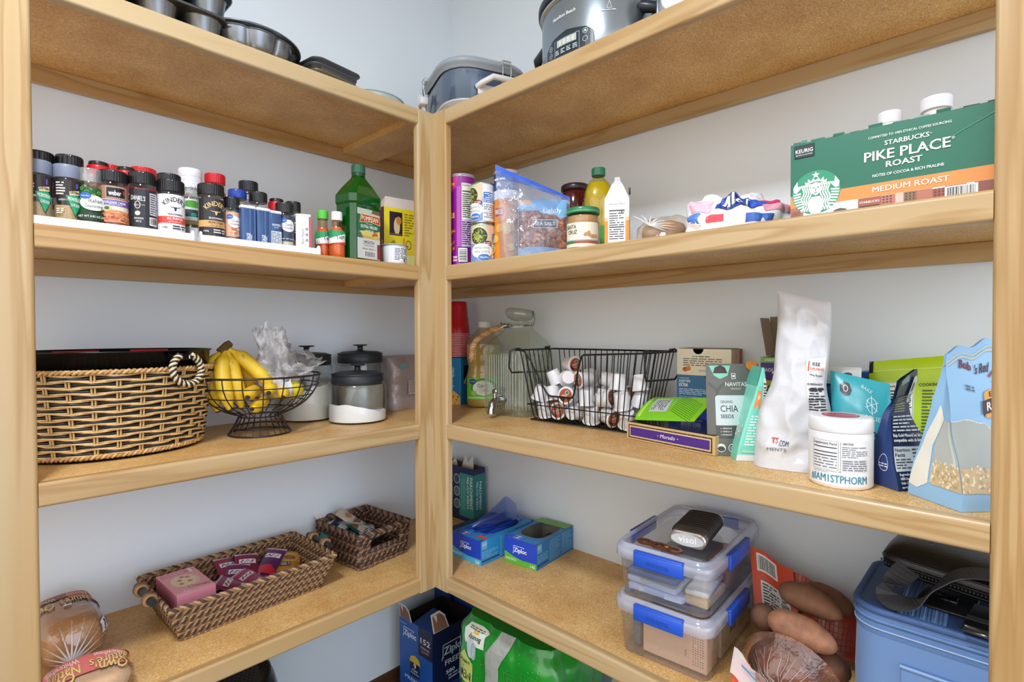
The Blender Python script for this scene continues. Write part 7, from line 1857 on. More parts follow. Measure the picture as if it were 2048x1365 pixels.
potato('nearest sweet potato lying on top of the orange bag', (-.305, -1.290, .770), (-.280, -1.400, .742), .031, 1, pskin[0])
potato('sweet potato lying behind the nearest one, under the orange band', (-.220, -1.283, .795), (-.205, -1.393, .768), .029, 2, pskin[2])
potato('dark sweet potato in the net at the front, under the nearest one', (-.310, -1.275, .700), (-.320, -1.375, .668), .034, 3, pskin[1])
potato('dark sweet potato at the right beside the blue cooler', (-.265, -1.385, .705), (-.195, -1.400, .655), .028, 4, pskin[1])
potato('dark sweet potato at the left by the clear containers', (-.225, -1.262, .735), (-.150, -1.250, .680), .030, 5, pskin[1])
potato('sweet potato at the back in the orange net', (-.130, -1.300, .765), (-.120, -1.395, .745), .030, 6, pskin[2])
potato('sweet potato deep in the middle of the bag', (-.240, -1.285, .690), (-.225, -1.375, .680), .034, 7, pskin[2])
t = thing('produce_sack', 'orange plastic and net sack of sweet potatoes, its clear front gathered in a knot', 'sack', (-.225, -1.315, Z4), RZ)
org = mat('#d9481e', .35); 
m = MB()   # flat printed band folded over the top at the back left
def band(u, v):
    return Vector((-.130 + .085 * u + .035 * v, .125 - .065 * v + .02 * u, .165 - .115 * v + .030 * (1 - v) * (1 - u) + .006 * math.sin(u * 6)))
m.surf(band, 12, 16, org)
p = PR(.4, base=.0008); p.barcode(.14, .06, .62, .30, vert=False, seed=4); p.rect(.20, .42, .86, .74, '#e6e6e4'); p.small(.24, .44, .60, .72, 7, '#2a2a2c', 5); p.barcode(.62, .44, .85, .72, vert=True, seed=5); p.poly([(.1, .80), (1, .72), (1, .92), (.1, 1.0)], '#f0a090')
p.emit(m, lambda x, y, l: band(x, y) + Vector((-.3, -.6, .7)).normalized() * (l + .0008), du=.12, dv=.1); m.part('printed_band', t, 'orange printed plastic band')
m = MB()   # net half at the back
def netf(u, v):
    a = PI * (u * 1.0); return Vector((-.075 + .165 * u, .145 - .050 * v + .01 * math.sin(u * 7), .150 - .030 * u - .10 * v + .010 * math.sin(u * 5 + v * 3)))
netm = film('#e8622c', .6, .3, .72, '#c2421a')
m.surf(netf, 18, 8, netm)
for k in range(22): m.tube([netf(k / 21, j / 6) + Vector((0, -.001, .001)) for j in range(7)], .0006, org, 4)
for k in range(9): m.tube([netf(j / 16, k / 8) + Vector((0, -.001, .001)) for j in range(17)], .0006, org, 4)
m.surf(lambda u, v: Vector((-.055 + .075 * u, .085 - .01 * u, .142 + .008 * math.sin(u * 3) - .016 * v)), 8, 2, mat('#e2a0a0', .4))
m.part('orange_net', t)
m = MB(); clf = film('#f6e4dc', 1.0, .05, .14, '#b9705e', bump=.7, bscale=60)
kn = Vector((.010, -.128, .040))
def clr(u, v):
    a = PI * 1.15 * u - .2; rim_ = Vector((-.085 * math.cos(a) * 1.05 + .010, -.105 + .055 * (1 - math.sin(a) * .9), .015 + .115 * math.sin(a) * .9 + .02)); n = noise.noise((u * 9, v * 3, 2)) * .012 * math.sin(v * PI)
    return rim_.lerp(kn, v ** .8) + Vector((n, -.012 * math.sin(v * PI) + n, n))
m.surf(clr, 48, 10, clf)
for k in range(18): m.tube([clr(k / 17, v / 6) + Vector((0, -.0015, .001)) for v in range(1, 7)], [.0002, .0004, .0006, .0008, .0011, .0016], film('#ffffff', 1.0, .05, .25, '#f6ecec'), 5)
m.surf(lambda u, v: Vector((-.082 + .085 * u, -.096 - .022 * v - .01 * u, .078 - .055 * u - .040 * v + .004 * math.sin(u * 12))), 12, 5, film('#f6eef0', 1.0, .1, .55, '#e9dfe2')); m.surf(lambda u, v: Vector((-.082 + .030 * u, -.094 - .014 * v, .055 - .040 * v)), 5, 4, org)
p = PR(.4); p.rect(.0, .0, .032, .006, '#6aa6dc'); p.emit(m, on_plane((-.060, -.117, .058), (.86, -.12, -.49), (.2, -.3, .93))); m.part('clear_front', t)
m = MB(); m.ell((.0, .0, .030), (.085, .095, .030), mat('#3a2a22', .8), 20, 10); m.part('sack_bottom', t)

# blue cooler bag
t = thing('cooler_bag', 'blue fabric cooler bag with a ribbed top handle by the right post', 'cooler bag', (-.165, -1.4235, Z4), RZ)
fab = bpy.data.materials.new('blue_fabric'); fab.use_nodes = True
def _fb():
    nt = fab.node_tree; b = nt.nodes['Principled BSDF']; b.inputs['Roughness'].default_value = .6; b.inputs['Sheen Weight'].default_value = .2
    tc = nt.nodes.new('ShaderNodeTexCoord'); w_ = nt.nodes.new('ShaderNodeTexWave'); w_.inputs['Scale'].default_value = 260; w_.bands_direction = 'DIAGONAL'
    nt.links.new(tc.outputs['Object'], w_.inputs[0]); r = nt.nodes.new('ShaderNodeValToRGB'); r.color_ramp.elements[0].color = (*lin('#5d80b4'), 1); r.color_ramp.elements[1].color = (*lin('#7598cc'), 1)
    nt.links.new(w_.outputs['Fac'], r.inputs[0]); nt.links.new(r.outputs[0], b.inputs['Base Color'])
_fb(); fab2 = mat('#3d5c8e', .6, noise_amt=.08, nscale=90); fab3 = mat('#5c80b4', .55, noise_amt=.06, nscale=90)
W, Dp, H = .262, .246, .218
def rrr(w0, w1, d0, d1, r, z, n=7):
    o = []
    for cx, cy, a0 in ((w1 - r, d0 + r, -90), (w1 - r, d1 - r, 0), (w0 + r, d1 - r, 90), (w0 + r, d0 + r, 180)):
        for k in range(n):
            a = math.radians(a0 + 90 * k / (n - 1)); o.append((cx + r * math.cos(a), cy + r * math.sin(a), z))
    return o
m = MB(); m.loft([rrr(.004, W - .004, -Dp / 2 + .004, Dp / 2 - .004, .040, 0), rrr(0, W, -Dp / 2, Dp / 2, .044, .008), rrr(-.002, W + .002, -Dp / 2 - .003, Dp / 2 + .002, .046, .10), rrr(0, W, -Dp / 2, Dp / 2, .044, .180), rrr(0, W, -Dp / 2, Dp / 2, .044, H - .006)], fab, caps=(True, False)); m.part('body', t)
m = MB()
def topf(u, v):
    x = W * u; y = -Dp / 2 + Dp * v; e = min(u, 1 - u, v, 1 - v); z = H + .002 + .008 * sstep(0, .25, e) - .012 * math.exp(-((x - .06) ** 2 + (y - .03) ** 2) / .0012) - .006 * math.exp(-((x - .09) ** 2 + (y - .07) ** 2) / .0006)
    k = .155; dx = max(0, k - u, u - 1 + k) / k; dy = max(0, k - v, v - 1 + k) / k; q = math.hypot(dx, dy)
    if q > 1: x = W / 2 + (x - W / 2) * (1 - .055 * (q - 1) / .414); y *= (1 - .055 * (q - 1) / .414)
    return Vector((x, y, z))
m.surf(topf, 30, 30, fab2); m.part('lid', t, 'darker blue padded lid')
m = MB()
def loop(z, r, k, mm, off=0.0, n=7):
    pts = rrr(-off, W + off, -Dp / 2 - off, Dp / 2 + off, .044 + off, z, 9); m.tube(pts, r, mm, 8, closed=True)
loop(H, .0065, 0, fab2); loop(H - .016, .0035, 0, fab3, .001); m.part('piping', t)
m = MB(); pts = rrr(0, W, -Dp / 2, Dp / 2, .044, H - .030, 9)
rings = []
for p_ in pts: pass
m.loft([rrr(-.0012, W + .0012, -Dp / 2 - .0012, Dp / 2 + .0012, .045, H - .040), rrr(-.0022, W + .0022, -Dp / 2 - .0022, Dp / 2 + .0022, .046, H - .030), rrr(-.0012, W + .0012, -Dp / 2 - .0012, Dp / 2 + .0012, .045, H - .020)], fab3, caps=(False, False)); loop(H - .030, .0014, 0, mat('#9fb4d4', .4), .0025); m.part('zip', t)
m = MB()
hp = [(.096, -Dp / 2 + .006, H + .003), (.096, -Dp / 2 + .035, H + .010), (.096, -.045, H + .013), (.096, .0, H + .013), (.096, .05, H + .010)]
m.ribbon(hp, (1, 0, 0), .064, .005, fab3)
for k in range(12): m.tube([(q[0] - .027 + k * .0049, q[1], q[2] + .0028) for q in hp], .0010, fab2 if k % 3 else mat('#7a9cc8', .5), 4)
m.part('handle_strap', t)
m = MB(); m.box((.15, -Dp / 2 - .004, .080), (.16, .006, .120), fab, .006, 2); m.tube([(.07 + .16 * u, -Dp / 2 - .0075, .141) for u in (0, .5, 1)], .003, mat('#88a8d4', .5), 6); m.part('front_pocket', t)
# black leather bag on the cooler with its strap
t = thing('leather_bag', 'black leather bag with a zip and a wide strap looped over the blue cooler', 'bag', (-.155, -1.446, Z4 + H + .0125), RZ - .10)
lea = mat('#17181b', .32, bump=.15, bscale=220)
m = MB()
def lb_(u, v):
    a = 2 * PI * v; ca, sa = math.cos(a), math.sin(a); e = (abs(ca) ** 3 + abs(sa) ** 3) ** (-1 / 3); en = (max(0, 1 - abs(2 * u - 1) ** 6)) ** .5
    return Vector((.006 + .225 * u, .028 + .085 * ca * e * (.6 + .4 * en), .039 + .030 * sa * e * en + .022 * (1 - u) * .6))
m.surf(lb_, 26, 30, lea); m.part('pouch', t)
m = MB()
for dz, rr in ((.014, .0022), (.0, .0016), (-.010, .0016)): m.tube([lb_(u / 20, .5 + .01) + Vector((0, -.002, dz)) for u in range(1, 20)], rr, mat('#0e0f11', .3), 6)
for k in range(44): m.box(tuple(lb_((k + 1) / 46, .51) + Vector((0, -.003, -.004))), (.0022, .003, .004), mat('#3a3b3e', .3, .7), 0)
m.part('zip', t)
m = MB(); m.box((.105, -.005, .0035), (.075, .16, .005), lea, .002, 2); m.box((.165, -.075, .0035), (.055, .11, .006), lea, .002, 2)
m.box((.165, -.085, .0068), (.056, .016, .002), mat('#3a3c40', .4), .0006, 1); m.part('flap', t)
m = MB(); web = mat('#3c3e44', .6, bump=.2, bscale=400)
sp = [(.085, .010, .064), (.064, -.040, .056), (.044, -.080, .034), (.036, -.104, .014), (.052, -.118, .0075), (.080, -.112, .016), (.102, -.094, .044), (.126, -.072, .066), (.160, -.060, .074), (.215, -.055, .072)]
wd = [(0, .8, .6)] * 3 + [(.2, 1, .5)] * 2 + [(.2, 1, .3)] * 2 + [(0, 1, .2)] * 3
def smooth(pts, n=5):
    o = []
    for i in range(len(pts) - 1):
        p0, p1, p2, p3 = [Vector(pts[max(0, min(len(pts) - 1, i + k))]) for k in (-1, 0, 1, 2)]
        for j in range(n):
            u = j / n; o.append(.5 * ((2 * p1) + (p2 - p0) * u + (2 * p0 - 5 * p1 + 4 * p2 - p3) * u * u + (3 * p1 - p0 - 3 * p2 + p3) * u ** 3))
    return o + [Vector(pts[-1])]
ps = smooth(sp); ws = smooth([Vector(q) for q in wd]); m.ribbon(ps, [Vector(q) for q in ws], .036, .0016, web); m.part('strap', t)
m = MB(); mm_ = mat('#6a6c70', .2, .9); m.tube([(.090, -.030, .0075), (.090, -.046, .0075), (.118, -.046, .0075), (.118, -.030, .0075)], .0028, mat('#121315', .25), 8, closed=True); m.part('buckle', t); m = MB(); m.tube([(.142, -.128, .009), (.142, -.142, .009), (.190, -.142, .009), (.190, -.128, .009)], .0032, mm_, 8, closed=True); m.part('buckle', t)

# ------------------------------------------------------------------ top shelf, left run: baking pans
steel = mat('#6b6f76', .28, .85); steel_d = mat('#5c626a', .34, .5); steel_l = mat('#8e949b', .25, .9)
def rrect2(w, d, r, z, n=6, cx=0, cy=0):
    o = []
    for sx, sy, a0 in ((1, -1, -90), (1, 1, 0), (-1, 1, 90), (-1, -1, 180)):
        for k in range(n):
            a = math.radians(a0 + 90 * k / (n - 1)); o.append((cx + sx * (w / 2 - r) + r * math.cos(a), cy + sy * (d / 2 - r) + r * math.sin(a), z))
    return o
def muffin_pan(label, loc, rz):
    t = thing('muffin_pan', label, 'baking pan', loc, rz, 'muffin pans stacked on the top shelf')
    m = MB(); w, d, h = .345, .275, .055
    m.loft([rrect2(w - .006, d - .006, .030, h - .0035), rrect2(w, d, .033, h - .003), rrect2(w, d, .033, h + .001), rrect2(w - .006, d - .006, .030, h + .0015)], steel, caps=(True, True)); m.part('tray', t)
    for i in range(4):
        for j in range(3):
            m = MB(); cx, cy = -.1275 + i * .085, -.088 + j * .088
            m.lathe([(.0285, 0), (.0300, .002), (.0365, h - .006), (.0385, h - .004)], steel_l, 30, c=(cx, cy, 0), caps=(True, False)); m.part('cup', t)
    return t
muffin_pan('lower muffin pan at the left end of the top shelf', (-1.1115, -.245, Z1), 0)
muffin_pan('upper muffin pan resting on the other muffin pan', (-1.100, -.240, Z1 + .0585), .01)
t = thing('fluted_cake_pan', 'grey fluted ring cake pan beside the muffin pans', 'baking pan', (-.868, -.268, Z1), 0)
m = MB(); n = 140; rings = []
for r_, z_, k in ((.060, 0, .10), (.080, .008, .10), (.100, .035, .07), (.107, .060, .05)):
    rings.append([(r_ * (1 + k * 1.5 * (abs(math.sin(a * 5)) ** .6 - .5)) * math.cos(a), r_ * (1 + k * 1.5 * (abs(math.sin(a * 5)) ** .6 - .5)) * math.sin(a), z_) for a in [2 * PI * j / n for j in range(n)]])
m.loft(rings, steel_l, caps=(True, False))
m.loft([rings[-1], [(q[0] * 1.035, q[1] * 1.035, .0605) for q in rings[-1]], [(q[0] * 1.035, q[1] * 1.035, .0635) for q in rings[-1]], [(q[0] * .97, q[1] * .97, .0640) for q in rings[-1]]], steel_l, caps=(False, False))
m.lathe([(.122, .0640), (.1235, .0665), (.121, .0685), (.098, .0670)], steel_d, 60, caps=(False, False)); m.part('pan', t)
m = MB(); m.lathe([(.024, .001), (.017, .066), (.014, .066), (.019, .002)], steel_l, 24, caps=(False, False)); m.part('centre_tube', t)
for k, (dz, dx, w) in enumerate(((.0, .0, .138), (.0145, -.003, .142), (.0285, .003, .146))):
    t = thing('square_pan', ('lowest', 'middle', 'topmost')[k] + ' of the three nested square pans between cake pan and glass lid', 'baking pan', (-.680 + dx, -.283, Z1 + .0005 + dz), .13, 'nested square pans')
    m = MB(); h = .034; m.loft([rrect2(w * .84, w * .84, .016, 0), rrect2(w * .90, w * .90, .020, h - .002), rrect2(w, w, .024, h - .001), rrect2(w, w, .024, h + .001), rrect2(w * .97, w * .97, .022, h + .0018), rrect2(w * .88, w * .88, .019, h), rrect2(w * .82, w * .82, .015, .002)], steel_d if k else mat('#8d8468', .3, .7), caps=(True, True)); m.part('pan', t)
t = thing('glass_lid', 'round clear glass lid near the corner of the top shelf', 'lid', (-.548, -.300, Z1), 0)
m = MB(); m.lathe([(.088, .0), (.094, .006), (.096, .018), (.094, .021), (.080, .027), (.030, .033), (.0005, .034)], film('#eef6f4', 1.0, .03, .20, '#e4ecec'), 56, caps=(False, False)); m.part('glass', t)
m = MB(); m.tube([(.0955 * math.cos(2 * PI * j / 60), .0955 * math.sin(2 * PI * j / 60), .0185) for j in range(60)], .0022, mat('#9ab4b0', .2), 8, closed=True); m.part('rim', t)

# ------------------------------------------------------------------ top shelf, right run: cookers
t = thing('casserole_cooker', 'blue-grey portable casserole cooker with a grey clip lid and coiled cord', 'cooker', (-.208, -.352, Z1), -.38)
W, Dp, H = .255, .325, .150
bg_ = mat('#54657a', .16, .15, coat=.3); gy = mat('#9aa3ab', .38); wp = mat('#dfe1e4', .35)
m = MB(); m.loft([rrect2(W * .92, Dp * .92, .075, .050), rrect2(W * .95, Dp * .95, .08, .056), rrect2(W * .985, Dp * .985, .085, H - .02), rrect2(W, Dp, .085, H - .004)], bg_, caps=(True, False)); m.part('body', t)
m = MB(); m.loft([rrect2(W * .70, Dp * .70, .06, 0), rrect2(W * .74, Dp * .74, .062, .036), rrect2(W * .97, Dp * .97, .082, .048), rrect2(W * .985, Dp * .985, .084, .053), rrect2(W * .93, Dp * .93, .08, .058)], mat('#c4c7ca', .45), caps=(True, False)); m.part('base', t)
m = MB(); m.loft([rrect2(W + .006, Dp + .006, .088, H - .010), rrect2(W + .012, Dp + .012, .090, H - .008), rrect2(W + .012, Dp + .012, .090, H - .001), rrect2(W + .026, Dp + .026, .096, H + .002), rrect2(W + .030, Dp + .030, .098, H + .012), rrect2(W + .020, Dp + .020, .094, H + .019), rrect2(W - .05, Dp - .05, .07, H + .030)], gy, caps=(False, True)); m.part('lid', t)
for (x, y, a) in ((W / 2 + .014 - .10, -Dp / 2 - .008, 0), (-W / 2 - .012, .03, -PI / 2)):
    m = MB(); T = Matrix.Translation((x, y, H - .012)) @ Euler((0, 0, a)).to_matrix().to_4x4(); m.M = T
    m.box((0, -.004, .028), (.030, .016, .014), film('#eef0f2', 1, .1, .5, '#dfe3e6'), .003, 2); m.box((0, -.004, -.024), (.026, .012, .014), film('#eef0f2', 1, .1, .5, '#dfe3e6'), .003, 2)
    wr = mat('#b0b2b4', .25, .9)
    for s_ in (-.013, .013): m.tube([(s_, -.012, .030), (s_, -.014, 0), (s_, -.010, -.026)], .0013, wr, 6)
    m.tube([(-.013, -.012, .030), (.013, -.012, .030)], .0013, wr, 6); m.part('latch', t)
for s_ in (1, -1):
    m = MB(); yy = -s_ * (Dp / 2)
    m.tube([(.012 - .055, yy, .088), (.012 - .050, yy - s_ * .022, .090), (.012 - .020, yy - s_ * .036, .108), (.012 + .050, yy - s_ * .036, .108), (.012 + .080, yy - s_ * .022, .090), (.012 + .085, yy, .088)], .0085, wp, 12); m.lathe([(.020, -.004), (.020, .006), (.012, .010)], wp, 20, c=(0, 0, 0)) if False else None
    m.box((.027, yy - s_ * .002, .080), (.140, .008, .030), wp, .003, 2); m.part('handle', t)
# the coiled cord hangs at the end facing the corner post
m = MB(); cx_, cy_ = -W / 2 - .012, .062
for k in range(5):
    r1 = .040 + .0022 * (k % 3); m.tube([(cx_ - .003 * (k % 3) - .004 * math.sin(a), cy_ + .01 + r1 * .80 * math.cos(a), .083 + r1 * 1.0 * math.sin(a)) for a in [2 * PI * j / 40 for j in range(40)]], .0026, wp, 6, closed=True)
m.box((cx_ - .006, cy_ + .030, .048), (.018, .018, .018), wp, .004, 2); m.box((cx_ - .012, cy_ - .032, .100), (.026, .030, .024), wp, .004, 2); m.box((cx_ - .010, cy_ + .012, .124), (.012, .022, .030), mat('#e9e9ea', .5), .001, 1, rot=(.5, 0, 0)); m.part('coiled_cord', t)

t = thing('slow_cooker', 'oval steel slow cooker with a black control panel and lid rim', 'cooker', (-.252, -.8650, Z1), RZ)
ss = mat('#9aa5ae', .26, .9); bk = mat('#1c2730', .3)
a_, b_ = .147, .122
m = MB(); m.lathe([(.94, .004), (.985, .012), (1.0, .06), (1.0, .150), (.985, .158)], ss, 64, sx=a_, sy=b_, caps=(True, False))
m.M = Matrix.Identity(4); m.part('body', t)
m = MB(); m.lathe([(.98, .0), (.99, .005), (.99, .016), (.96, .018)], bk, 64, sx=a_, sy=b_, caps=(True, False)); m.part('base', t)
m = MB(); m.lathe([(.985, .157), (1.035, .159), (1.04, .163), (1.02, .167)], mat('#c4cacc', .2, .9), 64, sx=a_, sy=b_, caps=(False, False)); m.lathe([(1.02, .167), (1.065, .170), (1.07, .184), (1.03, .192), (.8, .197)], bk, 64, sx=a_, sy=b_, caps=(False, False)); m.part('rim', t)
m = MB(); m.lathe([(.95, .195), (.80, .212), (.4, .224), (.0005, .227)], film('#dfe6ea', .8, .03, .1, '#8a949a'), 48, sx=a_, sy=b_, caps=(False, False)); m.lathe([(.020, .226), (.024, .244), (.018, .250), (.0005, .251)], bk, 24, caps=(False, False)); m.part('lid', t)
for s_ in (-1, 1):
    m = MB(); x = s_ * a_; m.tube([(x * .96, -.030, .112), (x * 1.18, -.026, .098), (x * 1.30, 0, .088), (x * 1.18, .026, .098), (x * .96, .030, .112)], [.014, .012, .011, .012, .014], bk, 12); m.tube([(x * .98, -.018, .082), (x * 1.16, -.018, .080), (x * 1.28, 0, .084), (x * 1.16, .018, .080), (x * .98, .018, .082)], .005, bk, 8); m.part('handle', t)
def on_oval(k=1.0):
    def fn(x, y, l):
        a = x / a_; return Vector(((a_ * k + l) * math.sin(a), -(b_ * k + l) * math.cos(a), y))
    return fn
m = MB(); p = PR(.3, base=.003); pts = [(-.070, .010), (.068, .010), (.068, .056), (.050, .068), (0, .076), (-.045, .068), (-.070, .050)]
p.poly(pts, '#18232c'); p.poly([(x * .93, .012 + (y - .010) * .92) for x, y in pts], '#202c36')
p.frame(-.038, .018, .034, .062, .0012, '#9ab0bc'); p.rect(-.030, .044, .026, .060, '#b4bcb4')
for k in range(4): p.text('8', -.020 + k * .0125, .0465, .011, '#dfe4dc', w=.007)
for (x, y) in ((-.052, .050), (-.052, .034), (.048, .058), (.048, .040)): p.ring(x, y, .0062, .0062, .0009, '#c8d6de'); 
p.poly([(.044, .056), (.052, .056), (.048, .062)], '#c8d6de'); p.ring(-.052, .050, .003, .003, .0008, '#c8d6de'); p.rect(-.056, .0335, -.048, .0345, '#c8d6de')
for k in range(4): p.small(-.034 + k * .017, .026, -.022 + k * .017, .038, 3, '#c8d6de', k)
p.emit(m, on_oval(), du=.012); 
for k in range(30): pass
m.part('control_panel', t)
m = MB(); p = PR(.3, base=.0008); p.text('Hamilton Beach', -.012, .112, .0085, '#eef2f4', bold=.03, w=.070); p.line([(.098, .100), (.110, .100)], .001, '#dfe6ea'); p.line([(.098, .100), (.104, .116), (.110, .100)], .001, '#dfe6ea'); p.small(.085, .094, .12, .098, 1, '#dfe6ea', 3); p.emit(m, on_oval(), du=.012); m.part('print', t)
t = thing('toaster', 'chrome toaster at the right of the slow cooker, only its base corner in view', 'toaster', (-.268, -1.205, Z1), RZ)
m = MB(); m.loft([rrect2(.270, .160, .03, .004), rrect2(.282, .172, .04, .014), rrect2(.286, .176, .045, .10), rrect2(.270, .160, .05, .175), rrect2(.20, .10, .03, .188)], mat('#c4c6ca', .15, 1.0), caps=(True, True)); m.part('body', t)
m = MB(); m.box((0, 0, .003), (.26, .15, .005), bk, .002, 1); m.part('base', t)
m = MB(); m.lathe([(.0005, 0), (.022, .001), (.024, .006)], mat('#e4e6e8', .2), 24, caps=(False, False)); m.M = Matrix.Identity(4); mm_ = MB(); mm_.M = Matrix.Translation((-.080, -.0885, .052)) @ Euler((PI / 2, 0, 0)).to_matrix().to_4x4(); mm_.lathe([(.030, 0), (.031, .003), (.028, .005), (.0005, .0055)], mat('#dfe2e6', .2), 28, caps=(False, False)); mm_.part('dial', t)

# ------------------------------------------------------------------ on the floor under the shelves
def zl(p, x, y, s, c='#e9eff6', sh=0.0): ziploc(p, x, y, s, c)
t = thing('freezer_bag_carton', 'tall dark blue carton of freezer bags standing open on the floor in the corner', 'box', (-.308, -.262, .0006), .02)
w, dp, h = .190, .178, .334
m = MB(); kr = mat('#8a6a54', .8); nav = mat('#16264e', .42)
m.loft([[(0, 0, 0), (w, 0, 0), (w, dp, 0), (0, dp, 0)], [(0, 0, h), (w, 0, h), (w, dp, h), (0, dp, h)]], nav, caps=(True, False), smooth=False)
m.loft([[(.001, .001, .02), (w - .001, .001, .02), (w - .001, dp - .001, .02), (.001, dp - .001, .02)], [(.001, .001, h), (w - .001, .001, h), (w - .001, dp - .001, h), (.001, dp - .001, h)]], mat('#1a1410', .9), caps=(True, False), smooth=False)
p = PR(.38); p.rect(0, 0, w, h, '#141f42'); p.rect(w * .955, 0, w, h, '#2c6fb4'); zl(p, w * .50, h * .73, .026, '#c9d4dc'); p.text('FREEZER', w * .58, h * .62, .018, '#c9d4dc', bold=.03, w=w * .6); p.text('580', w * .40, h * .53, .012, '#dfe6ee', bold=.03, w=w * .2); p.small(w * .35, h * .46, w * .75, h * .52, 2, '#9ab0cc', 4)
p.rect(0, 0, w, h * .42, '#1a3a7a'); p.rect(w * .04, h * .36, w * .26, h * .41, '#dfe4ea'); p.small(w * .06, h * .37, w * .24, h * .40, 1, '#1a3a7a', 3); zl(p, w * .30, h * .22, .018); p.emit(m, on_front(0))
p = PR(.38); p.rect(0, 0, dp, h, '#1c55a8'); p.rect(dp * .58, h * .72, dp, h, '#141f42'); zl(p, dp * .33, h * .84, .0185); p.text('152', dp * .79, h * .85, .018, '#f0e8e6', bold=.03, w=dp * .28); p.text('FREEZER', dp * .79, h * .80, .006, '#e0a8a8', bold=.03, w=dp * .26); p.text('QUART', dp * .79, h * .765, .006, '#e0a8a8', w=dp * .22)
p.poly([(dp * .33, h * .46), (dp * .62, h * .46), (dp * .62, h * .60), (dp * .475, h * .62), (dp * .33, h * .60)], '#12254e'); p.poly([(dp * .31, h * .60), (dp * .64, h * .60), (dp * .60, h * .655), (dp * .475, h * .68), (dp * .35, h * .655)], '#d9b43a'); p.text('9', dp * .475, h * .545, .018, '#f0f4f8', bold=.04); p.text('POINT', dp * .475, h * .515, .006, '#f0f4f8', w=dp * .18); p.text('PROTECTION', dp * .475, h * .485, .006, '#f0f4f8', w=dp * .24)
p.text('PREMIUM', dp * .50, h * .40, .012, '#c9dcf0', bold=.03, w=dp * .66)
for k in range(12): p.ring(dp * (.26 + .16 * (k % 4)), h * (.33 - .06 * (k // 4)), .006, .007, .0012, '#123a78', 10)
p.text('Johnson', dp * .12, h * .945, .005, '#c9dcf0', w=dp * .18); p.emit(m, on_left(0, 0, dp)); m.part('carton', t)
for (pts, rot, nm) in ((((0, 0), (.066, 0), (.062, .052), (.006, .052)), .5, 'a'),):
    for (o_, e1, e2) in (((-.0005, dp, h), (0, -1, 0), (-.20, 0, .98)), ((.0, -.0005, h), (1, 0, 0), (0, .45, .89))):
        m = MB(); e1, e2, o = Vector(e1), Vector(e2).normalized(), Vector(o_); nn = e1.cross(e2) * .0012
        q = [(.004, 0), (.070, 0), (.066, .040), (.050, .058), (.012, .056)]
        f_ = [o + e1 * x + e2 * y for x, y in q]; m.loft([f_, [v + nn for v in f_]], mat('#d9d4cc', .7), smooth=False)
        p = PR(.7, base=.0004); p.poly([(x * .86 + .005, y * .86 + .001) for x, y in q], '#8a6250'); p.poly([(.020, .048), (.034, .048), (.028, .026)], '#d9d4cc'); p.emit(m, lambda x, y, l, o=o, e1=e1, e2=e2, nn=nn: o + e1 * x + e2 * y + nn.normalized() * (l + .0013)); m.part('torn_flap', t)
m = MB(); m.loft([[(0, .001, h), (0, dp - .075, h), (.085, dp - .078, h + .020), (.085, .030, h + .020)], [(0, .001, h + .001), (0, dp - .075, h + .001), (.085, dp - .078, h + .021), (.085, .030, h + .021)]], mat('#1b3f88', .45), smooth=False); m.part('top_flap', t)
def zbox(label, loc, rz, size, h):
    t = thing('bag_box', label, 'box', loc, rz, 'boxes of zip bags on the floor'); w, d = size
    m = MB(); m.box((w / 2, d / 2, h / 2), (w, d, h), mat('#1a3f88', .42), .0008, 1)
    p = PR(.38); p.rect(0, 0, w, d, '#1b4a96'); p.poly([(0, d * .78), (w * .5, d * .86), (w, d * .70), (w, d), (0, d)], '#2a8ab0'); q = PR(.38); ziploc(q, w * .50, d * .40, w * .15)
    for vs, fs, mm, l in q.sh: p.sh.append(([(w - x, d * .9 - y) for x, y in vs], fs, mm, l + p.l))
    p.emit(m, on_top(h)); p = PR(.38); p.rect(0, 0, w, h, '#141f42'); p.text('152', w * .5, h * .84, .020, '#e9e4e4', bold=.03, w=w * .5); p.small(w * .2, h * .74, w * .8, h * .8, 2, '#c0c8d8', 3); p.emit(m, on_front(0)); m.part('carton', t)
zbox('blue box of zip bags behind the open dark carton, nearest the wall', (-.112, -.120, .0006), -.10, (.105, .112), .352)
zbox('blue box of zip bags to the right of the open dark carton', (-.112, -.245, .0006), -.04, (.105, .112), .345)

# paper towel pack
t = thing('paper_towel_pack', 'green film pack of paper towel rolls under the right shelves', 'pack', (-.228, -.608, .0006), RZ)
PWd, PD, PH = .385, .255, .505
def tw(u, v):
    a = 2 * PI * u; ca, sa = math.cos(a), math.sin(a); e = (abs(ca) ** 6 + abs(sa) ** 6) ** (-1 / 6)
    x = PWd / 2 * ca * e; y = PD / 2 * sa * e
    lob = 1 - .045 * (1 - abs(math.cos(PI * (x / PWd) * 3))) ** 2 * (abs(y) > PD * .4) - .045 * (1 - abs(math.cos(PI * (y / PD) * 2))) ** 2 * (abs(x) > PWd * .4)
    cap = sstep(.80, 1.0, v); k = (1 - .16 * cap ** 2) * lob; z = PH * v - .014 * cap
    n = noise.noise((ca * 3, sa * 3, v * 8)) * .006 + noise.noise((ca * 9, sa * 9, v * 20)) * .0022
    return Vector((x * k + ca * n, y * k + sa * n, z))
grn = bpy.data.materials.new('green_film'); grn.use_nodes = True
_b = grn.node_tree.nodes['Principled BSDF']; _b.inputs['Base Color'].default_value = (*lin('#1f8f2c'), 1); _b.inputs['Roughness'].default_value = .22; _b.inputs['Coat Weight'].default_value = .6
m = MB(); m.surf(tw, 120, 50, grn); m.surf(lambda u, v: tw(u, 1).lerp(Vector((0, 0, PH - .012)), v), 120, 6, grn)
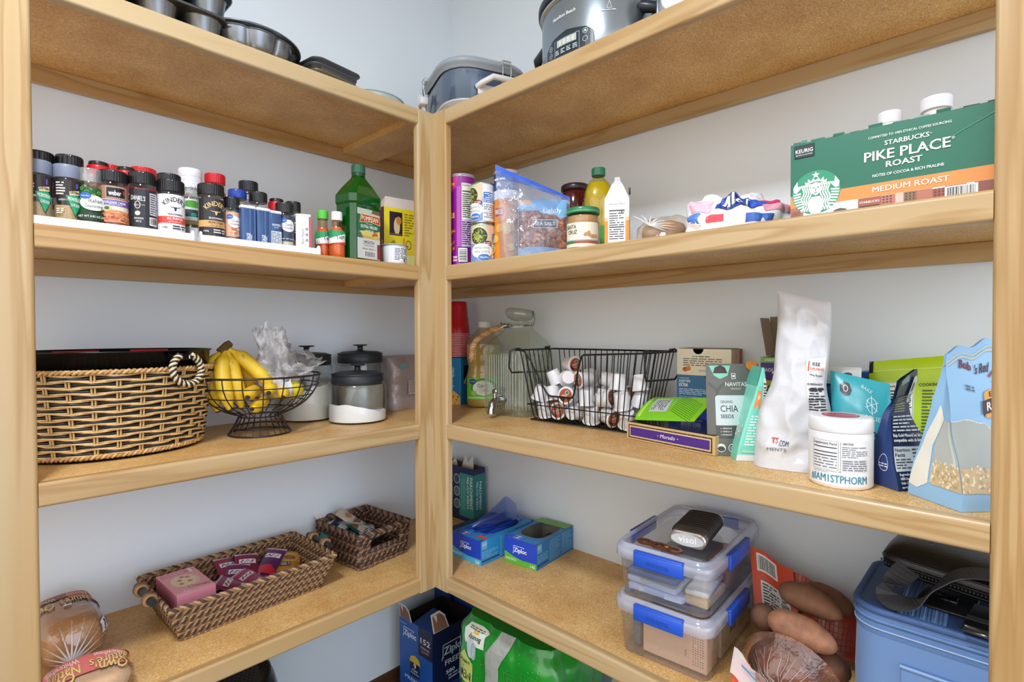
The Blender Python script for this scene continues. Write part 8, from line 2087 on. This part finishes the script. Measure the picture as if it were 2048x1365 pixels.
def twm(x, y, l):       # x along the front (local x), y height, plus over the top edge
    xx = max(-PWd / 2 * .985, min(PWd / 2 * .985, x)); ca = xx / (PWd / 2); best = math.acos(max(-1, min(1, ca)))
    lo, hi = PI, 2 * PI
    for _ in range(22):
        mid = (lo + hi) / 2; q = tw(mid / (2 * PI), min(y / PH, 1.0))
        if q.x < xx * (1 - .16 * sstep(.8, 1, min(y / PH, 1)) ** 2): lo = mid
        else: hi = mid
    q = tw(lo / (2 * PI), min(y / PH, 1.0)); return q + Vector((0, -1, .25)).normalized() * (l + .0016)
p = PR(.3)
p.poly([(-.135, .420), (-.060, .420), (-.062, .462), (-.045, .482), (-.085, .492), (-.140, .488), (-.150, .462)], '#dfe4d8'); p.text('Bounty', -.098, .452, .018, '#2a3a2c', bold=.04, rot=PI, w=.050, shear=.2); p.ell(-.098, .466, .012, .006, '#e8b84a')
p.small(-.132, .470, -.066, .482, 2, '#3a4a3c', 3); p.ell(-.108, .412, .016, .030, '#c0ccd0'); p.ell(-.096, .405, .010, .026, '#9fb4bc')
p.poly([(-.175, .30), (-.105, .30), (-.098, .365), (-.135, .395), (-.172, .36)], '#c9d47a'); p.text('NEW', -.138, .335, .026, '#1f2a1c', bold=.06, rot=PI, w=.056); p.text('& IMPROVED', -.138, .368, .010, '#1f2a1c', bold=.03, rot=PI, w=.056)
p.poly([(-.185, .26), (-.172, .26), (-.168, .41), (-.180, .415)], '#9fc8e0')
p.poly([(-.050, .20), (.000, .20), (.006, .40), (.060, .505), (.0, .505), (-.045, .42)], '#a5aaa4')
for (x, y, s_) in ((.045, .38, .020), (.115, .40, .026), (.08, .30, .022), (.15, .32, .024)): p.frame(x - s_, y - s_, x + s_, y + s_, .0014, '#3fae4a'); p.frame(x - s_ * .4, y - s_ * .4, x + s_ * .4, y + s_ * .4, .0014, '#3fae4a')
r_ = random.Random(4)
for k in range(40): p.ell(r_.uniform(-.16, .17), r_.uniform(.26, .48), .0022, .0022, '#4fbe5a', 7)
p.emit(m, twm, du=.02, dv=.02); m.part('film_pack', t)
# shrink-wrapped water bottles
for k, (x, y) in enumerate(((-.235, -.868), (-.165, -.868), (-.235, -.938), (-.165, -.938))):
    t = thing('water_bottle', ('front left', 'back left', 'front right', 'back right')[k] + ' clear water bottle beside the green paper towel pack', 'bottle', (x, y, .180), 0, 'water bottles')
    m = MB(); m.lathe([(.026, 0), (.031, .005), (.032, .06), (.030, .068), (.032, .076), (.032, .140), (.026, .165), (.014, .190), (.0125, .196)], film('#eef2f4', 1.0, .04, .05, '#cfd8dc'), 28, caps=(True, False)); m.part('bottle', t)
    m = MB(); ridged_cap(m, .0150, .194, .210, mat('#dfe4e8', .4), 24); m.part('cap', t)
t = thing('bottle_tray', 'dark plastic crate under the water bottles', 'crate', (-.200, -.905, .0006), 0)
m = MB(); m.box((0, 0, .089), (.18, .17, .178), mat('#20242a', .5), .006, 2); m.part('crate', t)
m = MB(); p = PR(.3); p.rect(-.085, .10, .085, .176, '#b9bec4'); p.small(-.06, .115, .02, .16, 2, '#15181c', 4); p.emit(m, on_left(-.0905)); m.part('label', t)
m = MB(); m.loft([rrect2(.002 + .160, .150, .03, .180, cx=0, cy=0), rrect2(.164, .154, .032, .300), rrect2(.150, .140, .03, .345)], film('#eef0f2', 1.0, .08, .12, '#d9dde2', bump=.6, bscale=50), caps=(False, False))
p = PR(.3, base=.001); p.text('&', -.055, .285, .034, '#15181c', bold=.10, rot=.5); p.line([(-.035, .30), (-.015, .315), (-.005, .295)], .006, '#15181c'); p.line([(-.03, .275), (0, .285)], .006, '#15181c'); p.emit(m, on_left(-.0825)); m.part('shrink_wrap', t)
# black countertop fryer with a perforated top
t = thing('air_fryer', 'black appliance with a perforated oval top on the floor under the left shelves', 'appliance', (-.962, -.255, .0006), 0)
m = MB(); m.lathe([(.88, 0), (.95, .010), (1.0, .10), (.99, .30), (.94, .42), (.86, .470), (.80, .482)], mat('#161b28', .18), 56, sx=.165, sy=.150, caps=(True, False)); m.part('body', t)
m = MB(); m.lathe([(.80, .480), (.82, .487), (.78, .489), (.70, .484), (.64, .480)], mat('#0e1116', .3), 56, sx=.165, sy=.150, caps=(False, False)); m.part('rim', t)
m = MB(); m.lathe([(.66, .482), (.60, .4835), (.0005, .4845)], mat('#3c3e44', .35), 56, sx=.165, sy=.150, caps=(False, False)); p = PR(.6, base=.0035)
for i in range(-9, 10):
    for j in range(-8, 9):
        x = i * .0105 + (j % 2) * .005; y = j * .0105
        if (x / .102) ** 2 + (y / .092) ** 2 < 1: p.poly([(x + .0032 * math.cos(2 * PI * k / 7), y + .0024 * math.sin(2 * PI * k / 7)) for k in range(7)], '#08090b', up=False)
p.emit(m, on_top(.4835)); m.part('perforated_grid', t)
